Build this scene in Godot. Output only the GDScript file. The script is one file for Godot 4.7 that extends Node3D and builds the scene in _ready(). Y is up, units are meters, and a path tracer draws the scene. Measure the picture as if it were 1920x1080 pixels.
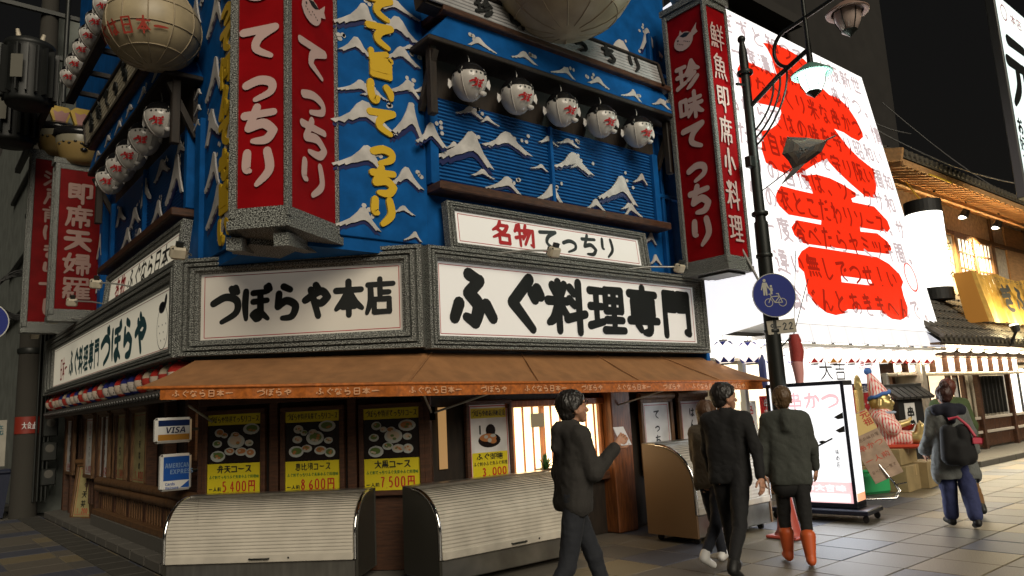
extends Node3D
var RF = Transform3D(Basis.IDENTITY, Vector3(0, 0, -6.85))                                            # right front, x along the street
var LF = Transform3D(Basis(Vector3(0, 0, 1), Vector3.UP, Vector3(-1, 0, 0)), Vector3(2.65, 0, 0))     # left front on the side street: x is the world's z
var CF = Transform3D(Basis(Vector3(0.6971, 0, 0.717), Vector3.UP, Vector3(-0.717, 0, 0.6971)), Vector3(2.75, 0, -8.75))   # cut corner, ground floor
func at(f: Transform3D, u: float, y: float, w: float) -> Transform3D:
	return Transform3D(f.basis, f * Vector3(u, y, w))
func shifted(p: Vector3, turn := 0.0) -> Transform3D:
	return Transform3D(Basis(Vector3.UP, turn), p)
var rng = RandomNumberGenerator.new()

func _ready():
	rng.seed = 7
	var cam = Camera3D.new()
	cam.name = "camera"; cam.position = Vector3(0, 1.58, 0); cam.rotation_degrees = Vector3(9.34, -39.7, -2.87)
	cam.fov = 42.08; cam.near = 0.05; cam.far = 400.0; cam.current = true
	add_child(cam)
	var env = Environment.new()
	var sky = Sky.new()
	var sm = ProceduralSkyMaterial.new()
	sm.sky_top_color = Color(0.010, 0.010, 0.010).linear_to_srgb(); sm.sky_horizon_color = Color(0.016, 0.014, 0.011).linear_to_srgb()
	sm.ground_bottom_color = Color(0.010, 0.009, 0.007).linear_to_srgb(); sm.ground_horizon_color = Color(0.014, 0.012, 0.010).linear_to_srgb()
	sm.sun_angle_max = 1.0
	sky.sky_material = sm
	env.background_mode = Environment.BG_SKY; env.sky = sky; env.background_energy_multiplier = 0.6
	env.tonemap_mode = Environment.TONE_MAPPER_LINEAR; env.tonemap_exposure = 1.0
	env.sdfgi_enabled = true; env.ssao_enabled = true; env.ssil_enabled = true
	var we = WorldEnvironment.new()
	we.name = "environment"; we.environment = env
	add_child(we)
	var sun = DirectionalLight3D.new()       # the town's glow from across the street
	sun.name = "street_glow"; sun.light_color = Color(1.0, 0.95, 0.86); sun.light_energy = 0.80; sun.light_angular_distance = 36.0
	sun.shadow_enabled = true; sun.sky_mode = DirectionalLight3D.SKY_MODE_LIGHT_ONLY
	add_child(sun)
	sun.look_at_from_position(Vector3(-0.30, 0.62, 1.0), Vector3.ZERO)
	materials()
	ground()
	restaurant()
	skewer_shop()
	tiled_shop()
	backdrop()
	side_street()
	signs()
	lanterns()
	shopfront()
	street_things()
	people()

func materials():
	T.grain = tex(0.02, 0.72, 1.0, 0, 256, 3)
	T.fine = tex(0.12, 0.75, 1.0, 0, 256, 4)
	T.speck = tex(0.10, 0.05, 1.0, 1, 512, 5, Vector2.ONE, 0.2)
	T.wood = tex(0.03, 0.55, 1.0, 0, 256, 6)
	T.dirt = tex(0.012, 0.80, 1.0, 0, 512, 8)
	T.stone = tex(0.2, 0.6, 1.0, 0, 256, 9)
	T.stain = tex(0.02, 0.60, 1.0, 0, 512, 14)
	T.fabric = tex(0.35, 0.6, 1.0, 0, 128, 10)
	mat("granite", Color(0.42, 0.44, 0.41), 0.5, 0.0, T.speck, Vector3(1.25, 1.25, 1.25), 0.5)
	mat("blue", Color(0.006, 0.105, 0.36), 0.6, 0.0, T.dirt, Vector3(0.5, 0.5, 0.5))
	mat("blue_slat", Color(0.008, 0.13, 0.40), 0.5, 0.0, T.dirt, Vector3(0.7, 0.7, 0.7))
	mat("wave_white", Color(0.62, 0.60, 0.58), 0.5, 0.0, T.dirt, Vector3(0.6, 0.6, 0.6))
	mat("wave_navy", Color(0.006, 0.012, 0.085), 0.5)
	mat("panel", Color(0.80, 0.80, 0.79), 0.45, 0.0, T.dirt, Vector3(0.35, 0.35, 0.35))
	mat("aged_panel", Color(0.64, 0.60, 0.53), 0.5, 0.0, T.dirt, Vector3(0.5, 0.5, 0.5))  # stained beige, also set darker to offset the light on the cut corner
	mat("ink", Color(0.012, 0.014, 0.014), 0.45)
	mat("ink_teal", Color(0.03, 0.10, 0.115), 0.5)
	mat("red_line", Color(0.42, 0.02, 0.03), 0.5)
	mat("red_text", Color(0.42, 0.008, 0.012), 0.5)
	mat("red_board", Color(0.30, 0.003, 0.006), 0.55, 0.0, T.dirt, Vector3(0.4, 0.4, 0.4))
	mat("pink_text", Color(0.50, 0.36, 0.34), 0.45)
	mat("shaded_red", Color(0.15, 0.004, 0.005), 0.6, 0.0, T.dirt, Vector3(0.4, 0.4, 0.4))  # darker copy of red_board: the side street's dim light put into the colour
	mat("shaded_pink", Color(0.26, 0.17, 0.15), 0.6)  # pink_text darkened the same way, shade put into the colour
	mat("yellow", Color(0.62, 0.40, 0.02), 0.45)
	mat("dark_wood", Color(0.028, 0.018, 0.011), 0.65, 0.0, T.wood, Vector3(1.5, 0.3, 1.5))
	mat("brown_wood", Color(0.10, 0.038, 0.016), 0.55, 0.0, T.wood, Vector3(0.8, 4.0, 0.8), 0.2)
	mat("tan_wood", Color(0.22, 0.11, 0.045), 0.55, 0.0, T.wood, Vector3(3.0, 0.5, 3.0), 0.2)
	mat("orange_wood", Color(0.26, 0.085, 0.022), 0.45, 0.0, T.wood, Vector3(3.0, 0.4, 3.0), 0.2)
	for n in ["red_board", "shaded_red", "shaded_pink", "blue", "pink_text"]: mats[n].metallic_specular = 0.2
	mat("black", Color(0.006, 0.006, 0.006), 0.6)
	mat("dark_metal", Color(0.02, 0.022, 0.02), 0.45, 0.3)
	mat("steel", Color(0.55, 0.54, 0.50), 0.28, 0.9, T.grain, Vector3(0.4, 0.4, 3.0))
	mat("chrome", Color(0.75, 0.75, 0.74), 0.12, 1.0)
	mat("white_paint", Color(0.72, 0.71, 0.68), 0.4)
	mat("cream", Color(0.62, 0.55, 0.42), 0.5, 0.0, T.grain, Vector3(1, 1, 1))
	mat("plaster", Color(0.40, 0.38, 0.32), 0.85, 0.0, T.dirt, Vector3(0.3, 0.3, 0.3), 0.3)
	mat("concrete", Color(0.16, 0.15, 0.13), 0.9, 0.0, T.stone, Vector3(1.5, 1.5, 1.5), 0.4)
	mat("awning", Color(0.36, 0.17, 0.065), 0.8, 0.0, T.dirt, Vector3(0.7, 0.7, 0.7))
	mat("valance", Color(0.60, 0.165, 0.018), 0.65, 0.0, T.stain, Vector3(1.5, 1.5, 1.5))
	mat("roof_tile", Color(0.11, 0.098, 0.078), 0.5, 0.0, T.fine, Vector3(2, 2, 2))  # lighter, warmer copy of tile: lamp light put into the colour
	mat("tile", Color(0.045, 0.045, 0.043), 0.45, 0.0, T.fine, Vector3(2, 2, 2))

# ------------------------------------------------------------------ the ground
func ground():
	var b = MB.new()
	b.quad(Vector3(-150, -0.02, 60), Vector3(200, -0.02, 60), Vector3(200, -0.02, -200), Vector3(-150, -0.02, -200))
	struct("ground", b, mat("asphalt", Color(0.05, 0.048, 0.042), 0.85, 0.0, T.stone, Vector3(1.2, 1.2, 1.2), 0.3))
	# pavement of slabs, each one laid with its own tone and a joint round it
	var tones = [Color(0.185, 0.165, 0.135), Color(0.155, 0.145, 0.125), Color(0.27, 0.22, 0.135), Color(0.10, 0.11, 0.15), Color(0.13, 0.125, 0.12)]
	var ms = []
	for i in 5: ms.append(mat("slab_%d" % i, tones[i], 0.58, 0.0, T.stone, Vector3(1.7, 1.7, 1.7), 0.25))
	var bed = MB.new()
	bed.quad(Vector3(-6, -0.008, 4), Vector3(40, -0.008, 4), Vector3(40, -0.008, -6.35), Vector3(-6, -0.008, -6.35))
	bed.quad(Vector3(-12, -0.008, -6.35), Vector3(2.4, -0.008, -6.35), Vector3(2.4, -0.008, -45), Vector3(-12, -0.008, -45))
	bed.quad(Vector3(2.4, -0.008, -6.35), Vector3(40, -0.008, -6.35), Vector3(40, -0.008, -9), Vector3(2.4, -0.008, -9))
	var pave = struct("pavement", bed, mat("joint", Color(0.10, 0.092, 0.078), 0.95))
	var slab = MB.new()
	slab.box(Vector3(0, -0.03, 0), Vector3(0.59, 0.06, 0.59), 0.006)
	var sm = slab.mesh()
	var half = MB.new()
	half.box(Vector3(0, -0.03, 0), Vector3(0.59, 0.06, 0.29), 0.006)
	var rest = []
	for i in 5: rest.append(MB.new())
	var near = []
	for i in range(-4, 50):
		for j in range(-62, 3):
			var x = 0.3 + i * 0.6
			var z = j * 0.6 + 0.1 * (i & 1) * 0.0
			if z < -6.6 and x > 2.3 and x < 30.0: continue
			if z < -6.4 and x > 30: continue
			if x < 2.3 and z < -30: continue
			var k = (i * 7 + j * 13 + (i * j) % 5 + 1000) % 9
			var band = posmod(j + 1, 4)
			var tone = 0
			if band == 0: tone = 2 if posmod(i, 4) < 2 else 3
			elif band == 2 and posmod(i, 6) < 2: tone = 3
			elif k < 2: tone = 1
			elif k == 4: tone = 4
			elif k == 7: tone = 2
			var d = Vector2(x, z).length()
			var c = Vector2(x, z).normalized().dot(Vector2(0.639, -0.769))
			if c < 0.70 or d < 3.0: continue
			near.append([d / (c * c), x, z, tone])
	near.sort_custom(func(p, q): return p[0] < q[0])
	for i in near.size():
		var s = near[i]
		var dy = -0.002 + 0.003 * float((i * 37) % 7) / 7.0
		if i < 290:
			var o = part(pave, "slab", sm, ms[s[3]])
			o.position = Vector3(s[1], dy, s[2])
		else:
			rest[s[3]].box(Vector3(s[1], -0.03 + dy, s[2]), Vector3(0.59, 0.06, 0.59))
	for i in 5: part(pave, "far_slabs", rest[i], ms[i], true)
	# the step along the side street and the kerb of the shops on the right
	var k = MB.new()
	for i in 13: k.box(Vector3(2.56, 0.05, -8.9 - 0.68 * i), Vector3(0.30, 0.12, 0.67), 0.012)
	k.box(Vector3(2.9, 0.046, -13.0), Vector3(0.6, 0.10, 9.4))
	struct("kerb", k, mat("concrete", Color.WHITE))
	var k2 = MB.new()
	for i in 14: k2.box(Vector3(17.6 + i * 1.0, 0.05, -6.15), Vector3(0.99, 0.13, 0.2), 0.012)
	k2.box(Vector3(24.2, 0.045, -6.9), Vector3(14.4, 0.10, 1.3))
	struct("kerb", k2, mat("concrete", Color.WHITE))
	var dr = MB.new()
	for i in 26: dr.box(Vector3(2.18 , 0.004, -8.2 - i * 0.5), Vector3(0.34, 0.02, 0.47), 0.006)
	struct("kerb", dr, mat("gutter_stone", Color(0.07, 0.066, 0.055), 0.8, 0.0, T.stone, Vector3(1.5, 1.5, 1.5)))

# ------------------------------------------------------------------ waves, fish prints
const CREST = [
	"0,8 16,24 34,46 48,74 56,96 63,100 70,92 74,70 82,42 92,18 100,0 91,6 88,2 80,20 72,36 64,44 56,40 44,28 34,22 24,10 22,16 12,2 9,8 3,0",
	"0,12 14,26 28,50 38,84 46,100 56,98 62,80 72,52 86,26 100,6 88,10 85,3 72,22 62,34 52,46 42,40 32,24 26,26 20,10 12,14 8,4",
]
func crest(parent: Node3D, x: float, y: float, w: float, h: float, z: float, kind := 0, flip := false, turn := 0.0):
	var pts = PackedVector2Array()
	var dark = PackedVector2Array()
	w *= 1.08; h *= 0.82
	for p in shape(CREST[kind]):
		var q = Vector2((1.0 - p.x if flip else p.x) - 0.5, p.y)
		q = Vector2(q.x * w, q.y * h).rotated(turn) + Vector2(x, y)
		pts.append(q)
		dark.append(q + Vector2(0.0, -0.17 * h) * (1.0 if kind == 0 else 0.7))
	var b = MB.new()
	b.poly(pts, z + 0.022, 0.02)
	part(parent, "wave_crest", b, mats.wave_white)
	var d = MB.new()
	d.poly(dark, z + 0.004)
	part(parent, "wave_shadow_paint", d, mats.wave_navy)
	if w > 0.4:
		var s = MB.new()
		for i in 4:
			s.disc(x + w * rng.randf_range(0.1, 0.5) * (-1 if flip else 1), y + h * rng.randf_range(0.65, 1.15), z + 0.006, 0.02 + 0.012 * rng.randf(), 0.026, 8)
		part(parent, "spray_dots", s, mats.wave_white)
func fish_print(parent: Node3D, x: float, y: float, r: float, z: float):
	var b = MB.new()
	var p = PackedVector2Array()
	for i in 18:
		var a = TAU * i / 18
		p.append(Vector2(x + r * cos(a), y + r * 0.86 * sin(a) - (0.1 * r if sin(a) > 0 else 0.0)))
	b.poly(p, z + 0.002)
	b.poly(PackedVector2Array([Vector2(x + r * 0.7, y + r * 0.35), Vector2(x + r * 1.45, y + r * 1.05), Vector2(x + r * 1.35, y + r * 0.55), Vector2(x + r * 1.5, y + r * 0.2), Vector2(x + r * 0.9, y)]), z + 0.0014)
	b.poly(PackedVector2Array([Vector2(x - r * 0.5, y + r * 0.5), Vector2(x - r * 0.25, y + r * 1.05), Vector2(x + r * 0.05, y + r * 0.55)]), z + 0.0018)
	part(parent, "fish_emblem", b, mats.pink_text)
	var d = MB.new()
	d.poly(PackedVector2Array([Vector2(x - r * 0.35, y + r * 0.55), Vector2(x + r * 0.2, y + r * 0.68), Vector2(x + r * 0.75, y + r * 0.45), Vector2(x + r * 0.35, y + r * 0.25), Vector2(x, y + r * 0.3)]), z + 0.004)
	for i in 8: d.disc(x + r * (-0.6 + 0.17 * i), y + r * (-0.05 - 0.28 * ((i * 5) % 4) / 3.0), z + 0.004, r * 0.05)
	d.disc(x - r * 0.55, y + r * 0.2, z + 0.004, r * 0.09)
	part(parent, "fish_markings", d, mats.ink)

# ------------------------------------------------------------------ mesh builder
class MB:
	var v := PackedVector3Array()
	var n := PackedVector3Array()
	var uv := PackedVector2Array()
	var c := PackedColorArray()
	var idx := PackedInt32Array()
	var col := Color.WHITE
	var tinted := false
	var xf := Transform3D()
	func vert(p: Vector3, nn: Vector3, t := Vector2.ZERO) -> int:
		v.append(xf * p); n.append((xf.basis * nn).normalized()); uv.append(t); c.append(col)
		return v.size() - 1
	func tri(a: int, b: int, d: int):       # given counter-clockwise from outside
		idx.append(a); idx.append(d); idx.append(b)
	func quad(a: Vector3, b: Vector3, d: Vector3, e: Vector3):
		var nn := (b - a).cross(d - a)
		if nn.length_squared() < 1e-16: nn = (d - a).cross(e - a)
		nn = nn.normalized()
		var i := vert(a, nn, Vector2(0, 1)); vert(b, nn, Vector2(1, 1)); vert(d, nn, Vector2(1, 0)); vert(e, nn, Vector2(0, 0))
		tri(i, i + 1, i + 2); tri(i, i + 2, i + 3)
	func box(p: Vector3, s: Vector3, bev := 0.0):   # p is the centre
		var h := s * 0.5
		if bev <= 0.0:
			var k := [Vector3(-1, -1, -1), Vector3(1, -1, -1), Vector3(1, 1, -1), Vector3(-1, 1, -1), Vector3(-1, -1, 1), Vector3(1, -1, 1), Vector3(1, 1, 1), Vector3(-1, 1, 1)]
			for f in [[4, 5, 6, 7], [1, 0, 3, 2], [5, 1, 2, 6], [0, 4, 7, 3], [7, 6, 2, 3], [0, 1, 5, 4]]:
				quad(p + k[f[0]] * h, p + k[f[1]] * h, p + k[f[2]] * h, p + k[f[3]] * h)
			return
		bev = minf(bev, minf(h.x, minf(h.y, h.z)) * 0.8)
		for ax in 3:
			var a1 := (ax + 1) % 3
			var a2 := (ax + 2) % 3
			for s0 in [-1.0, 1.0]:
				var nn := Vector3.ZERO; nn[ax] = s0
				var q := []
				for e in [[-1, -1], [1, -1], [1, 1], [-1, 1]]:
					var w := Vector3.ZERO
					w[ax] = s0 * h[ax]; w[a1] = e[0] * (h[a1] - bev); w[a2] = e[1] * (h[a2] - bev)
					q.append(p + w)
				if s0 > 0: quad(q[0], q[1], q[2], q[3])
				else: quad(q[3], q[2], q[1], q[0])
			for s1 in [-1.0, 1.0]:                  # bevelled edges along ax
				for s2 in [-1.0, 1.0]:
					var q := []
					for e in [[-1, 0], [1, 0], [1, 1], [-1, 1]]:
						var w := Vector3.ZERO
						w[ax] = e[0] * (h[ax] - bev)
						w[a1] = s1 * (h[a1] - (bev if e[1] else 0.0)); w[a2] = s2 * (h[a2] - (0.0 if e[1] else bev))
						q.append(p + w)
					if s1 * s2 < 0: quad(q[0], q[1], q[2], q[3])
					else: quad(q[3], q[2], q[1], q[0])
	func bar(a: Vector3, b: Vector3, w: float, d: float, up := Vector3.UP):   # a box from a to b
		var z := (b - a).normalized()
		var x := up.cross(z)
		if x.length() < 0.01: x = Vector3.RIGHT.cross(z)
		x = x.normalized()
		var keep := xf
		xf = xf * Transform3D(Basis(x, z.cross(x), z), (a + b) * 0.5)
		box(Vector3.ZERO, Vector3(w, d, a.distance_to(b)))
		xf = keep
	func tube(pts: Array, r, sides := 8, caps := true):     # r: a number or an array of radii
		var up := Vector3.UP
		var rings := []
		for i in pts.size():
			var t: Vector3 = (pts[mini(i + 1, pts.size() - 1)] - pts[maxi(i - 1, 0)]).normalized()
			var x := up.cross(t)
			if x.length() < 0.05: x = Vector3.RIGHT.cross(t)
			x = x.normalized()
			up = t.cross(x).normalized()
			var rr: float = r[i] if r is Array else r
			var first := v.size()
			for k in sides + 1:
				var a := TAU * k / sides
				var d := x * cos(a) + up * sin(a)
				vert(pts[i] + d * rr, d, Vector2(float(k) / sides, i))
			rings.append(first)
		for i in pts.size() - 1:
			for k in sides:
				var a: int = rings[i] + k
				var b: int = rings[i + 1] + k
				tri(a, a + 1, b + 1); tri(a, b + 1, b)
		if caps:
			for e in [0, pts.size() - 1]:
				var t: Vector3 = (pts[1] - pts[0]) if e else (pts[0] - pts[1])
				if e: t = pts[e] - pts[e - 1]
				var m := vert(pts[e], t.normalized())
				for k in sides:
					var a: int = rings[e] + k
					var p1: Vector3 = xf.affine_inverse() * v[a]
					var p2: Vector3 = xf.affine_inverse() * v[a + 1]
					var i1 := vert(p1, t.normalized())
					var i2 := vert(p2, t.normalized())
					if e: tri(m, i1, i2)
					else: tri(m, i2, i1)
	func lathe(prof: Array, seg := 16, from := 0.0, to := TAU, smooth := true):   # prof: Vector2(radius, height) from bottom to top, round y
		var nrm := []
		for i in prof.size():
			var t: Vector2 = prof[mini(i + 1, prof.size() - 1)] - prof[maxi(i - 1, 0)]
			nrm.append(Vector2(t.y, -t.x).normalized())
		if smooth:
			var st := v.size()
			for i in prof.size():
				for k in seg + 1:
					var a := lerpf(from, to, float(k) / seg)
					vert(Vector3(prof[i].x * cos(a), prof[i].y, -prof[i].x * sin(a)), Vector3(nrm[i].x * cos(a), nrm[i].y, -nrm[i].x * sin(a)), Vector2(float(k) / seg, float(i) / (prof.size() - 1)))
			for i in prof.size() - 1:
				for k in seg:
					var a := st + i * (seg + 1) + k
					tri(a, a + 1, a + seg + 2); tri(a, a + seg + 2, a + seg + 1)
			return
		for i in prof.size() - 1:
			for k in seg:
				var a := lerpf(from, to, float(k) / seg)
				var b := lerpf(from, to, float(k + 1) / seg)
				var p: Vector2 = prof[i]
				var q: Vector2 = prof[i + 1]
				quad(Vector3(p.x * cos(a), p.y, -p.x * sin(a)), Vector3(p.x * cos(b), p.y, -p.x * sin(b)), Vector3(q.x * cos(b), q.y, -q.x * sin(b)), Vector3(q.x * cos(a), q.y, -q.x * sin(a)))
	func poly(pts: PackedVector2Array, z: float, depth := 0.0):      # a flat shape facing +z, with edges down to z - depth
		if Geometry2D.is_polygon_clockwise(pts): pts.reverse()   # Godot calls y-down clockwise; here made counter-clockwise with y up
		var area := 0.0
		for i in pts.size(): area += pts[i].cross(pts[(i + 1) % pts.size()])
		if area < 0: pts.reverse()
		var t := Geometry2D.triangulate_polygon(pts)
		var st := v.size()
		for p in pts: vert(Vector3(p.x, p.y, z), Vector3.BACK, p)
		for i in range(0, t.size(), 3):
			var a := pts[t[i]]
			var b := pts[t[i + 1]]
			var d := pts[t[i + 2]]
			if (b - a).cross(d - a) > 0: tri(st + t[i], st + t[i + 1], st + t[i + 2])
			else: tri(st + t[i], st + t[i + 2], st + t[i + 1])
		if depth > 0.0:
			for i in pts.size():
				var a := pts[i]
				var b := pts[(i + 1) % pts.size()]
				quad(Vector3(a.x, a.y, z - depth), Vector3(b.x, b.y, z - depth), Vector3(b.x, b.y, z), Vector3(a.x, a.y, z))
	func disc(x: float, y: float, z: float, rx: float, ry := -1.0, seg := 14, turn := 0.0):
		if ry < 0: ry = rx
		var m := vert(Vector3(x, y, z), Vector3.BACK)
		for k in seg + 1:
			var a := TAU * k / seg
			var p := Vector2(rx * cos(a), ry * sin(a)).rotated(turn)
			vert(Vector3(x + p.x, y + p.y, z), Vector3.BACK)
		for k in seg: tri(m, m + 1 + k, m + 2 + k)
	func ring(x: float, y: float, z: float, r: float, w: float, seg := 20, ry := -1.0):
		if ry < 0: ry = r
		for k in seg:
			var a := TAU * k / seg
			var b := TAU * (k + 1) / seg
			quad(Vector3(x + r * cos(a), y + ry * sin(a), z), Vector3(x + r * cos(b), y + ry * sin(b), z), Vector3(x + (r - w) * cos(b), y + (ry - w) * sin(b), z), Vector3(x + (r - w) * cos(a), y + (ry - w) * sin(a), z))
	func rect(x0: float, y0: float, x1: float, y1: float, z: float):
		quad(Vector3(x0, y0, z), Vector3(x1, y0, z), Vector3(x1, y1, z), Vector3(x0, y1, z))
	func outline(x0: float, y0: float, x1: float, y1: float, z: float, w: float):
		rect(x0, y0, x1, y0 + w, z); rect(x0, y1 - w, x1, y1, z); rect(x0, y0 + w, x0 + w, y1 - w, z); rect(x1 - w, y0 + w, x1, y1 - w, z)
	func ball(p: Vector3, r: Vector3, seg := 12, rows := 8):
		var prof := []
		for i in rows + 1:
			var a := -PI / 2 + PI * i / rows
			prof.append(Vector2(cos(a), sin(a)))
		var keep := xf
		xf = xf * Transform3D(Basis.from_scale(r), p)
		lathe(prof, seg)
		xf = keep
	func renormal(from := 0):       # smooth normals from the faces, after vertices were moved
		for i in range(from, n.size()): n[i] = Vector3.ZERO
		for i in range(0, idx.size(), 3):
			var a := idx[i]
			if a < from: continue
			var f := (v[idx[i + 2]] - v[a]).cross(v[idx[i + 1]] - v[a])
			n[a] += f; n[idx[i + 1]] += f; n[idx[i + 2]] += f
		for i in range(from, n.size()): n[i] = n[i].normalized()
	func mesh() -> ArrayMesh:
		var a := []
		a.resize(Mesh.ARRAY_MAX)
		a[Mesh.ARRAY_VERTEX] = v; a[Mesh.ARRAY_NORMAL] = n; a[Mesh.ARRAY_TEX_UV] = uv; a[Mesh.ARRAY_INDEX] = idx
		if tinted: a[Mesh.ARRAY_COLOR] = c
		var m := ArrayMesh.new()
		if v.size() and idx.size(): m.add_surface_from_arrays(Mesh.PRIMITIVE_TRIANGLES, a)
		return m

# ------------------------------------------------------------------ nodes
var used := {}
func numbered(called: String) -> String:
	if not used.has(called):
		used[called] = 0
		return called
	used[called] += 1
	return "%s_%03d" % [called, used[called]]
func tag(o: Node3D, label: String, category: String, group := "", kind := ""):
	if label: o.set_meta("label", label)
	if category: o.set_meta("category", category)
	if group: o.set_meta("group", group)
	if kind: o.set_meta("kind", kind)
	return o
func thing(called: String, label: String, category: String, xf: Transform3D, group := "") -> Node3D:
	var o := Node3D.new()
	o.name = numbered(called); o.transform = xf
	add_child(o, true)
	tag(o, label, category, group)
	return o
func part(parent: Node3D, called: String, b, m: Material, stuff := false) -> MeshInstance3D:
	var o := MeshInstance3D.new()
	o.mesh = b.mesh() if b is MB else b
	o.material_override = m
	o.name = called
	if stuff: o.set_meta("kind", "stuff")
	parent.add_child(o, true)
	return o
func single(called: String, b: MB, m: Material, label: String, category: String, xf := Transform3D(), group := "") -> MeshInstance3D:
	var o := MeshInstance3D.new()
	o.mesh = b.mesh(); o.material_override = m; o.name = numbered(called); o.transform = xf
	add_child(o, true)
	tag(o, label, category, group)
	return o
func struct(called: String, b: MB, m: Material) -> MeshInstance3D:
	var o := MeshInstance3D.new()
	o.mesh = b.mesh(); o.material_override = m; o.name = numbered(called)
	add_child(o, true)
	o.set_meta("kind", "structure")
	return o
func copy(src: Node3D, xf: Transform3D, label := "") -> Node3D:
	var o: Node3D = src.duplicate()
	o.name = numbered(str(src.name).rstrip("0123456789_")); o.transform = xf
	add_child(o, true)
	if label: o.set_meta("label", label)
	return o

# ------------------------------------------------------------------ materials
var mats := {}
func tex(freq: float, lo: float, hi: float, kind := 0, size := 256, seed_ := 1, stretch := Vector2.ONE, hard := 0.0) -> NoiseTexture2D:
	var nz := FastNoiseLite.new()
	nz.seed = seed_; nz.frequency = freq
	nz.noise_type = FastNoiseLite.TYPE_CELLULAR if kind == 2 else FastNoiseLite.TYPE_SIMPLEX_SMOOTH
	nz.fractal_octaves = 4 if kind != 1 else 2
	var t := NoiseTexture2D.new()
	t.width = size; t.height = size; t.seamless = true; t.noise = nz
	var g := Gradient.new()
	g.set_color(0, Color(lo, lo, lo)); g.set_color(1, Color(hi, hi, hi))
	if hard > 0.0:
		g.set_offset(0, 0.5 - hard); g.set_offset(1, 0.5 + hard)
	t.color_ramp = g
	return t
var T := {}
func mat(called: String, c: Color, rough := 0.6, metal := 0.0, t = null, scale := Vector3.ONE, bump := 0.0) -> StandardMaterial3D:
	if mats.has(called): return mats[called]
	var m := StandardMaterial3D.new()
	m.resource_name = called
	m.albedo_color = c.linear_to_srgb(); m.roughness = rough; m.metallic = metal
	if t:
		m.albedo_texture = t
		m.uv1_triplanar = true; m.uv1_world_triplanar = true; m.uv1_scale = scale
		if bump > 0.0:
			m.heightmap_enabled = true; m.heightmap_texture = t; m.heightmap_scale = bump
	mats[called] = m
	return m
func glow(called: String, c: Color, e: float, base := Color(0.7, 0.7, 0.7)) -> StandardMaterial3D:
	if mats.has(called): return mats[called]
	var m := StandardMaterial3D.new()
	m.resource_name = called
	m.albedo_color = base.linear_to_srgb(); m.roughness = 0.5
	m.emission_enabled = true; m.emission = c.linear_to_srgb(); m.emission_energy_multiplier = e
	mats[called] = m
	return m
func area(called: String, xf: Transform3D, size: Vector2, c: Color, e: float):
	var l := AreaLight3D.new()
	l.name = called; l.transform = xf; l.area_size = size; l.light_color = c.linear_to_srgb(); l.light_energy = e
	l.shadow_enabled = true
	add_child(l, true)
func omni(called: String, p: Vector3, c: Color, e: float, size := 0.1):
	var l := OmniLight3D.new()
	l.name = called; l.position = p; l.light_color = c.linear_to_srgb(); l.light_energy = e; l.light_size = size
	l.omni_range = 20.0; l.omni_attenuation = 2.0; l.shadow_enabled = true
	add_child(l, true)

# ------------------------------------------------------------------ brush lettering
var strokes_of := {}
func smooth_line(p: PackedVector2Array, per: int) -> PackedVector2Array:
	if p.size() < 3: return p
	var r := PackedVector2Array()
	for i in p.size() - 1:
		var a := p[maxi(i - 1, 0)]
		var d := p[mini(i + 2, p.size() - 1)]
		for k in per: r.append(p[i].cubic_interpolate(p[i + 1], a, d, float(k) / per))
	r.append(p[-1])
	return r
func glyph(ch: String) -> Array:      # strokes of one character, each [points in a unit cell with y up, is it curved]
	if strokes_of.has(ch): return strokes_of[ch]
	var r := []
	var key := ch
	var extra := ""
	if VOICED.has(ch):
		key = VOICED[ch][0]; extra = VOICED[ch][1]
	if G.has(key):
		var s: String = G[key] + extra
		for one in s.split("/", false):
			var straight := one.begins_with("-")
			var p := PackedVector2Array()
			for w in one.trim_prefix("-").split(" ", false): p.append(Vector2(w.substr(0, 2).to_float() / 99.0, 1.0 - w.substr(2, 2).to_float() / 99.0))
			if straight:
				for i in p.size() - 1: r.append([PackedVector2Array([p[i], p[i + 1]]), false])
			else: r.append([p, p.size() > 2])
	else: print("no glyph ", ch)
	strokes_of[ch] = r
	return r
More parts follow.
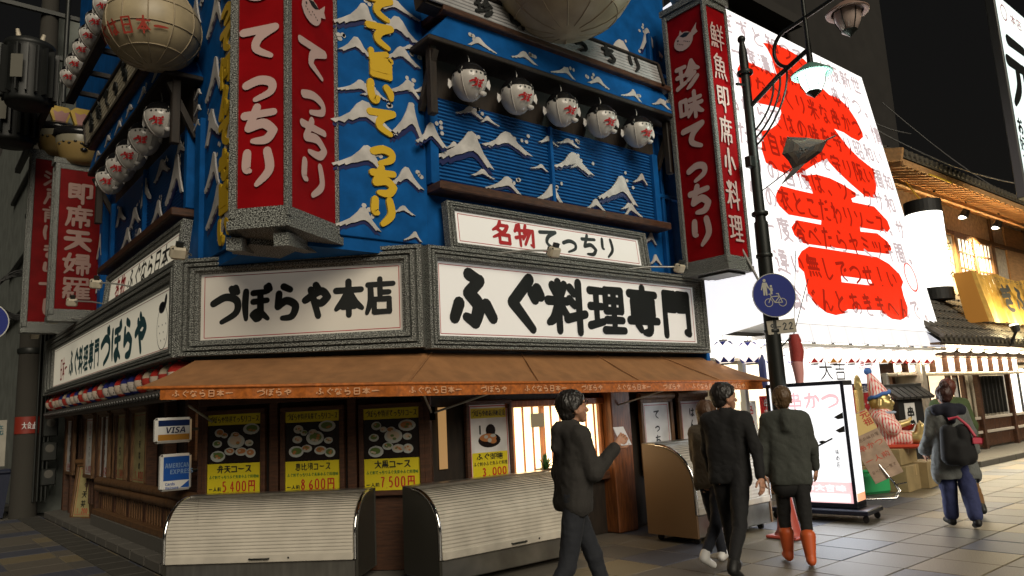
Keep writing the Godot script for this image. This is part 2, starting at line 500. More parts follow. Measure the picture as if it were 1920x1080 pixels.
func stroke(b: MB, p: PackedVector2Array, hw: float, z: float, depth: float, taper: float, fine: bool):
	var L := []
	var R := []
	var m := p.size()
	for i in m:
		var t := (p[mini(i + 1, m - 1)] - p[maxi(i - 1, 0)]).normalized()
		var nn := Vector2(-t.y, t.x)
		var f := float(i) / (m - 1)
		var w := hw * (1.0 + 0.16 * sin(PI * f) - taper * f * f)
		L.append(p[i] + nn * w); R.append(p[i] - nn * w)
	var st := b.v.size()
	for i in m:
		b.vert(Vector3(L[i].x, L[i].y, z), Vector3.BACK); b.vert(Vector3(R[i].x, R[i].y, z), Vector3.BACK)
	for i in m - 1:
		var a := st + i * 2
		b.tri(a + 1, a + 3, a + 2); b.tri(a + 1, a + 2, a)
	if fine:
		for e in [0, m - 1]:
			var ctr: Vector2 = p[e]
			var w: float = L[e].distance_to(ctr)
			var t := ((p[1] - p[0]) if e == 0 else (p[m - 2] - p[m - 1])).normalized()
			var a0 := t.angle() + PI / 2
			var mid := b.vert(Vector3(ctr.x, ctr.y, z), Vector3.BACK)
			for k in 6:
				var a := a0 + PI * k / 5
				b.vert(Vector3(ctr.x + w * cos(a), ctr.y + w * sin(a), z), Vector3.BACK)
			for k in 5: b.tri(mid, mid + 1 + k, mid + 2 + k)
			if depth > 0.0:
				for k in 5:
					var a := a0 + PI * k / 5
					var a2 := a0 + PI * (k + 1) / 5
					b.quad(Vector3(ctr.x + w * cos(a), ctr.y + w * sin(a), z - depth), Vector3(ctr.x + w * cos(a2), ctr.y + w * sin(a2), z - depth), Vector3(ctr.x + w * cos(a2), ctr.y + w * sin(a2), z), Vector3(ctr.x + w * cos(a), ctr.y + w * sin(a), z))
	if depth > 0.0:
		for i in m - 1:
			b.quad(Vector3(R[i].x, R[i].y, z - depth), Vector3(R[i + 1].x, R[i + 1].y, z - depth), Vector3(R[i + 1].x, R[i + 1].y, z), Vector3(R[i].x, R[i].y, z))
			b.quad(Vector3(L[i + 1].x, L[i + 1].y, z - depth), Vector3(L[i].x, L[i].y, z - depth), Vector3(L[i].x, L[i].y, z), Vector3(L[i + 1].x, L[i + 1].y, z))
# one character in the box with its lower left corner at x, y
func put_char(b: MB, ch: String, x: float, y: float, w: float, h: float, z: float, weight := 0.07, depth := 0.0, taper := 0.45):
	if ch == " ": return
	var k := 0
	var small := minf(w, h)
	var fine := small > 0.07
	if "っょゃゅ".contains(ch):
		x += w * 0.14; w *= 0.74; h *= 0.74
	var gs := glyph(ch)
	weight *= clampf(1.12 - 0.034 * gs.size(), 0.58, 1.04)
	for s in gs:
		var q := PackedVector2Array()
		for p in s[0]: q.append(Vector2(x + p.x * w, y + p.y * h))
		# a sharp turn of the brush starts a new stroke
		var cuts := [0]
		if s[1]:
			for i in range(1, q.size() - 1):
				if (q[i] - q[i - 1]).normalized().dot((q[i + 1] - q[i]).normalized()) < 0.12: cuts.append(i)
		cuts.append(q.size() - 1)
		for c in cuts.size() - 1:
			var piece := q.slice(cuts[c], cuts[c + 1] + 1)
			if s[1]: piece = smooth_line(piece, 6 if fine else 3)
			var last := c == cuts.size() - 2
			stroke(b, piece, small * weight, z + depth + 0.0006 + k * minf(0.0006, small * 0.004), depth, (taper if s[1] else taper * 0.35) if last else 0.0, fine)
			k += 1
# a line of characters filling the box; rows run to the right, columns downwards
func write(b: MB, s: String, x: float, y: float, w: float, h: float, z: float, weight := 0.07, depth := 0.0, down := false, fill := 0.94, taper := 0.45):
	var m := s.length()
	for i in m:
		if down:
			var ch := h / m
			put_char(b, s[i], x + w * (1 - fill) / 2, y + h - ch * (i + 1) + ch * (1 - fill) / 2, w * fill, ch * fill, z, weight, depth, taper)
		else:
			var cw := w / m
			put_char(b, s[i], x + cw * i + cw * (1 - fill) / 2, y + h * (1 - fill) / 2, cw * fill, h * fill, z, weight, depth, taper)
# the same, each character a part of its own
func letters(parent: Node3D, called: String, m: Material, s: String, x: float, y: float, w: float, h: float, z: float, weight := 0.07, depth := 0.0, down := false, fill := 0.94, taper := 0.45, xf := Transform3D()):
	var n := s.length()
	for i in n:
		var b := MB.new(); b.xf = xf
		if down: put_char(b, s[i], x + w * (1 - fill) / 2, y + h - h / n * (i + 1) + h / n * (1 - fill) / 2, w * fill, h / n * fill, z, weight, depth, taper)
		else: put_char(b, s[i], x + w / n * i + w / n * (1 - fill) / 2, y + h * (1 - fill) / 2, w / n * fill, h * fill, z, weight, depth, taper)
		if b.v.size(): part(parent, called, b, m)
func latin(s: String, x: float, y: float, h: float, z: float, bold := true, width := 0.0, slant := 0.0) -> MB:    # printed latin letters, cut from the font's outlines
	var f := SystemFont.new()
	f.font_names = PackedStringArray(["Droid Sans"])
	if bold: f.font_weight = 700
	var t := TextMesh.new()
	t.text = s; t.font = f; t.font_size = 64; t.depth = 0.0; t.pixel_size = 0.01
	var a := t.get_mesh_arrays()
	var b := MB.new()
	var pv: PackedVector3Array = a[Mesh.ARRAY_VERTEX]
	var lo := Vector2(1e9, 1e9)
	var hi := -lo
	for p in pv:
		lo = lo.min(Vector2(p.x, p.y)); hi = hi.max(Vector2(p.x, p.y))
	var k := h / (hi.y - lo.y)
	var kx := width / (hi.x - lo.x) if width > 0.0 else k
	for p in pv: b.vert(Vector3(x + (p.x - lo.x) * kx + slant * (p.y - lo.y) * k, y + (p.y - lo.y) * k, z), Vector3.BACK)
	for i in a[Mesh.ARRAY_INDEX]: b.idx.append(i)
	return b

# ------------------------------------------------------------------ soft bodies: tapered capsules joined by a smooth minimum, meshed by surface nets
func blob(b: MB, caps: Array, cell: float, k := 0.03):     # caps: [from, to, radius, radius, optional flattening Vector3]
	var lo := Vector3(1e9, 1e9, 1e9)
	var hi := -lo
	for s in caps:
		var r: float = maxf(s[2], s[3]) + k
		lo = lo.min(s[0].min(s[1]) - Vector3(r, r, r)); hi = hi.max(s[0].max(s[1]) + Vector3(r, r, r))
	lo -= Vector3.ONE * cell * 2
	var nx := int((hi.x - lo.x) / cell) + 3
	var ny := int((hi.y - lo.y) / cell) + 3
	var nz := int((hi.z - lo.z) / cell) + 3
	var nxy := nx * ny
	var f := PackedFloat32Array()
	f.resize(nx * ny * nz)
	f.fill(1.0)
	for s in caps:
		var a: Vector3 = s[0]
		var ba: Vector3 = s[1] - a
		var ra: float = s[2]
		var dr: float = s[3] - ra
		var l2 := maxf(ba.length_squared(), 1e-9)
		var r: float = maxf(ra, s[3]) + k + cell * 2
		var i0 := ((a.min(s[1]) - Vector3(r, r, r)) - lo) / cell
		var i1 := ((a.max(s[1]) + Vector3(r, r, r)) - lo) / cell
		for z in range(maxi(int(i0.z), 0), mini(int(i1.z) + 2, nz)):
			for y in range(maxi(int(i0.y), 0), mini(int(i1.y) + 2, ny)):
				var at := z * nxy + y * nx
				for x in range(maxi(int(i0.x), 0), mini(int(i1.x) + 2, nx)):
					var pa := lo + Vector3(x, y, z) * cell - a
					var h := clampf(pa.dot(ba) / l2, 0.0, 1.0)
					var d := (pa - ba * h).length() - ra - dr * h
					var o := f[at + x]
					var q := k - absf(o - d)
					f[at + x] = minf(o, d) - (q * q / (4.0 * k) if q > 0.0 else 0.0)
	var vid := PackedInt32Array()
	vid.resize(f.size())
	vid.fill(-1)
	var off := [0, 1, nx, nx + 1, nxy, nxy + 1, nxy + nx, nxy + nx + 1]
	var ed := [[0, 1], [2, 3], [4, 5], [6, 7], [0, 2], [1, 3], [4, 6], [5, 7], [0, 4], [1, 5], [2, 6], [3, 7]]
	for z in nz - 1:
		for y in ny - 1:
			var row := z * nxy + y * nx
			for x in nx - 1:
				var at := row + x
				var f0 := f[at]
				if f0 > cell * 2.0 or f0 < -cell * 2.0: continue
				var neg := 0
				for o in off:
					if f[at + o] < 0.0: neg += 1
				if neg == 0 or neg == 8: continue
				var sum := Vector3.ZERO
				var cnt := 0
				for e in ed:
					var p := f[at + off[e[0]]]
					var q := f[at + off[e[1]]]
					if (p < 0.0) != (q < 0.0):
						var t := p / (p - q)
						var c0: int = e[0]
						var c1: int = e[1]
						sum += Vector3(c0 & 1, (c0 >> 1) & 1, c0 >> 2).lerp(Vector3(c1 & 1, (c1 >> 1) & 1, c1 >> 2), t)
						cnt += 1
				var g := Vector3(f[at + 1] + f[at + nx + 1] + f[at + nxy + 1] + f[at + nxy + nx + 1] - f0 - f[at + nx] - f[at + nxy] - f[at + nxy + nx],
					f[at + nx] + f[at + nx + 1] + f[at + nxy + nx] + f[at + nxy + nx + 1] - f0 - f[at + 1] - f[at + nxy] - f[at + nxy + 1],
					f[at + nxy] + f[at + nxy + 1] + f[at + nxy + nx] + f[at + nxy + nx + 1] - f0 - f[at + 1] - f[at + nx] - f[at + nx + 1])
				vid[at] = b.vert(lo + (Vector3(x, y, z) + sum / cnt) * cell, g.normalized())
	for z in range(1, nz - 1):
		for y in range(1, ny - 1):
			var row := z * nxy + y * nx
			for x in range(1, nx - 1):
				var at := row + x
				var here := f[at] < 0.0
				if absf(f[at]) > cell * 2.0: continue
				if here != (f[at + 1] < 0.0): face(b, here, vid[at], vid[at - nx], vid[at - nx - nxy], vid[at - nxy])
				if here != (f[at + nx] < 0.0): face(b, here, vid[at], vid[at - nxy], vid[at - nxy - 1], vid[at - 1])
				if here != (f[at + nxy] < 0.0): face(b, here, vid[at], vid[at - 1], vid[at - 1 - nx], vid[at - nx])
func face(b: MB, here: bool, p: int, q: int, r: int, s: int):
	if p < 0 or q < 0 or r < 0 or s < 0: return
	if here:
		b.tri(p, q, r); b.tri(p, r, s)
	else:
		b.tri(p, s, r); b.tri(p, r, q)
# ------------------------------------------------------------------ brush strokes of the characters on the signs: xxyy pairs in a 99 x 99 cell, y down; "-" marks straight strokes
const VOICED := {
	"が": ["か", "/8208 8818/9204 9814"], "ぎ": ["き", "/7806 8416/9002 9612"], "ぐ": ["く", "/7428 8040/8622 9434"], "じ": ["し", "/6018 6628/7412 8022"], "ず": ["す", "/7804 8414/9002 9612"],
	"だ": ["た", "/7806 8416/9002 9612"], "づ": ["つ", "/7002 7614/8400 9012"], "で": ["て", "/7042 7652/8236 8846"], "び": ["ひ", "/7808 8418/9004 9614"], "べ": ["へ", "/6522 7234/7814 8626"], "ぼ": ["ほ", "/8604 9214/9400 9910"],
	"っ": ["つ", ""], "ょ": ["よ", ""], "ゃ": ["や", ""],
}
const G := {
	"あ": "1525 5022 8320/4508 4240 5085/6840 5570 3285 1878 2060 5048 8055 8578 6092",
	"い": "1520 1450 2278 3282 3872/6828 8045 8465",
	"う": "3510 5015 6518/1838 5030 7840 7270 4095",
	"え": "4008 6014/2238 6832 2592 4865 5570 6090 8088",
	"お": "1230 6526/3808 3870 2888 1675 2860 6052 8270 6892 5585/7215 8525",
	"か": "1032 5528 6035 5880 4588/3808 3250 1090/7222 8540 8855",
	"き": "2022 7616/1842 8035/4205 7262/7262 5862 3065 2682 4592 7290",
	"く": "6806 2848 7294", "け": "1812 1450 1890/4532 9028/7008 7050 5592", "こ": "2222 7820 6232/1860 1882 5090 8586",
	"さ": "1530 8522/4006 7560/7260 4560 2068 2285 5094 7892", "し": "2808 2770 4092 8072",
	"す": "0825 9222/5505 5560 4565 3650 5040 6062 4092", "せ": "0838 9230/6808 6658 5562/2815 2882 4590 8088",
	"そ": "2012 7612 1848 8842 5060 4882 7092", "た": "1025 6020/3806 1092/5545 8842/5278 6888 9088",
	"ち": "1525 8520/4505 2558 6048 8568 6890 3592", "つ": "0640 5024 8836 8668 3692", "て": "1022 8814 5038 4268 7890",
	"と": "2808 3848/7828 3052 1875 4090 8486", "な": "1025 5520/3506 1060/6518 8532/6242 6480 4092 3075 5570 8690",
	"に": "1812 1450 1888/4530 8526/4562 4882 8882", "の": "5022 3880 1575 1545 5018 8545 8072 5890",
	"は": "1812 1450 1888/4032 9028/6810 6878 5090 4075 6068 9088", "ひ": "1022 4016 1860 4090 7865 6820 9250",
	"ふ": "4206 6416/6416 4038 6058 5286 3478/2056 1080/7656 9078", "へ": "0662 3034 9280",
	"ほ": "1512 1250 1588/4018 8516/4042 8840/6518 6478 5090 3878 6070 9090", "ま": "1822 8420/2045 8043/5006 5278 4090 2580 5070 8690",
	"め": "2215 4082/6010 5060 2585 1062 5035 8850 8278 6092", "み": "2218 5516 2082 1070 4060 9068/7840 7268 5592", "も": "4506 3865 4890 7582 8060/1830 7028/1552 7050",
	"や": "0848 6025 8542 6258 4552/4508 5520/2820 5292", "ゆ": "1515 1270 2040 5222 8545 6870 4565/5606 5878 4094",
	"よ": "5222 8020/5006 5278 4092 2080 5070 8690", "ら": "4006 6215/2425 2060 5045 8060 6888 3592", "り": "2212 2050 2858/7010 7558 4594",
	"る": "2014 7512 1562 6045 8570 6092 4085 4572 6080", "れ": "2806 2894/0828 4024 0875/4050 6530 7035 6575 7888 9480", "ろ": "2014 7512 1562 6045 8570 6590 3592",
	"わ": "2806 2894/0828 4024 0875/4052 6832 8855 6090", "を": "1520 7516/4804 1862 4545 5275/8540 3865 3888 8090", "ん": "5006 1092 3555 5060 6088 9068",
	"コ": "-1222 8022 8084/-1084 8884", "ー": "1046 5052 9048", "ス": "-1818 7816/7816 5560 1090/5055 8890", "ソ": "1518 2842/8515 7060 3092", "ク": "4006 1550/-3522 8222/8222 6870 2594",
	"サ": "-0630 9430/-3010 3062/7006 7060 4094", "ヤ": "0842 8830 6560/3508 5594", "ミ": "2512 7824/2540 7052/1868 8090", "ツ": "1020 1848/3818 4845/8516 7060 3092", "キ": "1530 8522/1058 9050/4506 5894",
	"。": "2080 3070 4080 3092 2080", "、": "2070 4090", "！": "5006 5066/-5084 5090", "－": "-1550 8550", ",": "4586 5098", "一": "0652 5048 9448",
	"0": "5006 2224 2076 5094 8076 7824 5006", "1": "-3022 5206 5294", "2": "2228 5006 7830 2092/-2092 8292", "3": "2218 5206 7828 4646/4646 8068 5294 2084", "4": "-6008 1566 8666/-6008 6094", "5": "-7608 2808/2808 2446 6040 8068 5094 2086",
	"6": "7014 3040 2070 5094 8070 5050 2266", "7": "-1810 8210/8210 5550 4694", "8": "5006 2426 5046 8070 5094 2070 5046 7626 5006", "9": "7830 5006 2230 5052 7830 7470 4094",
	"本": "-0828 9228/-5005 5095/5030 3058 0878/5030 7060 9478/-3072 7072", "店": "-5004 5016/-1018 9418/1818 1860 0594/-5028 5055/-5040 8040/-3058 3092 8092 8058 3058",
	"料": "1612 2426/4610 3828/-0440 5240/-3006 3094/3042 1870 0480/3244 5066/6014 7024/5836 7046/-5072 9862/-8204 8296",
	"理": "-0515 4015/-0545 3845/0382 4074/-2216 2278/-4812 4852 9252 9212 4812/-4832 9232/-7012 7088/-4870 9470/-4290 9890",
	"専": "-1014 9014/-2028 2056 8056 8028 2028/-2042 8042/-5002 5056/-0868 9468/6860 6888 5092/3074 4086",
	"門": "-1294 1208 4408 4440 1440/-1424 4424/-5640 5608 8808 8890 7888/-5624 8624/-5640 8640",
	"名": "4504 3525 1042/-4018 7818/7818 6045 1072/3035 5048/-3858 3892 8292 8258 3858", "物": "1808 0635/-1428 4628/-2804 2894/0862 4652/5805 4838/-5224 9224/9224 8892 7686/6826 4264/8026 5086",
	"旨": "7010 2526/1808 2038 8036 8226/-2252 2294 8094 8052 2252/-2272 8072", "珍": "-0515 4015/-0545 3845/0384 4072/-2216 2278/6804 5530 4042/6806 8030 9640/7035 5050/7850 5068/8866 6088 4596",
	"味": "-0825 0872 3272 3225 0825/-4830 9230/-4050 9650/-6806 6894/6652 5070 3886/7052 8272 9884",
	"鮮": "2404 0628/-1816 4016/3816 3030/-0832 0864 4264 4232 0832/-2632 2662/-0848 4248/0678 0290/1876 2090/3076 3488/4276 4888/5808 6422/9006 8222/-5228 9628/-5446 9446/-4866 9866/-7228 7296",
	"魚": "3804 1024/-3014 6814/6814 5226/-1828 1862 8262 8228 1828/-5028 5062/-1845 8245/1474 0692/3674 3888/5874 6488/8272 9490",
	"即": "-1412 1470/-1412 4612 4646 1446/-1428 4428/1470 4862/4060 5474/-6010 6096/-6010 9010 9062 7866", "席": "-5003 5014/-1016 9416/1818 1660 0594/-2434 9434/-4222 4254 7054 7022/-3064 3092/-3064 8464 8486 7686/-5656 5698",
	"小": "5005 5088 3880/2434 1866/7234 9266", "江": "1010 2420/0634 1844/0690 2860/-4018 9018/-6418 6486/-3288 9688", "戸": "-1808 8408/-2028 2050 8450 8428 2028/2050 0894",
	"前": "2804 3816/7204 6018/-0622 9422/-1438 1494/-1438 4238 4292/-1454 4254/-1470 4270/-6036 6076/-8630 8692 7486", "天": "-1614 8414/-0845 9245/5014 4860 0894/5248 6870 9494",
	"婦": "2406 1260 3880/4030 3060 0892/-0432 4232/-5010 8810 8838 5038/-5024 8824/-4848 9448 9458/-5466 5492/-5466 8866 8888/-7052 7098",
	"羅": "-1008 1032 9032 9008 1008/-3608 3632/-6408 6432/2838 0856 3060/3048 0872/0874 4072/-2474 2496/1082 0894/3882 4490/5838 4660/-5652 5698/-5652 9652/-7652 7692/-5666 9466/-5680 9480/-5694 9894",
	"日": "-2010 2092 8092 8010 2010/-2050 8050", "弁": "4806 2826 7022/6612 8030/-0650 9450/3440 3270 1092/-6640 6694",
	"恵": "-1214 8814/-2026 2056 8056 8026 2026/-2040 8040/-5004 5056/1466 0684/2864 3088 7088 7476/4660 5470/7662 9076", "比": "-1410 1488 4476/-1444 4444/-5806 5888 9488 9472/8830 5850",
	"須": "3808 1024/4026 1046/4446 0678/-5010 9810/7412 7022/-5622 5670 9470 9422 5622/-5638 9438/-5654 9454/6474 5092/8474 9690", "大": "-0634 9434/5006 4860 0894/5236 6870 9494",
	"黒": "-1808 1844 8244 8208 1808/-1826 8226/-5008 5066/-1256 8856/-0668 9468/1276 0892/3476 3888/5876 6488/8074 9490", "人": "5006 4655 0692/5036 6870 9692", "円": "-1494 1412 8812 8892 7888/-5012 5050/-1450 8850",
	"丼": "-1022 9022/-0655 9455/3206 3068 1294/-6806 6894/4668 5480", "御": "2204 0628/2430 0656/-1850 1894/4006 3420/-3420 6420/-3040 6640/-4820 4888/-4862 6462/-3462 3490/3090 6682/-7410 7496/-7410 9610 9660 8660",
	"膳": "-0808 0894/-0808 3008 3092/-0834 3034/-0860 3060/-4418 9418/-4032 9832/-6804 6850/-4448 9248/-3860 9860/-4868 4896 8896 8868 4868", "吉": "-0822 9222/-5004 5044/-1844 8244/-2260 2294 7894 7860 2260",
	"串": "-2414 2438 7638 7614 2414/-1448 1474 8674 8648 1448/-5002 5098", "食": "5004 3026 0644/5004 7026 9644/-3442 6842/-2654 2690/-2654 7254 7274 2674/2690 5080/7270 5084 4674/5678 9494",
	"度": "-5002 5012/-1014 9414/1616 1660 0494/-2230 9430/-4020 4046 7046 7020/-3056 7856/7856 6080 2296/3660 6080 9496", "無": "3004 0830/-2018 9018/-0636 9636/-0658 9658/-2420 2458/-4220 4258/-6020 6058/-7820 7858/1470 0692/3470 3888/5870 6488/8070 9490",
	"衣": "-5004 5018/-0820 9220/4622 3048 0662/-3050 3090 5076/5030 6068 9492/8036 6050", "自": "5004 4216/-2018 2094 8094 8018 2018/-2042 8042/-2068 8068",
	"慢": "-1804 1896/1024 0444/2622 3036/-4408 4430 8830 8808 4408/-4419 8819/-4038 4054 9454 9438 4038/-5838 5854/-7638 7654/-4464 8664/8664 6886 4096/5068 7086 9696", "守": "-5002 5014/-1030 1016 9016 9030/-1046 9446/6834 6890 5090/3458 4474",
	"米": "2010 3430/7808 6630/-0645 9445/-5004 5096/4848 3070 0688/5248 7070 9488", "昭": "-0812 0876 3676 3612 0812/-0844 3644/-4812 9212 9042 8242/6414 6036 4446/-5058 5092 9092 9058 5058", "和": "4006 1016/-0630 5230/-3012 3096/2834 1858 0472/3236 5060/-6024 6080 9280 9224 6024",
	"情": "-1604 1696/0824 0444/2422 2836/-4014 9614/-4426 9226/-3838 9838/-6804 6838/-4650 4696/-4650 9050 9092 8090/-4664 9064/-4678 9078", "新": "-2604 2612/-0616 5016/1422 1832/4022 3632/-0438 5238/-0454 5254/-2838 2896/2658 0684/3260 4876/8808 6018/6018 6050 5092/-6042 9842/-8042 8096",
	"世": "-0630 9630/-2410 2488 9088/-5006 5062/-7606 7662/-5062 7662", "阪": "-1008 1096/-1008 3608/3608 2440 4060 2064/-5012 9612/5214 5250 4092/-5240 8840/8840 7070 4094/5640 7076 9694",
	"漬": "1008 2018/0632 1840/0690 2864/-3412 9612/-3824 9224/-3236 9836/-6404 6436/-4248 4280 8880 8848 4248/-4258 8858/-4269 8869/5484 3696/7684 9696", "禁": "-0618 4418/-2604 2640/2422 0638/2822 4236/-5418 9418/-7404 7440/7222 5438/7622 9638/-2050 8050/-0664 9464/5064 5090 4090/2872 1488/7072 8688",
	"止": "-5006 5088/-5042 8842/-2236 2288/-0690 9490", "間": "-0894 0806 4406 4444 0844/-0824 4424/-5644 5606 9206 9292 8090/-5624 9224/-5644 9244/-3054 3088 7088 7054 3054/-3070 7070",
	"違": "1010 2220/-0640 2240 2272/0690 3080 9694/-4410 9010/-7004 7026/-3626 9626/-4834 4850 8650 8634 4834/-3862 9662/-6850 6886", "知": "2206 0828/-1622 4822/-0446 5246/-2822 2860/2660 0692/3062 4880/-6024 6082 9282 9224 6024",
	"特": "1808 0635/-1428 4228/-2804 2894/0862 4452/-4818 9418/-7004 7036/-4438 9838/-4458 9858/8244 8290 7090/5466 6278", "選": "1010 2220/-0640 2240 2272/0690 3080 9694/-3810 6010 6024 4024 4038 6238/-6810 9210 9224 7224 7238 9438/-3850 9450/-3466 9866/-5240 5266/-7640 7666",
	"定": "-5002 5014/-1028 1014 9014 9028/-2434 7834/-5034 5090/-5060 7860/2650 2670 0692/2678 5090 9692", "元": "-2014 8014/-0642 9442/3842 3470 0894/-6442 6490 9490 9474", "祖": "2006 2814/-0424 4024/4024 0660/-2444 2494/2850 4064/-5612 5690/-5612 8812 8890/-5636 8836/-5660 8860/-4690 9890",
	"刺": "-0618 5018/-1228 1250 4450 4428 1228/-2804 2896/2650 0682/3052 4876/-6214 6272/-8806 8890 7686", "好": "2006 1260 4288/4032 3062 0692/-0434 4434/-5014 8814/8814 7036/7036 7288 5888/-4850 9650",
	"焼": "2404 2450 0694/0826 1246/4222 3040/2656 4276/-5018 9418/-7004 7036/-4840 9640/-5826 5840/-8226 8240/-4660 9860/6060 5880 4292/-7860 7888 9688 9674", "何": "2204 0644/-1632 1696/-3414 9614/-8414 8490 7490/-4032 4066 6666 6632 4032",
	"流": "1008 2018/0632 1840/0690 2864/-6404 6416/-3418 9618/6020 4444 8240/8034 9448/4454 4480 3094/-6254 6292/-8054 8090 9686",
}

# ------------------------------------------------------------------ the blowfish restaurant on the corner
func footprint(b: MB, pts: Array, y0: float, y1: float, cap := true):      # pts: Vector2(x, z), counter-clockwise seen from above
	for i in pts.size():
		var p: Vector2 = pts[i]
		var q: Vector2 = pts[(i + 1) % pts.size()]
		b.quad(Vector3(p.x, y0, p.y), Vector3(q.x, y0, q.y), Vector3(q.x, y1, q.y), Vector3(p.x, y1, p.y))
	if cap:
		var flat = PackedVector2Array()
		for p in pts: flat.append(Vector2(p.x, -p.y))
		var t = Geometry2D.triangulate_polygon(flat)
		for k in [0, 1]:
			var y = y1 if k == 0 else y0
			var s = b.v.size()
			for p in pts: b.vert(Vector3(p.x, y, p.y), Vector3.UP if k == 0 else Vector3.DOWN)
			for i in range(0, t.size(), 3):
				var up = (flat[t[i + 1]] - flat[t[i]]).cross(flat[t[i + 2]] - flat[t[i]]) > 0
				if up == (k == 0): b.tri(s + t[i], s + t[i + 1], s + t[i + 2])
				else: b.tri(s + t[i], s + t[i + 2], s + t[i + 1])
func window_bay(house: Node3D, f: Transform3D, u0: float, u1: float, mirror: bool):
	# an upper window shut with painted slats: ledge, slatted leaves, posts, canopy with brackets
	var y0 = 4.14
	var y1 = 5.2
	var led = MB.new(); led.xf = f
	led.box(Vector3((u0 + u1) / 2, 4.085, 0.14), Vector3(u1 - u0 + 0.1, 0.10, 0.28), 0.012)
	part(house, "window_ledge", led, mats.brown_wood)
	var mid = (u0 + u1) / 2 + (0.0 if mirror else -0.12)
	for s in [[u0 + 0.06, mid - 0.03], [mid + 0.03, u1 - 0.06]]:
		var sl = MB.new(); sl.xf = f
		var n = 24
		for i in n:
			var y = y0 + (y1 - y0) * i / n
			var h = (y1 - y0) / n
			sl.quad(Vector3(s[0], y, 0.075), Vector3(s[1], y, 0.075), Vector3(s[1], y + h * 0.72, 0.05), Vector3(s[0], y + h * 0.72, 0.05))
			sl.quad(Vector3(s[0], y + h * 0.72, 0.05), Vector3(s[1], y + h * 0.72, 0.05), Vector3(s[1], y + h, 0.075), Vector3(s[0], y + h, 0.075))
		part(house, "shutter_slats", sl, mats.blue_slat, true)
	for u in [u0, mid, u1]:
		var p = MB.new(); p.xf = f
		p.box(Vector3(u, (y0 + y1) / 2, 0.06), Vector3(0.11 if u != mid else 0.05, y1 - y0, 0.12), 0.008)
		part(house, "window_post", p, mats.blue)
	# canopy: dark soffit on brackets, a blue sloping board, a brown beam and the roof of boards above
	var so = MB.new(); so.xf = f
	so.box(Vector3((u0 + u1) / 2, 5.71, 0.22), Vector3(u1 - u0 + 0.5, 0.06, 0.44), 0.01)
	so.box(Vector3((u0 + u1) / 2, 5.45, 0.03), Vector3(u1 - u0 + 0.1, 0.5, 0.05))
	part(house, "canopy_soffit", so, mats.dark_wood)
	for u in [u0 - 0.12, u1 + 0.12]:
		var br = MB.new(); br.xf = f
		br.box(Vector3(u, 5.3, 0.28), Vector3(0.09, 0.85, 0.10), 0.01)
		br.bar(Vector3(u, 5.0, 0.04), Vector3(u, 5.62, 0.36), 0.07, 0.07)
		part(house, "canopy_bracket", br, mats.dark_wood)
	var bl = MB.new(); bl.xf = f
	bl.quad(Vector3(u0 - 0.22, 5.745, 0.43), Vector3(u1 + 0.22, 5.745, 0.43), Vector3(u1 - 0.05, 6.06, 0.39), Vector3(u0 + 0.05, 6.06, 0.39))
	bl.quad(Vector3(u0 - 0.22, 5.745, 0.43), Vector3(u0 + 0.05, 6.06, 0.39), Vector3(u0 + 0.05, 6.06, 0.0), Vector3(u0 - 0.22, 5.745, 0.0))
	bl.quad(Vector3(u1 - 0.05, 6.06, 0.39), Vector3(u1 + 0.22, 5.745, 0.43), Vector3(u1 + 0.22, 5.745, 0.0), Vector3(u1 - 0.05, 6.06, 0.0))
	part(house, "canopy_board", bl, mats.blue)
	var be = MB.new(); be.xf = f
	be.box(Vector3((u0 + u1) / 2, 6.10, 0.24), Vector3(u1 - u0 + 0.12, 0.08, 0.48), 0.01)
	part(house, "canopy_beam", be, mats.brown_wood)
	var dec = Node3D.new(); dec.name = "canopy_waves"; dec.transform = at(f, 0, 0, 0)
	house.add_child(dec, true)
	for i in 6: crest(dec, u0 + 0.5 + i * (u1 - u0) / 6.0, 5.76 + 0.02 * (i % 2), 0.4, 0.17, 0.415, i % 2, i % 3 == 0)

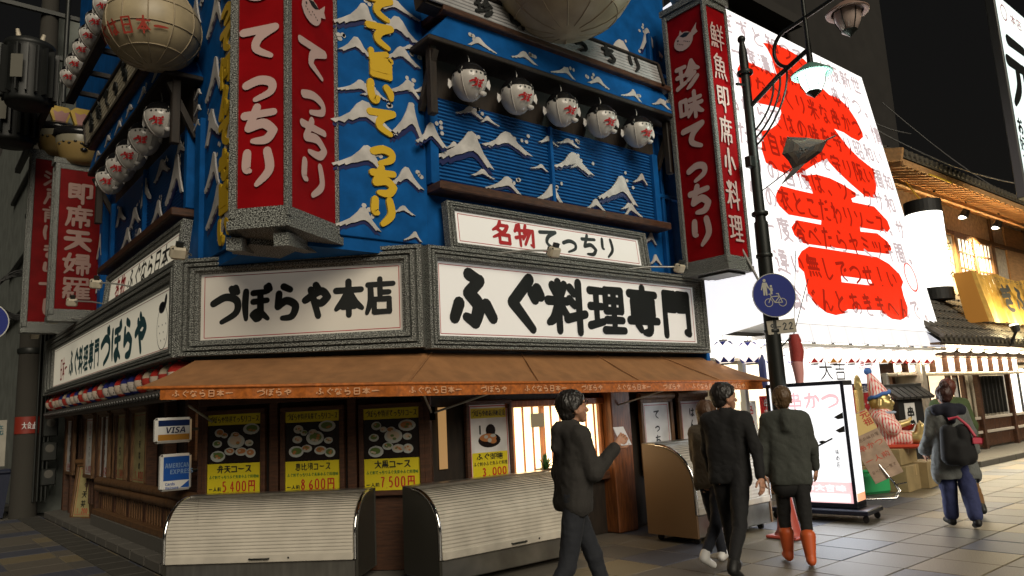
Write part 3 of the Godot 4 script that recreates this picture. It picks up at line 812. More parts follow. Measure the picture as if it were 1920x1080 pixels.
func restaurant():
	var house = thing("blowfish_restaurant", "corner restaurant with blue wave painted upper storeys and dark wooden ground floor", "restaurant", Transform3D())
	var w = MB.new()
	footprint(w, [Vector2(2.65, -7.3), Vector2(3.1, -6.85), Vector2(9.1, -6.85), Vector2(9.1, -17.6), Vector2(2.65, -17.6)], 3.3, 11.0)
	part(house, "upper_wall", w, mats.blue)
	var lo = MB.new()
	footprint(lo, [Vector2(2.85, -8.647), Vector2(4.5, -6.95), Vector2(9.1, -6.95), Vector2(9.1, -17.5), Vector2(2.85, -17.5)], 0.0, 3.32)
	part(house, "lower_wall", lo, mats.dark_wood)
	var fas = MB.new()     # the box behind the name boards: its top, its soffit and its blue end
	footprint(fas, [Vector2(2.46, -8.6), Vector2(4.30, -6.66), Vector2(9.02, -6.66), Vector2(9.02, -7.2), Vector2(5.0, -7.4), Vector2(3.2, -9.0), Vector2(3.2, -17.45), Vector2(2.46, -17.45)], 2.31, 3.31)
	part(house, "fascia_box", fas, mats.dark_metal)
	var en = MB.new()
	en.box(Vector3(9.12, 2.75, -6.78), Vector3(0.09, 1.55, 0.36), 0.01)
	part(house, "blue_end_board", en, mats.blue)
	en = MB.new(); en.box(Vector3(9.14, 1.1, -7.0), Vector3(0.08, 2.2, 0.3), 0.01)
	part(house, "blue_end_board", en, mats.blue)
	# raised boards that carry the yellow words
	var pr = MB.new()
	pr.box(Vector3(3.96, 6.4, -6.835), Vector3(1.07, 5.92, 0.03), 0.008)
	part(house, "slogan_board", pr, mats.blue)
	pr = MB.new(); pr.box(Vector3(2.635, 6.4, -8.0), Vector3(0.03, 5.96, 1.22), 0.008)
	part(house, "slogan_board", pr, mats.blue)
	for e in [[RF, 4.56, 8.44, false], [LF, -13.05, -9.05, true]]: window_bay(house, e[0], e[1], e[2], e[3])
	var pip = MB.new()
	for y in [4.6, 5.6, 6.6]: pip.box(Vector3(8.75, y, -6.8), Vector3(0.5, 0.06, 0.08), 0.01)
	for x in [8.62, 8.78]: pip.box(Vector3(x, 5.2, -6.81), Vector3(0.06, 4.0, 0.08), 0.01)
	part(house, "blue_frame", pip, mats.blue)
	pip = MB.new(); pip.box(Vector3(2.60, 5.2, -13.9), Vector3(0.1, 4.2, 0.25), 0.01)
	part(house, "blue_post", pip, mats.blue)
	pip = MB.new(); pip.box(Vector3(2.62, 5.2, -14.35), Vector3(0.1, 4.2, 0.12), 0.01)
	part(house, "blue_post", pip, mats.blue)
	pip = MB.new(); pip.box(Vector3(2.62, 4.2, -8.72), Vector3(0.1, 1.9, 0.2), 0.01)
	part(house, "blue_post", pip, mats.blue)
	# wave boards: right front
	var wr = Node3D.new(); wr.name = "right_wave_boards"; wr.transform = RF; house.add_child(wr, true)
	for q in [[3.62, 3.52, 0.5, 0.3, 0.03, 0, 0], [3.66, 4.16, 0.62, 0.36, 0.03, 0, 0], [4.22, 4.05, 0.42, 0.3, 0.03, 1, 0], [3.72, 4.62, 0.75, 0.4, 0.03, 1, 0], [4.25, 4.62, 0.42, 0.55, 0.03, 0, 0], [3.62, 5.0, 0.42, 0.22, 0.03, 0, 0], [4.22, 5.12, 0.44, 0.26, 0.03, 0, 0],
			[3.63, 5.45, 0.4, 0.26, 0.03, 1, 1], [4.2, 5.5, 0.48, 0.26, 0.03, 1, 0], [3.66, 5.75, 0.55, 0.42, 0.03, 0, 0], [4.15, 5.78, 0.6, 0.35, 0.03, 1, 1], [4.2, 6.1, 0.5, 0.2, 0.03, 0, 1], [3.7, 6.35, 0.6, 0.4, 0.03, 0, 1], [4.2, 6.5, 0.6, 0.4, 0.03, 1, 0], [4.28, 3.46, 0.22, 0.14, 0.03, 0, 0],
			[5.0, 4.45, 0.78, 0.52, 0.08, 0, 0], [5.65, 4.72, 0.75, 0.32, 0.08, 1, 0], [5.55, 4.2, 0.52, 0.25, 0.08, 0, 0], [6.3, 4.15, 0.5, 0.34, 0.08, 0, 0], [6.78, 4.65, 0.7, 0.34, 0.08, 1, 0], [7.6, 4.35, 0.75, 0.5, 0.08, 0, 0], [7.15, 4.18, 0.35, 0.2, 0.08, 1, 0], [8.1, 4.7, 0.3, 0.2, 0.08, 0, 0], [6.7, 5.0, 0.4, 0.13, 0.08, 1, 0], [5.1, 5.05, 0.4, 0.17, 0.08, 1, 0], [7.9, 4.2, 0.34, 0.22, 0.08, 0, 1],
			[4.5, 4.55, 0.4, 0.35, 0.13, 1, 0], [8.3, 3.85, 0.28, 0.22, 0.0, 0, 0], [8.4, 3.55, 0.25, 0.2, 0.0, 1, 0], [8.3, 5.4, 0.26, 0.3, 0.0, 0, 0], [8.55, 6.4, 0.5, 0.35, 0.0, 0, 0], [8.0, 6.6, 0.8, 0.4, 0.0, 1, 0], [8.7, 6.9, 0.5, 0.5, 0.0, 0, 1], [7.2, 6.6, 0.6, 0.4, 0.0, 0, 0], [5.2, 6.5, 0.6, 0.4, 0.0, 1, 0], [4.7, 6.35, 0.5, 0.4, 0.0, 0, 0]]:
		crest(wr, q[0], q[1], q[2], q[3], q[4], q[5], q[6] == 1)
	var wl = Node3D.new(); wl.name = "left_wave_boards"; wl.transform = LF; house.add_child(wl, true)
	for q in [[-8.3, 6.1, 0.5, 0.55, 0.03, 0, 0], [-8.3, 5.3, 0.5, 0.55, 0.03, 0, 0], [-8.28, 4.75, 0.5, 0.5, 0.03, 0, 1], [-8.3, 4.2, 0.45, 0.5, 0.03, 0, 0], [-8.15, 3.75, 0.6, 0.55, 0.03, 0, 0], [-7.75, 3.55, 0.6, 0.45, 0.03, 0, 1], [-7.7, 4.5, 0.4, 0.4, 0.03, 1, 1], [-7.7, 5.4, 0.4, 0.4, 0.03, 0, 1], [-7.9, 6.4, 0.6, 0.4, 0.03, 0, 1],
			[-9.6, 4.4, 0.7, 0.7, 0.08, 0, 0], [-10.2, 4.85, 0.7, 0.3, 0.08, 1, 0], [-10.4, 4.25, 0.6, 0.4, 0.08, 0, 0], [-11.0, 4.7, 0.5, 0.5, 0.08, 0, 1], [-11.6, 4.5, 0.6, 0.35, 0.08, 1, 0], [-12.1, 4.25, 0.7, 0.4, 0.08, 0, 0], [-12.5, 4.75, 0.55, 0.35, 0.08, 0, 1], [-11.3, 4.2, 0.5, 0.25, 0.08, 1, 1], [-9.35, 4.9, 0.4, 0.25, 0.08, 0, 1],
			[-8.78, 5.45, 0.24, 0.12, 0.06, 0, 0], [-8.78, 5.25, 0.24, 0.12, 0.06, 0, 0], [-8.78, 5.05, 0.28, 0.14, 0.06, 0, 0], [-14.0, 4.5, 0.35, 0.5, 0.08, 0, 0], [-14.0, 3.9, 0.3, 0.4, 0.08, 0, 1],
			[-11.0, 6.6, 0.8, 0.6, 0.0, 0, 0], [-11.9, 6.5, 0.8, 0.8, 0.0, 1, 0], [-12.8, 6.4, 0.7, 0.7, 0.0, 0, 1], [-13.5, 6.2, 0.7, 0.9, 0.0, 0, 0], [-13.3, 5.7, 0.6, 0.7, 0.0, 1, 1], [-12.4, 7.1, 0.7, 0.5, 0.0, 0, 0], [-11.4, 7.2, 0.7, 0.5, 0.0, 0, 1], [-8.7, 6.7, 0.5, 0.5, 0.0, 1, 0], [-9.2, 6.5, 0.5, 0.5, 0.0, 0, 0]]:
		crest(wl, q[0], q[1], q[2], q[3], q[4], q[5], q[6] == 1)
	for i in 16:
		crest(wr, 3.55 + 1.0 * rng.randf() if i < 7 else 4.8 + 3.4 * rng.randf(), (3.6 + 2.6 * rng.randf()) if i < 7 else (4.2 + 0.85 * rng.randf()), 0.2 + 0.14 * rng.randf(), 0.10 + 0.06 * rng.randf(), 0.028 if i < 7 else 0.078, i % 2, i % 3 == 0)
	# raised yellow words on the boards
	for e in [["江戸ってて旨いてっちり", RF, 3.74, 0.36, 3.59, 0.045, 0.336], ["まって何んても旨い", LF, -8.05, 0.38, 3.46, 0.045, 0.36]]:
		var s: String = e[0]
		for i in s.length():
			var b = MB.new(); b.xf = e[1]
			var y: float = e[4] + (s.length() - 1 - i) * e[6]
			put_char(b, s[i], e[2], y, e[3], e[6] * 0.94, 0.03, 0.125, 0.03, 0.3)
			part(house, "yellow_letter", b, mats.yellow)
	# third-floor balcony beam above the side street
	var beam = MB.new(); beam.xf = LF
	beam.box(Vector3(-13.2, 7.78, 0.42), Vector3(4.6, 0.12, 0.14), 0.01)
	for u in [-15.2, -14.2, -13.2, -12.2, -11.2]: beam.box(Vector3(u, 7.86, 0.2), Vector3(0.08, 0.08, 0.5))
	part(house, "lantern_beam", beam, mats.dark_wood)
	# ground floor, right front: shoji window, entrance post, lintel, rafters of the little eave
	var g = RF
	var lin = MB.new(); lin.xf = at(g, 0, 0, -0.1)
	lin.box(Vector3(6.9, 1.88, 0.06), Vector3(4.6, 0.14, 0.14), 0.01)
	part(house, "lintel", lin, mats.brown_wood)
	lin = MB.new(); lin.xf = at(g, 0, 0, -0.1)
	lin.box(Vector3(6.35, 0.72, 0.05), Vector3(1.7, 0.1, 0.12), 0.01)
	part(house, "window_sill", lin, mats.brown_wood)
	var win = Node3D.new(); win.name = "lattice_window"; win.transform = at(g, 6.3, 0.78, -0.1); house.add_child(win, true)
	var gl = MB.new()
	gl.rect(-0.72, 0.02, 0.78, 0.84, 0.02)
	part(win, "lit_paper", gl, glow("lit_paper", Color(1.0, 0.70, 0.34), 1.9))
	var fr = MB.new()
	for u in [-0.74, -0.20, 0.8]: fr.box(Vector3(u, 0.42, 0.04), Vector3(0.06, 0.95, 0.05), 0.006)
	fr.box(Vector3(0.03, 0.88, 0.05), Vector3(1.64, 0.08, 0.08), 0.006)
	fr.box(Vector3(0.03, 0.0, 0.05), Vector3(1.64, 0.08, 0.08), 0.006)
	part(win, "window_frame", fr, mats.orange_wood)
	for i in 10:
		var u = -0.64 + i * 0.15
		if absf(u + 0.20) < 0.05: continue
		var sl = MB.new()
		sl.box(Vector3(u, 0.43, 0.03), Vector3(0.022, 0.82, 0.014))
		part(win, "lattice_bar", sl, mats.orange_wood)
	var nt = MB.new()
	nt.box(Vector3(-0.30, 0.68, 0.075), Vector3(0.2, 0.16, 0.01))
	part(win, "dark_notice", nt, mats.ink)
	area("lattice_window_light", at(g, 6.33, 1.2, 0.02), Vector2(1.4, 0.8), Color(1.0, 0.7, 0.36), 1.2)
	var post = MB.new(); post.xf = at(g, 0, 0, -0.1)
	post.box(Vector3(7.33, 0.98, 0.1), Vector3(0.36, 1.95, 0.22), 0.012)
	part(house, "entrance_post", post, mats.orange_wood)
	for q in [[4.66, 1.3], [7.62, 1.2]]:
		var st = MB.new(); st.xf = at(g, 0, 0, -0.1)
		st.rect(q[0] - 0.055, q[1] - 0.3, q[0] + 0.055, q[1] + 0.36, 0.03)
		part(house, "side_light_panel", st, glow("amber_panel", Color(1.0, 0.55, 0.2), 0.34, Color(0.08, 0.05, 0.03)))
	var eave = MB.new(); eave.xf = at(g, 0, 0, -0.1)
	eave.box(Vector3(8.1, 1.97, 0.22), Vector3(2.1, 0.05, 0.5))
	part(house, "little_eave", eave, mats.dark_wood)
	for i in 12:
		var ra = MB.new(); ra.xf = at(g, 0, 0, -0.1)
		ra.box(Vector3(7.2 + i * 0.17, 1.9, 0.24), Vector3(0.06, 0.09, 0.46), 0.006)
		part(house, "rafter", ra, mats.tan_wood)
	# cut corner: posts between the menu posters
	for u in [-0.02, 0.8, 1.68, 2.5]:
		var p = MB.new(); p.xf = CF
		p.box(Vector3(u, 1.0, 0.04), Vector3(0.1, 2.0, 0.1), 0.008)
		part(house, "corner_post", p, mats.brown_wood)
	var dl = MB.new(); dl.xf = CF
	dl.box(Vector3(1.25, 1.86, 0.05), Vector3(2.6, 0.12, 0.12), 0.01)
	part(house, "corner_lintel", dl, mats.brown_wood)
	dl = MB.new(); dl.xf = CF
	dl.box(Vector3(1.25, 0.4, 0.02), Vector3(2.5, 0.8, 0.03))
	part(house, "corner_wainscot", dl, mats.brown_wood)
	# side street: plinth, low wall of upright boards, bundled bamboo rail, posts, tiled eave under the lanterns
	var sl = at(LF, 0, 0, -0.2)
	var pl = MB.new(); pl.xf = sl
	pl.box(Vector3(-11.4, 0.16, 0.12), Vector3(5.4, 0.24, 0.26), 0.01)
	part(house, "plinth", pl, mats.concrete)
	var beam2 = MB.new(); beam2.xf = sl
	beam2.box(Vector3(-11.4, 0.32, 0.14), Vector3(5.3, 0.09, 0.2), 0.01)
	part(house, "low_beam", beam2, mats.tan_wood)
	for i in 40:
		var bo = MB.new(); bo.xf = sl
		bo.box(Vector3(-14.05 + i * 0.132, 0.5, 0.11), Vector3(0.085, 0.3, 0.06), 0.006)
		part(house, "low_board", bo, mats.tan_wood)
	for i in 9:
		for k in 2:
			var ro = MB.new(); ro.xf = sl
			var u = -14.1 + i * 0.6
			ro.tube([Vector3(u, 0.69 + k * 0.11, 0.17), Vector3(u + 0.05, 0.69 + k * 0.11, 0.17), Vector3(u + 0.3, 0.69 + k * 0.11, 0.17), Vector3(u + 0.55, 0.69 + k * 0.11, 0.17), Vector3(u + 0.59, 0.69 + k * 0.11, 0.17)], [0.045, 0.06, 0.062, 0.06, 0.045], 10)
			part(house, "bamboo_roll", ro, mats.tan_wood)
	for u in [-17.4, -16.7, -14.4, -13.9, -13.0, -12.1, -11.2, -10.3, -9.4, -8.8]:
		var p = MB.new(); p.xf = sl
		p.box(Vector3(u, 1.05, 0.08), Vector3(0.12, 2.1, 0.14), 0.01)
		part(house, "wall_post", p, mats.brown_wood)
	var te = MB.new(); te.xf = sl
	te.quad(Vector3(-17.4, 1.92, 0.5), Vector3(-8.7, 1.92, 0.5), Vector3(-8.7, 2.15, 0.05), Vector3(-17.4, 2.15, 0.05))
	te.box(Vector3(-13.05, 1.9, 0.48), Vector3(8.7, 0.05, 0.05))
	part(house, "eave_board", te, mats.dark_wood)
	var tl = MB.new(); tl.xf = sl
	for i in 58:
		var u = -17.35 + i * 0.15
		tl.tube([Vector3(u, 1.95, 0.53), Vector3(u, 2.17, 0.07)], 0.04, 6)
	part(house, "eave_tiles", tl, mats.tile, true)
	var dr = MB.new(); dr.xf = sl
	dr.box(Vector3(-15.6, 1.0, 0.02), Vector3(1.9, 1.9, 0.04))
	for i in 8: dr.box(Vector3(-16.4 + i * 0.22, 1.1, 0.06), Vector3(0.03, 1.5, 0.03))
	part(house, "entrance_door", dr, mats.brown_wood)
	var lit = MB.new(); lit.xf = at(LF, 0, 0, -0.2)
	lit.rect(-9.35, 1.2, -8.9, 1.75, 0.03)
	part(house, "lit_side_window", lit, glow("amber_panel_2", Color(1.0, 0.62, 0.28), 0.8))
	for i in 4:
		var lb = MB.new(); lb.xf = at(LF, 0, 0, -0.2)
		lb.box(Vector3(-9.3 + i * 0.13, 1.47, 0.06), Vector3(0.03, 0.56, 0.04))
		part(house, "lattice_bar", lb, mats.brown_wood)
	awning()

func awning():
	var aw = thing("shop_awning", "long orange canvas awning over the restaurant's ground floor with lettered valance", "awning", Transform3D())
	var pts = [[Vector3(2.5, 2.29, -8.42), Vector3(1.80, 1.975, -7.83)], [Vector3(4.3, 2.23, -6.68), Vector3(3.58, 1.885, -6.05)], [Vector3(9.1, 2.215, -6.68), Vector3(9.85, 1.83, -6.05)]]
	var cl = MB.new()
	for i in 2:
		var m = 12 if i == 1 else 6
		for k in m:
			var q = []
			for e in [0.0, 1.0]:
				for t in [0.0, 0.5, 1.0]:
					var f: float = (k + e) / m
					var p: Vector3 = pts[i][1].lerp(pts[i + 1][1], f).lerp(pts[i][0].lerp(pts[i + 1][0], f), t)
					if t == 0.5: p.y -= 0.018 + 0.008 * sin(f * 21.0)
					q.append(p)
			for j in 2:
				cl.quad(q[j], q[j + 3], q[j + 4], q[j + 1])
	var side = MB.new()
	part(aw, "canopy_cloth", cl, mats.awning)
	side.tube([pts[0][1], pts[1][1], pts[2][1]], 0.016, 8)
	part(aw, "front_rail", side, mats.valance)
	for f in [0.02, 0.28, 0.54, 0.80]:
		var sm = MB.new()
		sm.tube([pts[1][0].lerp(pts[2][0], f) + Vector3(0, 0.006, 0), pts[1][1].lerp(pts[2][1], f) + Vector3(0, 0.006, 0)], 0.009, 5)
		part(aw, "cloth_seam", sm, mats.awning)
	for i in 2:
		var va = MB.new()
		var a: Vector3 = pts[i][1] + (Vector3(0.06, -0.012, 0.05) if i == 0 else Vector3(0.0, -0.012, 0.0))
		var e: Vector3 = pts[i + 1][1] - Vector3(0.0 if i == 0 else 0.3, 0.012, 0)
		if i == 0: a += (e - a) * 0.06
		var m = 40
		for k in m:
			var p = a.lerp(e, float(k) / m)
			var q = a.lerp(e, float(k + 1) / m)
			var o = (Vector3(-0.7, 0, 0.7) if i == 0 else Vector3(0, 0, 1))
			var dp = o * 0.007 * sin(k * 1.3) + Vector3(0, -0.105, 0)
			var dq = o * 0.007 * sin((k + 1) * 1.3) + Vector3(0, -0.105, 0)
			va.quad(p + dp, q + dq, q, p)
		part(aw, "valance", va, mats.valance)
		var dir = (e - a).normalized()
		var out = dir.cross(Vector3.UP).normalized()
		var tx = Transform3D(Basis(dir, out.cross(dir), out), a + Vector3(0, -0.105, 0) + out * 0.011)
		var l = a.distance_to(e)
		var x = 0.12
		var words = ["ふぐなら日本一", "づぼらや"]
		var n = 0
		while x + 0.6 < l:
			var s: String = words[n % 2]
			letters(aw, "valance_letter", mat("pale_print", Color(0.60, 0.32, 0.17), 0.6), s, x, 0.02, s.length() * 0.088, 0.07, 0.0, 0.085, 0.0, false, 0.94, 0.45, tx)
			x += s.length() * 0.088 + 0.22
			n += 1
	for q in [[Vector3(4.49, 1.6, -6.86), Vector3(4.0, 1.86, -6.3)], [Vector3(4.49, 1.6, -6.86), Vector3(4.95, 1.82, -6.2)], [Vector3(7.18, 1.55, -6.86), Vector3(7.75, 1.78, -6.2)], [Vector3(2.78, 1.62, -8.66), Vector3(2.35, 1.8, -8.1)]]:
		var br = MB.new()
		br.tube([q[0], q[1]], 0.013, 6)
		br.box(q[0], Vector3(0.05, 0.14, 0.06))
		part(aw, "awning_arm", br, mat("pale_metal", Color(0.4, 0.4, 0.38), 0.4, 0.6))
# ------------------------------------------------------------------ the skewer shop with the leaning lit board
const DAI := "218,566 276,580 325,579 374,575 389,566 393,530 443,510 482,512 514,501 539,474 552,445 549,434 520,418 489,419 460,425 420,425 437,410 461,391 496,374 552,357 542,318 516,285 472,282 421,302 376,323 346,342 291,320 229,291 165,281 137,283 113,291 111,314 125,355 158,365 191,384 216,413 218,423 192,421 138,414 110,419 97,434 94,454 99,474 118,493 133,502 166,501 201,501 239,502 238,517 237,540 229,557"
const BARS := "144,252 193,252 253,254 251,267 234,281 229,286 288,299 338,300 382,295 433,284 427,274 405,267 407,260 500,264 544,238 546,221 528,211 407,206 404,197 477,202 514,188 523,173 503,160 340,152 193,147 169,147 146,159 142,173 167,190 199,191 251,192 257,201 203,199 144,197 121,210 113,222 123,235"
const BOXED := "186,143 280,145 444,148 489,138 524,119 531,103 516,91 513,71 516,49 504,30 467,20 430,21 404,29 390,36 264,32 243,23 215,19 186,22 154,36 139,53 143,72 145,92 132,100 136,116 156,131"
func shape(s: String, k := 0.01) -> PackedVector2Array:
	var p = PackedVector2Array()
	for w in s.split(" "):
		var q = w.split(",")
		p.append(Vector2(q[0].to_float(), q[1].to_float()) * k)
	return p
func skewer_shop():
	var shop = thing("skewer_shop", "skewer shop with open lit ground floor under a huge leaning lit board", "shop", Transform3D())
	var b = MB.new()
	b.box(Vector3(13.55, 5.6, -8.6), Vector3(6.3, 6.2, 2.4))
	b.box(Vector3(13.55, 1.3, -9.0), Vector3(6.3, 2.6, 0.2))
	b.box(Vector3(16.6, 1.3, -7.9), Vector3(0.2, 2.6, 2.4))
	b.box(Vector3(10.45, 1.3, -8.3), Vector3(0.16, 2.6, 1.6))
	part(shop, "wall", b, mat("shop_wall", Color(0.30, 0.27, 0.22), 0.8, 0.0, T.dirt, Vector3(0.5, 0.5, 0.5)))
	var ce = MB.new()
	ce.box(Vector3(13.55, 2.52, -7.6), Vector3(6.2, 0.06, 2.4))
	part(shop, "ceiling", ce, mats.white_paint)
	# columns, glass door frames and a lit back room with posters
	for x in [10.6, 11.9, 13.1, 14.35, 15.6]:
		var c = MB.new()
		c.box(Vector3(x, 1.1, -7.05), Vector3(0.1, 2.2, 0.1), 0.01)
		part(shop, "door_post", c, mat("pale_metal", Color(0.4, 0.4, 0.38), 0.4, 0.6))
	var rm = MB.new()
	rm.rect(9.35, 0.6, 12.9, 2.2, -7.75)
	part(shop, "lit_back_wall", rm, glow("warm_room", Color(1.0, 0.80, 0.50), 1.3))
	var ct = MB.new()
	ct.box(Vector3(12.0, 0.45, -7.45), Vector3(2.6, 0.9, 0.4), 0.02)
	part(shop, "counter", ct, mats.tan_wood)
	for q in [[10.9, 1.2, 0.4, 0.7, 0], [11.4, 1.35, 0.3, 0.55, 1], [11.85, 1.2, 0.35, 0.6, 0], [12.5, 1.3, 0.3, 0.7, 0]]:
		var p = MB.new()
		p.box(Vector3(q[0], q[1], -7.2), Vector3(q[2], q[3], 0.02))
		var po = part(shop, "shop_poster", p, mats.red_text if q[4] else mats.panel)
		var tx = MB.new()
		write(tx, "串かつ", q[0] - q[2] * 0.3, q[1] - q[3] * 0.42, q[2] * 0.6, q[3] * 0.84, -7.185, 0.06, 0.0, true)
		part(po, "poster_lettering", tx, mats.panel if q[4] else mats.red_text)
	omni("shop_room_light", Vector3(12.0, 2.36, -7.4), Color(1.0, 0.85, 0.62), 0.9, 0.12)
	var bulb = MB.new()
	bulb.ball(Vector3(12.0, 2.36, -7.4), Vector3(0.1, 0.1, 0.1))
	part(shop, "ceiling_lamp", bulb, glow("bulb", Color(1.0, 0.9, 0.7), 6.0))
	# the board itself: a lit box leaning back, with a plain lit side towards the alley
	var u = Vector3(0, 0.9889, -0.1486)
	var sx = Transform3D(Basis(Vector3.RIGHT, u, Vector3.RIGHT.cross(u)), Vector3(10.35, 2.75, -6.33))
	var sign = thing("giant_lit_sign", "giant white lit signboard with red brush characters leaning back above the skewer shop", "sign", sx)
	var white = glow("sign_white", Color(1.0, 0.985, 0.97), 1.05)
	var fb = MB.new()
	fb.rect(0, 0, 6.39, 6.06, 0)
	part(sign, "lit_face", fb, white)
	var bk = MB.new()
	bk.box(Vector3(3.2, 3.03, -0.35), Vector3(6.36, 6.04, 0.6))
	part(sign, "sign_case", bk, mats.white_paint)
	var sd = MB.new()
	sd.quad(Vector3(0, 0, -3.0), Vector3(0, 0, 0), Vector3(0, 6.06, 0), Vector3(0, 6.06, -3.0))
	part(sign, "lit_side", sd, glow("sign_side", Color(0.97, 0.96, 1.0), 0.85))
	var sea = MB.new()
	for i in 4: sea.rect(1.28 * (i + 1) - 0.004, 0.0, 1.28 * (i + 1) + 0.004, 6.06, 0.0045)
	for i in 4: sea.rect(0.0, 1.21 * (i + 1) - 0.004, 6.39, 1.21 * (i + 1) + 0.004, 0.0042)
	part(sign, "face_seams", sea, glow("sign_seam", Color(0.8, 0.74, 0.72), 0.75, Color(0.1, 0.1, 0.1)))
	var lo = MB.new()
	var z0 = 0.02
	for i in 11:
		var x = i * 0.58
		lo.quad(Vector3(x + 0.004, -0.31, 0.02), Vector3(x + 0.575, -0.31, 0.02), Vector3(x + 0.575, -0.012, z0), Vector3(x + 0.004, -0.012, z0))
	part(sign, "lower_band", lo, glow("sign_band", Color(0.95, 0.94, 1.0), 0.66))
	var seam = MB.new()
	seam.rect(0, -0.32, 6.39, 0.0, 0.012)
	part(sign, "band_seams", seam, mat("grey_seam", Color(0.35, 0.35, 0.38), 0.6))
	var und = MB.new()
	und.box(Vector3(3.2, -0.36, -0.5), Vector3(6.39, 0.05, 1.05), 0.01)
	part(sign, "lower_edge", und, mats.white_paint)
	var rows = ["違ぎずと知ってる大阪新世", "の一度漬け禁止は、串かつ。", "のソなつくり米な串かつ。情", "串ならではの味を守り昭和い", "た日自慢の米を守り阪い間知", "クの自慢は、ソークサ和", "クの衣とこだわりソース。サ", "一度食べたらヤミツキ間。", "違い無しでっせ！い", "食べんとあきまへんで。"]
	var vs = [5.72, 5.12, 4.52, 3.94, 3.36, 2.80, 2.24, 1.66, 1.05, 0.44]
	var solid = [shape(DAI), shape(BARS), shape(BOXED)]
	var gl = MB.new()
	var rl = MB.new()      # the same small lettering shows darker through the red
	for i in 10:
		var s: String = rows[i]
		var x0 = 0.6 if i == 8 else 0.75 if i == 9 else 0.35 + 0.12 * (i % 3)
		var cw = minf(0.5, 5.85 / s.length())
		for k in s.length():
			var n = 0
			for g in glyph(s[k]):
				var q = PackedVector2Array()
				for p in g[0]: q.append(Vector2(x0 + (k + p.x * 0.8) * cw, vs[i] - 0.23 + p.y * 0.46))
				if g[1]: q = smooth_line(q, 5)
				elif q.size() == 2: q = PackedVector2Array([q[0], q[0].lerp(q[1], 0.5), q[1]])
				for j in q.size() - 1:
					var m = (q[j] + q[j + 1]) * 0.5
					var over = false
					for f in solid: over = over or Geometry2D.is_point_in_polygon(m, f)
					var d = (q[j + 1] - q[j]) * 0.08
					stroke(rl if over else gl, PackedVector2Array([q[j] - d, q[j + 1] + d]), 0.031 - 0.013 * j / q.size(), 0.010 + n * 0.0004, 0.0, 0.0, false)
					n += 1
	part(sign, "small_lettering", gl, glow("sign_grey", Color(0.66, 0.54, 0.54), 0.90, Color(0.08, 0.07, 0.07)))
	part(sign, "small_lettering_on_red", rl, glow("sign_dark_red", Color(0.46, 0.008, 0.0), 0.8, Color(0.04, 0.004, 0.002)))
	var red = glow("sign_red", Color(1.0, 0.028, 0.003), 0.98, Color(0.06, 0.004, 0.002))
	for s in [[DAI, "big_character_stroke"], [BARS, "big_character_bars"], [BOXED, "big_character_box"]]:
		var p = MB.new()
		p.poly(shape(s[0]), 0.005)
		part(sign, s[1], p, red)
	var ho = MB.new()
	ho.poly(shape("273,95 386,96 389,85 269,83"), 0.0085)
	part(sign, "big_character_opening", ho, white)
	var rg = MB.new()
	rg.ring(5.72, 1.16, 0.016, 0.26, 0.034, 26, 0.32)
	part(sign, "round_stamp", rg, red)
	area("giant_sign_light", sx * Transform3D(Basis(Vector3.UP, PI), Vector3(3.2, 3.0, 0.12)), Vector2(6.2, 5.8), Color(1.0, 0.93, 0.9), 26.0)
	# white name panel under it
	var nb = thing("name_panel", "white lit name panel with two small black characters under the giant board", "sign", shifted(Vector3(10.35, 1.76, -6.52)))
	var np = MB.new()
	np.rect(0, 0, 3.75, 0.47, 0.06)
	part(nb, "lit_panel", np, glow("panel_white", Color(0.98, 0.98, 1.0), 1.0))
	var nf = MB.new()
	nf.box(Vector3(1.87, 0.235, 0.0), Vector3(3.82, 0.52, 0.1), 0.01)
	part(nb, "panel_case", nf, mat("navy_frame", Color(0.02, 0.03, 0.12), 0.5))
	var nt = MB.new()
	write(nt, "大吉", 1.55, 0.06, 0.95, 0.36, 0.064, 0.045)
	part(nb, "panel_lettering", nt, mats.ink)
	var nr = MB.new()
	nr.outline(2.95, 0.27, 3.55, 0.44, 0.064, 0.012)
	write(nr, "串かつ", 3.0, 0.29, 0.5, 0.13, 0.064, 0.07)
	part(nb, "red_stamp", nr, mats.red_text)
	# white awning soffit with lamps: paper lanterns hang from it
	var sp = MB.new()
	sp.box(Vector3(2.5, 0.17, 0), Vector3(7.5, 0.34, 0.06), 0.01)
	single("lit_band_light", sp, glow("soffit_white", Color(1.0, 0.95, 0.85), 1.5), "glowing white band behind the lanterns under the giant board", "light", shifted(Vector3(10.35, 2.22, -6.75)))
	area("soffit_light", shifted(Vector3(13.5, 2.39, -6.70), PI), Vector2(6.0, 0.3), Color(1.0, 0.94, 0.84), 16.0)
	# upright lightbox on castors
	var lx = Transform3D(Basis(Vector3.UP, -1.42) * Basis.from_scale(Vector3(0.80, 1, 1)), Vector3(9.55, 0.0, -5.36))
	var lb = thing("standing_lightbox", "tall white lightbox sign with pink lettering on a dark wheeled frame", "sign", lx)
	var fr = MB.new()
	for x in [-0.62, 0.62]: fr.box(Vector3(x, 0.96, 0), Vector3(0.05, 1.56, 0.36), 0.006)
	fr.box(Vector3(0, 1.74, 0), Vector3(1.29, 0.05, 0.36), 0.006)
	fr.box(Vector3(0, 0.19, 0), Vector3(1.29, 0.06, 0.36), 0.006)
	fr.box(Vector3(0.05, 0.125, 0.02), Vector3(1.6, 0.06, 0.62), 0.01)
	part(lb, "frame", fr, mat("navy_black", Color(0.012, 0.016, 0.03), 0.4, 0.3))
	var fa = MB.new()
	fa.rect(-0.595, 0.22, 0.595, 1.715, 0.165)
	part(lb, "lit_panel", fa, glow("lightbox_white", Color(0.96, 0.97, 1.0), 1.1))
	var sf = MB.new()
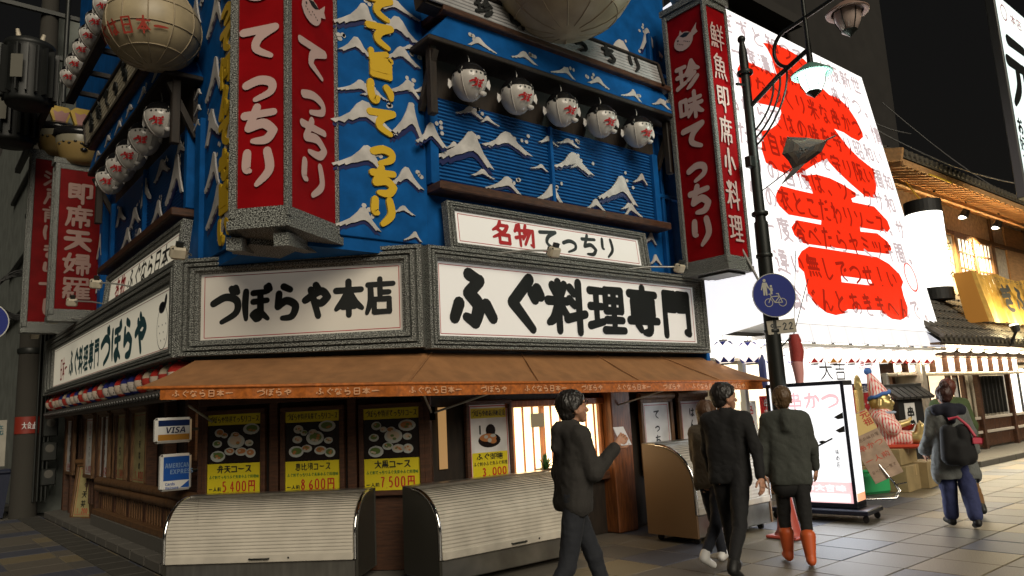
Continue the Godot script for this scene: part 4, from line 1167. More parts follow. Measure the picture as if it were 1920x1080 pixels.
	sf.quad(Vector3(0.648, 0.24, 0.16), Vector3(0.648, 0.24, -0.16), Vector3(0.648, 1.7, -0.16), Vector3(0.648, 1.7, 0.16))
	part(lb, "lit_side_panel", sf, glow("lightbox_white", Color.WHITE, 1.0))
	var pk = MB.new()
	write(pk, "串かつ", -0.32, 1.40, 0.88, 0.24, 0.169, 0.09)
	part(lb, "pink_lettering", pk, glow("pink_lit", Color(1.0, 0.42, 0.50), 0.9))
	var rd = MB.new()
	rd.rect(-0.595, 0.22, 0.595, 0.48, 0.1675)
	part(lb, "pink_footer", rd, glow("pink_footer_lit", Color(1.0, 0.52, 0.56), 0.95))
	var rs = MB.new()
	rs.quad(Vector3(0.651, 0.24, 0.155), Vector3(0.651, 0.24, -0.155), Vector3(0.651, 0.34, -0.155), Vector3(0.651, 0.34, 0.155))
	part(lb, "orange_footer", rs, glow("orange_lit", Color(1.0, 0.30, 0.08), 0.9))
	var wr = MB.new()
	write(wr, "串かつ大吉味", -0.5, 0.36, 1.0, 0.09, 0.1702, 0.08)
	wr.rect(-0.55, 0.235, 0.55, 0.335, 0.169)
	part(lb, "footer_lettering", wr, glow("lightbox_white", Color.WHITE, 1.0))
	var br = MB.new()
	br.tube([Vector3(-0.1, 0.86, 0.171), Vector3(0.12, 0.93, 0.171), Vector3(0.25, 0.98, 0.171), Vector3(0.38, 1.03, 0.171)], 0.012, 5)
	br.ball(Vector3(0.22, 0.985, 0.171), Vector3(0.06, 0.02, 0.003))
	for y in [1.13, 1.3]: br.poly(PackedVector2Array([Vector2(0.44, y), Vector2(0.59, y + 0.06), Vector2(0.59, y - 0.02), Vector2(0.5, y - 0.03)]), 0.172)
	write(br, "味の店", 0.40, 0.66, 0.06, 0.24, 0.17, 0.07, 0.0, true)
	part(lb, "brush_fish", br, mats.ink)
	for q in [[-0.65, -0.2], [-0.65, 0.24], [0.78, -0.2], [0.78, 0.24]]:
		var wh = MB.new()
		wh.xf = Transform3D(Basis(Vector3(0, 1, 0), Vector3(-1, 0, 0), Vector3(0, 0, 1)), Vector3(q[0], 0.05, q[1]))
		wh.xf = Transform3D(Basis(Vector3.RIGHT, PI / 2), Vector3(q[0], 0.045, q[1]))
		wh.lathe([Vector2(0.0, -0.014), Vector2(0.045, -0.014), Vector2(0.045, 0.014), Vector2(0.0, 0.014)], 14, 0, TAU, false)
		wh.xf = Transform3D()
		wh.box(Vector3(q[0], 0.085, q[1]), Vector3(0.04, 0.04, 0.04))
		part(lb, "castor", wh, mats.black)
	area("lightbox_light", lx * Transform3D(Basis(Vector3.UP, PI), Vector3(0, 0.98, 0.22)), Vector2(1.15, 1.45), Color(0.90, 0.95, 1.0), 3.5)
	var side_l = lx * Transform3D(Basis(Vector3.UP, -PI / 2), Vector3(0.70, 0.98, 0))
	area("lightbox_side_light", side_l, Vector2(0.3, 1.4), Color(0.90, 0.95, 1.0), 1.5)
	# paper lanterns under the board
	var lan = []
	for i in 12:
		var x = 9.25 + i * 0.62
		if x > 16.6: break
		var l = thing("paper_lantern", "glowing round paper lantern under the giant board, %s" % ["at the alley end of the row", "second from the alley", "third from the alley", "fourth, left of the lamp post", "fifth, right behind the lamp post", "sixth, left of the name panel's characters", "seventh, above the first black character", "eighth, above the second black character", "ninth, above the red stamp", "tenth, near the panel's right end", "eleventh, last but one", "twelfth, at the far end"][i], "lantern", shifted(Vector3(x, 2.10, -6.42)), "lit lanterns under the giant board")
		var o = MB.new()
		var prof = []
		for k in 15:
			var a = -1.25 + 2.5 * k / 14.0
			prof.append(Vector2(0.18 * cos(a) * (1.0 - 0.02 * (k % 2)), 0.17 * sin(a) + 0.17))
		o.lathe(prof, 16)
		part(l, "lantern_paper", o, glow("lantern_lit_%d" % (i % 2), [Color(1.0, 0.93, 0.80), Color(1.0, 0.82, 0.72)][i % 2], 1.25))
		var cl: Material = [mat("lantern_blue", Color(0.03, 0.05, 0.40), 0.6), mat("lantern_red", Color(0.55, 0.02, 0.015), 0.6)][0 if i < 4 else 1]
		if i == 5 or i == 8: cl = mat("lantern_orange", Color(0.75, 0.30, 0.03), 0.6)
		for k in 6:
			var t = MB.new()
			t.xf = Transform3D(Basis(Vector3.UP, k * PI / 3), Vector3.ZERO)
			for q in [[Vector3(-0.06, 0.02, 0.10), Vector3(0.06, 0.02, 0.10), Vector3(0.0, 0.10, 0.172)], [Vector3(0.05, 0.325, 0.09), Vector3(-0.05, 0.325, 0.09), Vector3(0.0, 0.255, 0.170)]]:
				t.quad(q[0], q[1], q[2], q[2])
			part(l, "coloured_petal", t, cl)
		var cp = MB.new()
		cp.lathe([Vector2(0.06, -0.01), Vector2(0.062, 0.012)], 12)
		cp.lathe([Vector2(0.06, 0.325), Vector2(0.062, 0.35)], 12)
		cp.tube([Vector3(0, 0.34, 0), Vector3(0, 0.42, 0)], 0.005, 5)
		part(l, "rim", cp, mats.ink)

# ------------------------------------------------------------------ the tiled shop beyond it
func tiled_roof(parent: Node3D, x0: float, x1: float, y0: float, z0: float, y1: float, z1: float, pitch := 0.26):
	var b = MB.new()
	b.quad(Vector3(x0, y0, z0), Vector3(x1, y0, z0), Vector3(x1, y1, z1), Vector3(x0, y1, z1))
	b.quad(Vector3(x1, y0 - 0.08, z0), Vector3(x0, y0 - 0.08, z0), Vector3(x0, y1 - 0.08, z1), Vector3(x1, y1 - 0.08, z1))
	b.quad(Vector3(x0, y0 - 0.08, z0), Vector3(x1, y0 - 0.08, z0), Vector3(x1, y0, z0), Vector3(x0, y0, z0))
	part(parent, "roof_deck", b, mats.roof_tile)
	var n = int((x1 - x0) / pitch)
	var rows = 7
	var t = MB.new()
	var s = Vector3(0, y1 - y0, z1 - z0)
	var nn = Vector3.RIGHT.cross(s).normalized()
	for i in n:
		for j in rows:
			var a = Vector3(x0 + (i + 0.5) * pitch, y0, z0) + s * (float(j) / rows) + nn * 0.045
			var e = a + s / rows * 1.02 - nn * 0.025
			t.tube([a, e], [pitch * 0.30, pitch * 0.27], 6, j == 0)
			var f = a + Vector3(pitch * 0.5, 0, 0) - nn * 0.025
			var w = Vector3(pitch * 0.26, 0, 0)
			t.quad(f - w, f + w, f + w + s / rows - nn * 0.02, f - w + s / rows - nn * 0.02)
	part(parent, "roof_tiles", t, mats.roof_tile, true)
	for i in n:
		var c = MB.new()
		c.xf = Transform3D(Basis(Vector3.RIGHT, PI / 2), Vector3(x0 + (i + 0.5) * pitch, y0 + 0.04, z0 + 0.01))
		c.lathe([Vector2(0, 0.03), Vector2(pitch * 0.28, 0.03), Vector2(pitch * 0.31, 0.0)], 10, 0, TAU, false)
		c.lathe([Vector2(pitch * 0.31, -0.06), Vector2(pitch * 0.31, 0.0)], 10)
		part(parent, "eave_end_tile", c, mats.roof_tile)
func tiled_shop():
	var h = thing("tiled_shop", "old style shop with two tiled roofs, cream plaster upper floor and lattice entrance", "shop", Transform3D())
	var lo = MB.new()
	lo.box(Vector3(22.5, 1.7, -8.2), Vector3(11.6, 3.4, 1.6))
	part(h, "lower_wall", lo, mats.cream)
	var up = MB.new()
	up.box(Vector3(26.0, 5.6, -9.6), Vector3(12.5, 4.4, 2.0))
	part(h, "upper_wall", up, mats.cream)
	# lower roof with lamps under its edge
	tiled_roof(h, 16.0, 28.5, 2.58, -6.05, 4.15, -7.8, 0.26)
	var so = MB.new()
	so.box(Vector3(22.2, 2.50, -6.75), Vector3(12.4, 0.04, 1.3))
	so.box(Vector3(22.2, 2.34, -7.22), Vector3(12.4, 0.22, 0.1))
	part(h, "lower_soffit", so, mats.tan_wood)
	for i in 12:
		var d = MB.new()
		d.ball(Vector3(16.6 + i * 0.82, 2.46, -6.75), Vector3(0.16, 0.06, 0.12), 10, 6)
		part(h, "eave_lamp", d, glow("eave_lamp_lit", Color(1.0, 0.90, 0.66), 5.0))
	area("eave_lamps_light", Transform3D(Basis(Vector3.RIGHT, -PI / 2), Vector3(21.0, 2.36, -6.75)), Vector2(9.5, 0.2), Color(1.0, 0.86, 0.6), 26.0)
	# upper roof: rafters, boards, spotlights
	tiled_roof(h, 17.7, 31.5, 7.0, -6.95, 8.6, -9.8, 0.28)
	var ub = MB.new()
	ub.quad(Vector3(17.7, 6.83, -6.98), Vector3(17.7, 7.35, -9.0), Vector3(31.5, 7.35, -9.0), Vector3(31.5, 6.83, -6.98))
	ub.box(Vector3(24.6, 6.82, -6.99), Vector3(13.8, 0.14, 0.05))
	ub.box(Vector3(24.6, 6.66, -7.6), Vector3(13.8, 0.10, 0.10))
	part(h, "upper_soffit", ub, mat("lit_wood", Color(0.50, 0.28, 0.12), 0.6, 0.0, T.dirt, Vector3(0.3, 1.5, 1.5)))  # wood lightened: the light on the eaves is put into its colour
	for i in 36:
		var r = MB.new()
		var x = 17.85 + i * 0.38
		r.bar(Vector3(x, 6.77, -6.97), Vector3(x, 7.27, -8.95), 0.10, 0.13)
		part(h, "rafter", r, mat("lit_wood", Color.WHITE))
	var ga = MB.new()
	ga.bar(Vector3(17.55, 6.95, -6.9), Vector3(17.55, 7.3, -8.4), 0.1, 0.3)
	ga.bar(Vector3(17.3, 6.6, -7.2), Vector3(17.3, 6.8, -8.4), 0.1, 0.18)
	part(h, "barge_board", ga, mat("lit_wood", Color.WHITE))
	for x in [21.4, 23.6, 26.2]:
		var s = MB.new()
		s.tube([Vector3(x, 6.9, -7.75), Vector3(x, 6.62, -7.75)], 0.03, 8)
		s.tube([Vector3(x, 6.66, -7.75), Vector3(x - 0.05, 6.46, -7.85)], [0.10, 0.13], 10)
		var sp = part(h, "spotlight", s, mats.black)
		var e = MB.new()
		e.ball(Vector3(x - 0.055, 6.455, -7.86), Vector3(0.12, 0.05, 0.12), 10, 6)
		part(sp, "spotlight_bulb", e, glow("spot_lit", Color(1.0, 0.92, 0.75), 6.0))
		var l = SpotLight3D.new()
		l.name = "spotlight_beam"; l.position = Vector3(x - 0.06, 6.36, -7.88); l.light_energy = 110.0; l.light_color = Color(1.0, 0.86, 0.62); l.spot_angle = 62.0; l.spot_range = 20.0; l.shadow_enabled = true; l.light_size = 0.08
		add_child(l, true)
		l.look_at_from_position(l.position, Vector3(x - 0.2, 3.0, -9.2))
	# upper window of lit paper with lattice, timber frame on plaster
	var fz = -8.58
	for x in [20.2, 23.9, 27.9, 31.2]:
		var p = MB.new(); p.box(Vector3(x, 5.5, fz), Vector3(0.16, 3.4, 0.1), 0.01)
		part(h, "timber_post", p, mats.tan_wood)
	for y in [4.0, 6.25]:
		var p = MB.new(); p.box(Vector3(25.7, y, fz + 0.02), Vector3(11.0, 0.14, 0.1), 0.01)
		part(h, "timber_rail", p, mats.tan_wood)
	var bw = MB.new(); bw.box(Vector3(30.2, 5.4, fz + 0.02), Vector3(2.2, 3.2, 0.06))
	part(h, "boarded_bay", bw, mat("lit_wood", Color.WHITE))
	var w = Node3D.new(); w.name = "paper_window"; w.position = Vector3(26.0, 5.2, fz + 0.03); h.add_child(w, true)
	var pa = MB.new(); pa.rect(-1.5, -0.95, 1.5, 0.95, 0.0)
	part(w, "lit_paper", pa, glow("shoji", Color(1.0, 0.88, 0.62), 1.6))
	for x in [-1.5, 0.0, 1.5]:
		var p = MB.new(); p.box(Vector3(x, 0, 0.04), Vector3(0.14, 2.0, 0.08))
		part(w, "window_frame", p, mats.tan_wood)
	for i in 8:
		var x: float = [-1.2, -0.9, -0.6, -0.3, 0.3, 0.6, 0.9, 1.2][i]
		var p = MB.new(); p.box(Vector3(x, 0, 0.02), Vector3(0.035, 1.9, 0.03))
		part(w, "lattice_bar", p, mats.tan_wood)
	for y in [-0.98, -0.5, 0.0, 0.5, 0.98]:
		var p = MB.new(); p.box(Vector3(0, y, 0.025), Vector3(3.0, 0.05 if absf(y) < 0.9 else 0.12, 0.04))
		part(w, "lattice_rail", p, mats.tan_wood)
	# entrance: lattice doors, slatted window, plank wall with rails
	var z = -7.36
	var dn = MB.new(); dn.rect(15.9, 0.3, 20.6, 2.0, z - 0.02)
	part(h, "lit_interior", dn, glow("warm_inside", Color(1.0, 0.74, 0.42), 1.6))
	for i in 11:
		var x = 16.0 + i * 0.42
		if i == 6 or i == 7: continue
		var p = MB.new(); p.box(Vector3(x, 1.1, z + 0.06), Vector3(0.13, 2.0, 0.1), 0.01)
		part(h, "door_bar", p, mats.brown_wood)
	for y in [1.98, 0.75]:
		var p = MB.new(); p.box(Vector3(18.1, y, z + 0.05), Vector3(4.6, 0.14, 0.12), 0.01)
		part(h, "door_rail", p, mats.tan_wood)
	var pan = MB.new(); pan.box(Vector3(17.2, 0.4, z + 0.03), Vector3(2.5, 0.62, 0.06))
	part(h, "door_panel", pan, mats.brown_wood)
	for x in [16.5, 17.05, 17.5]:
		var p = MB.new(); p.ball(Vector3(x, 1.55, z + 0.01), Vector3(0.14, 0.13, 0.03), 12, 8)
		part(h, "yellow_inner_lantern", p, glow("yellow_lit", Color(1.0, 0.72, 0.05), 1.3))
	for x in [17.7, 19.8]:
		var p = MB.new(); p.box(Vector3(x, 1.98, z + 0.13), Vector3(0.4, 0.15, 0.04), 0.01)
		var pl = part(h, "wooden_plate", p, mats.tan_wood)
		var tx = MB.new(); write(tx, "元味", x - 0.16, 1.92, 0.32, 0.12, z + 0.153, 0.07)
		part(pl, "plate_lettering", tx, mats.yellow)
	var wp = MB.new(); wp.rect(19.5, 1.0, 19.85, 1.85, z + 0.11)
	part(h, "wall_poster", wp, mats.panel)
	var sw = MB.new(); sw.rect(21.2, 0.95, 22.9, 1.85, z + 0.02)
	part(h, "slatted_window_glass", sw, mat("dim_glass", Color(0.35, 0.34, 0.30), 0.3))
	for i in 7:
		var p = MB.new(); p.box(Vector3(21.25 + i * 0.27, 1.4, z + 0.06), Vector3(0.09, 0.95, 0.06))
		part(h, "window_slat", p, mats.black)
	for i in 28:
		var p = MB.new(); p.box(Vector3(19.9 + i * 0.30, 0.5, z + 0.05 + 0.004 * (i % 3)), Vector3(0.285, 0.72, 0.06), 0.008)
		part(h, "wall_plank", p, mats.brown_wood)
	for y in [0.84, 0.50]:
		var p = MB.new(); p.box(Vector3(24.2, y, z + 0.11), Vector3(8.2, 0.07, 0.05), 0.008)
		part(h, "wall_rail", p, mat("pale_rail", Color(0.42, 0.38, 0.33), 0.6))
	for x in [20.9, 23.1, 25.4]:
		var p = MB.new(); p.box(Vector3(x, 1.1, z + 0.13), Vector3(0.13, 2.2, 0.12), 0.01)
		part(h, "wall_post", p, mats.brown_wood)
	var lw = MB.new(); lw.rect(23.3, 0.85, 24.6, 2.05, z + 0.09)
	part(h, "lit_window", lw, glow("white_window", Color(1.0, 0.97, 0.9), 1.2))
	var lf = MB.new()
	for x in [23.28, 24.0, 24.62]: lf.box(Vector3(x, 1.45, z + 0.11), Vector3(0.06, 1.25, 0.05))
	part(h, "lit_window_frame", lf, mats.black)
	# row of square paper lamps over the entrance
	for i in 11:
		var x = 15.7 + i * 0.68
		var l = thing("square_paper_lamp", "%s square white paper lamp in the row above the lattice entrance" % ["first, nearest", "second", "third", "fourth", "fifth", "sixth", "seventh", "eighth", "ninth", "last but one", "last, farthest"][i], "lamp", shifted(Vector3(x, 1.98, -6.98)), "square lamps above the lattice entrance")
		var p = MB.new(); p.box(Vector3(0, 0.15, 0), Vector3(0.36, 0.30, 0.3), 0.02)
		part(l, "lamp_paper", p, glow("square_lit", Color(1.0, 0.90, 0.70), 3.2))
		var f = MB.new()
		for sx in [-0.19, 0.19]: f.box(Vector3(sx, 0.16, 0.0), Vector3(0.02, 0.34, 0.31))
		f.box(Vector3(0, 0.33, 0), Vector3(0.4, 0.03, 0.32)); f.tube([Vector3(0, 0.33, 0), Vector3(0, 0.42, 0)], 0.01, 5)
		part(l, "lamp_frame", f, mats.brown_wood)
	var tray = MB.new()
	tray.box(Vector3(0, 0, 0), Vector3(7.4, 0.06, 0.4), 0.01)
	part(h, "lamp_shelf", tray, mats.cream).position = Vector3(19.3, 1.93, -7.0)
	area("paper_lamps_light", Transform3D(Basis(Vector3.UP, PI), Vector3(19.2, 2.1, -6.72)), Vector2(7.0, 0.3), Color(1.0, 0.86, 0.6), 26.0)
	# tall white column lantern wrapped in plastic
	var c = thing("column_lantern", "tall white lit cylinder lantern with black bands beside the leaning board", "lantern", shifted(Vector3(19.05, 3.80, -7.2)))
	var cy = MB.new(); cy.lathe([Vector2(0.40, 0.14), Vector2(0.40, 2.0)], 28)
	part(c, "lit_cylinder", cy, glow("column_lit", Color(1.0, 0.96, 0.86), 2.6))
	for q in [[-0.12, 0.16], [1.99, 2.30]]:
		var k = MB.new(); k.lathe([Vector2(0.0, q[0]), Vector2(0.41, q[0]), Vector2(0.41, q[1]), Vector2(0.0, q[1])], 28, 0, TAU, false)
		part(c, "black_band", k, mats.black)
	var ct = MB.new()
	ct.xf = Transform3D(Basis(Vector3.UP, -0.2), Vector3.ZERO)
	write(ct, "ぎふや", 0.0, 0.25, 0.24, 1.0, 0.415, 0.06, 0.0, true)
	part(c, "column_lettering", ct, mats.ink)
	var ro = MB.new(); ro.tube([Vector3(0, 2.3, 0), Vector3(0, 2.9, -0.3)], 0.02, 6); ro.tube([Vector3(-0.7, 2.75, 0.5), Vector3(0.6, 2.75, 0.5)], 0.02, 6)
	part(c, "hanger", ro, mats.yellow)
	# yellow cloth banner lit from below
	var bn = thing("yellow_banner", "yellow cloth banner with black brush letters hung above the lower tiled roof", "banner", shifted(Vector3(19.05, 3.05, -6.15)))
	var cl = MB.new()
	for i in 24:
		var q = []
		for e in [0, 1]:
			var x = (i + e) * 0.17
			var dz = 0.05 * sin((i + e) * 0.9) + 0.03 * sin((i + e) * 2.1)
			q.append(Vector3(x, -0.02 * sin((i + e) * 0.8), dz)); q.append(Vector3(x + 0.10, 1.22 - 0.04 * sin(i * 0.5), dz * 0.4 - 0.25))
		cl.quad(q[0], q[2], q[3], q[1])
	part(bn, "banner_cloth", cl, mat("banner_yellow", Color(0.62, 0.36, 0.06), 0.8, 0.0, T.grain, Vector3(1, 1, 1)))
	var sdp = MB.new(); sdp.quad(Vector3(-0.15, 0.0, -0.4), Vector3(0, 0, 0), Vector3(0.1, 1.22, -0.25), Vector3(0.0, 1.2, -0.6))
	part(bn, "banner_side", sdp, mat("banner_orange", Color(0.5, 0.22, 0.03), 0.8))
	var bt = MB.new()
	bt.xf = Transform3D(Basis(Vector3.RIGHT, -0.2), Vector3(0, 0, 0.08))
	write(bt, "ぎふや", 1.0, 0.25, 2.7, 0.72, 0.04, 0.10)
	write(bt, "元祖串かつ名物", 1.0, 1.02, 2.4, 0.13, 0.04, 0.06)
	part(bn, "banner_lettering", bt, mat("ink_soft", Color(0.03, 0.03, 0.03), 0.7))
	for x in [0.75, 1.9, 3.0]:
		var lm = MB.new(); lm.tube([Vector3(x, -0.55, 0.1), Vector3(x, -0.22, 0.28)], 0.03, 6); lm.tube([Vector3(x, -0.25, 0.28), Vector3(x, -0.1, 0.26)], [0.08, 0.11], 10)
		var lp = part(bn, "banner_lamp", lm, mats.black)
		var lb = MB.new(); lb.ball(Vector3(x, -0.095, 0.255), Vector3(0.1, 0.035, 0.1), 10, 6)
		part(lp, "banner_lamp_bulb", lb, glow("spot_lit", Color.WHITE, 4.0))
		omni("banner_lamp_light", Vector3(19.05 + x, 3.05 + 0.05, -6.15 + 0.3), Color(1.0, 0.82, 0.45), 2.2, 0.05)
	# tall vertical lit sign at the right edge
	var vs = thing("vertical_lit_sign", "tall pale lit sign with black brush strokes at the upper right edge", "sign", Transform3D(Basis(Vector3.UP, 0.0), Vector3(18.9, 5.6, -5.0)))
	var vf = MB.new(); vf.box(Vector3(1.05, 2.5, -0.1), Vector3(2.1, 4.9, 0.2), 0.02)
	part(vs, "sign_case", vf, mats.dark_metal)
	var vp = MB.new(); vp.rect(0.06, 0.1, 2.04, 4.9, 0.006)
	part(vs, "lit_panel", vp, glow("pale_green_lit", Color(0.80, 1.0, 0.96), 0.95))
	var vt = MB.new()
	write(vt, "元", 0.05, 2.1, 1.9, 2.1, 0.01, 0.09)
	write(vt, "お好み焼", 0.1, 0.25, 0.42, 1.7, 0.01, 0.08, 0.0, true)
	part(vs, "sign_lettering", vt, mats.ink)
	var vr = MB.new(); vr.ring(0.5, 4.55, 0.012, 0.2, 0.03); write(vr, "本店", 0.9, 4.4, 0.8, 0.3, 0.012, 0.05)
	part(vs, "red_crest", vr, mats.red_text)

# ------------------------------------------------------------------ dark buildings against the sky
func backdrop():
	var d = thing("dark_tower", "tall dark concrete building behind the tiled shop against the night sky", "building", Transform3D())
	var b = MB.new()
	b.box(Vector3(30, 13, -24), Vector3(26, 26, 14))
	b.box(Vector3(21.5, 15, -16.6), Vector3(0.5, 30, 0.6)); b.box(Vector3(25.6, 15, -16.6), Vector3(0.9, 30, 0.7))
	part(d, "wall", b, mat("dark_wall", Color(0.020, 0.018, 0.016), 0.9, 0.0, T.dirt, Vector3(0.1, 0.1, 0.1)))
	for y in [10.0, 14.5, 19.0]:
		var l = MB.new(); l.box(Vector3(27.5, y, -16.6), Vector3(9.0, 0.5, 0.8))
		part(d, "ledge", l, mat("dark_ledge", Color(0.022, 0.02, 0.018), 0.9))
	for q in [[23.5, 12.2], [23.5, 16.8], [28.5, 12.2], [28.5, 16.8]]:
		var w = MB.new(); w.box(Vector3(q[0], q[1], -16.95), Vector3(2.2, 2.2, 0.2))
		part(d, "dark_window", w, mat("night_glass", Color(0.012, 0.013, 0.015), 0.15))
	var g = thing("green_roof", "green metal shed roof with a pale gutter behind the giant board", "roof", Transform3D())
	var r = MB.new()
	r.quad(Vector3(16.5, 7.4, -10.5), Vector3(24.0, 7.4, -10.5), Vector3(22.0, 10.6, -13.5), Vector3(15.0, 10.6, -13.5))
	r.quad(Vector3(16.5, 5.5, -10.6), Vector3(24.0, 5.5, -10.6), Vector3(24.0, 7.4, -10.6), Vector3(16.5, 7.4, -10.6))
	part(g, "roof_sheet", r, mat("green_sheet", Color(0.022, 0.05, 0.042), 0.6, 0.2))
	var gt = MB.new(); gt.tube([Vector3(14.6, 10.6, -9.2), Vector3(21.0, 9.9, -9.4)], 0.09, 8); gt.tube([Vector3(16.9, 7.3, -9.3), Vector3(19.4, 9.2, -9.6)], 0.05, 6)
	part(g, "gutter", gt, mat("green_gutter", Color(0.06, 0.13, 0.11), 0.5))
	var tg = thing("tiled_gable", "dark tiled gable roof rising behind the upper eaves of the tiled shop", "roof", Transform3D())
	var t = MB.new()
	t.quad(Vector3(19.0, 8.3, -10.2), Vector3(23.5, 8.3, -10.2), Vector3(22.6, 10.9, -12.6), Vector3(21.0, 10.9, -12.6))
	t.quad(Vector3(23.5, 8.3, -10.2), Vector3(29.0, 7.9, -10.0), Vector3(27.5, 8.6, -12.6), Vector3(22.6, 10.9, -12.6))
	part(tg, "roof_deck", t, mats.tile)
	for i in 9:
		var c = MB.new(); c.tube([Vector3(19.0 + i * 0.5, 8.35, -10.15), Vector3(21.0 + i * 0.19, 10.95, -12.55)], 0.09, 6)
		part(tg, "tile_row", c, mats.tile)
	var rd = MB.new(); rd.tube([Vector3(20.8, 10.95, -12.6), Vector3(22.8, 10.95, -12.6)], 0.16, 8); rd.tube([Vector3(22.7, 10.9, -12.5), Vector3(29.0, 7.9, -9.9)], 0.12, 8)
	part(tg, "ridge", rd, mats.tile)
	var cb = thing("overhead_cables", "thin cables strung between the roofs at the upper right", "cable", Transform3D())
	for q in [[Vector3(16.0, 8.0, -7.6), Vector3(24.0, 6.9, -6.0)], [Vector3(16.2, 9.0, -8.0), Vector3(19.5, 8.0, -7.4)], [Vector3(22.0, 10.0, -9.0), Vector3(27.0, 6.5, -6.5)]]:
		var k = MB.new()
		var p = []
		for i in 9: p.append(q[0].lerp(q[1], i / 8.0) - Vector3(0, 0.35 * sin(PI * i / 8.0), 0))
		k.tube(p, 0.016, 5)
		part(cb, "cable", k, mat("cable_grey", Color(0.12, 0.12, 0.12), 0.5))
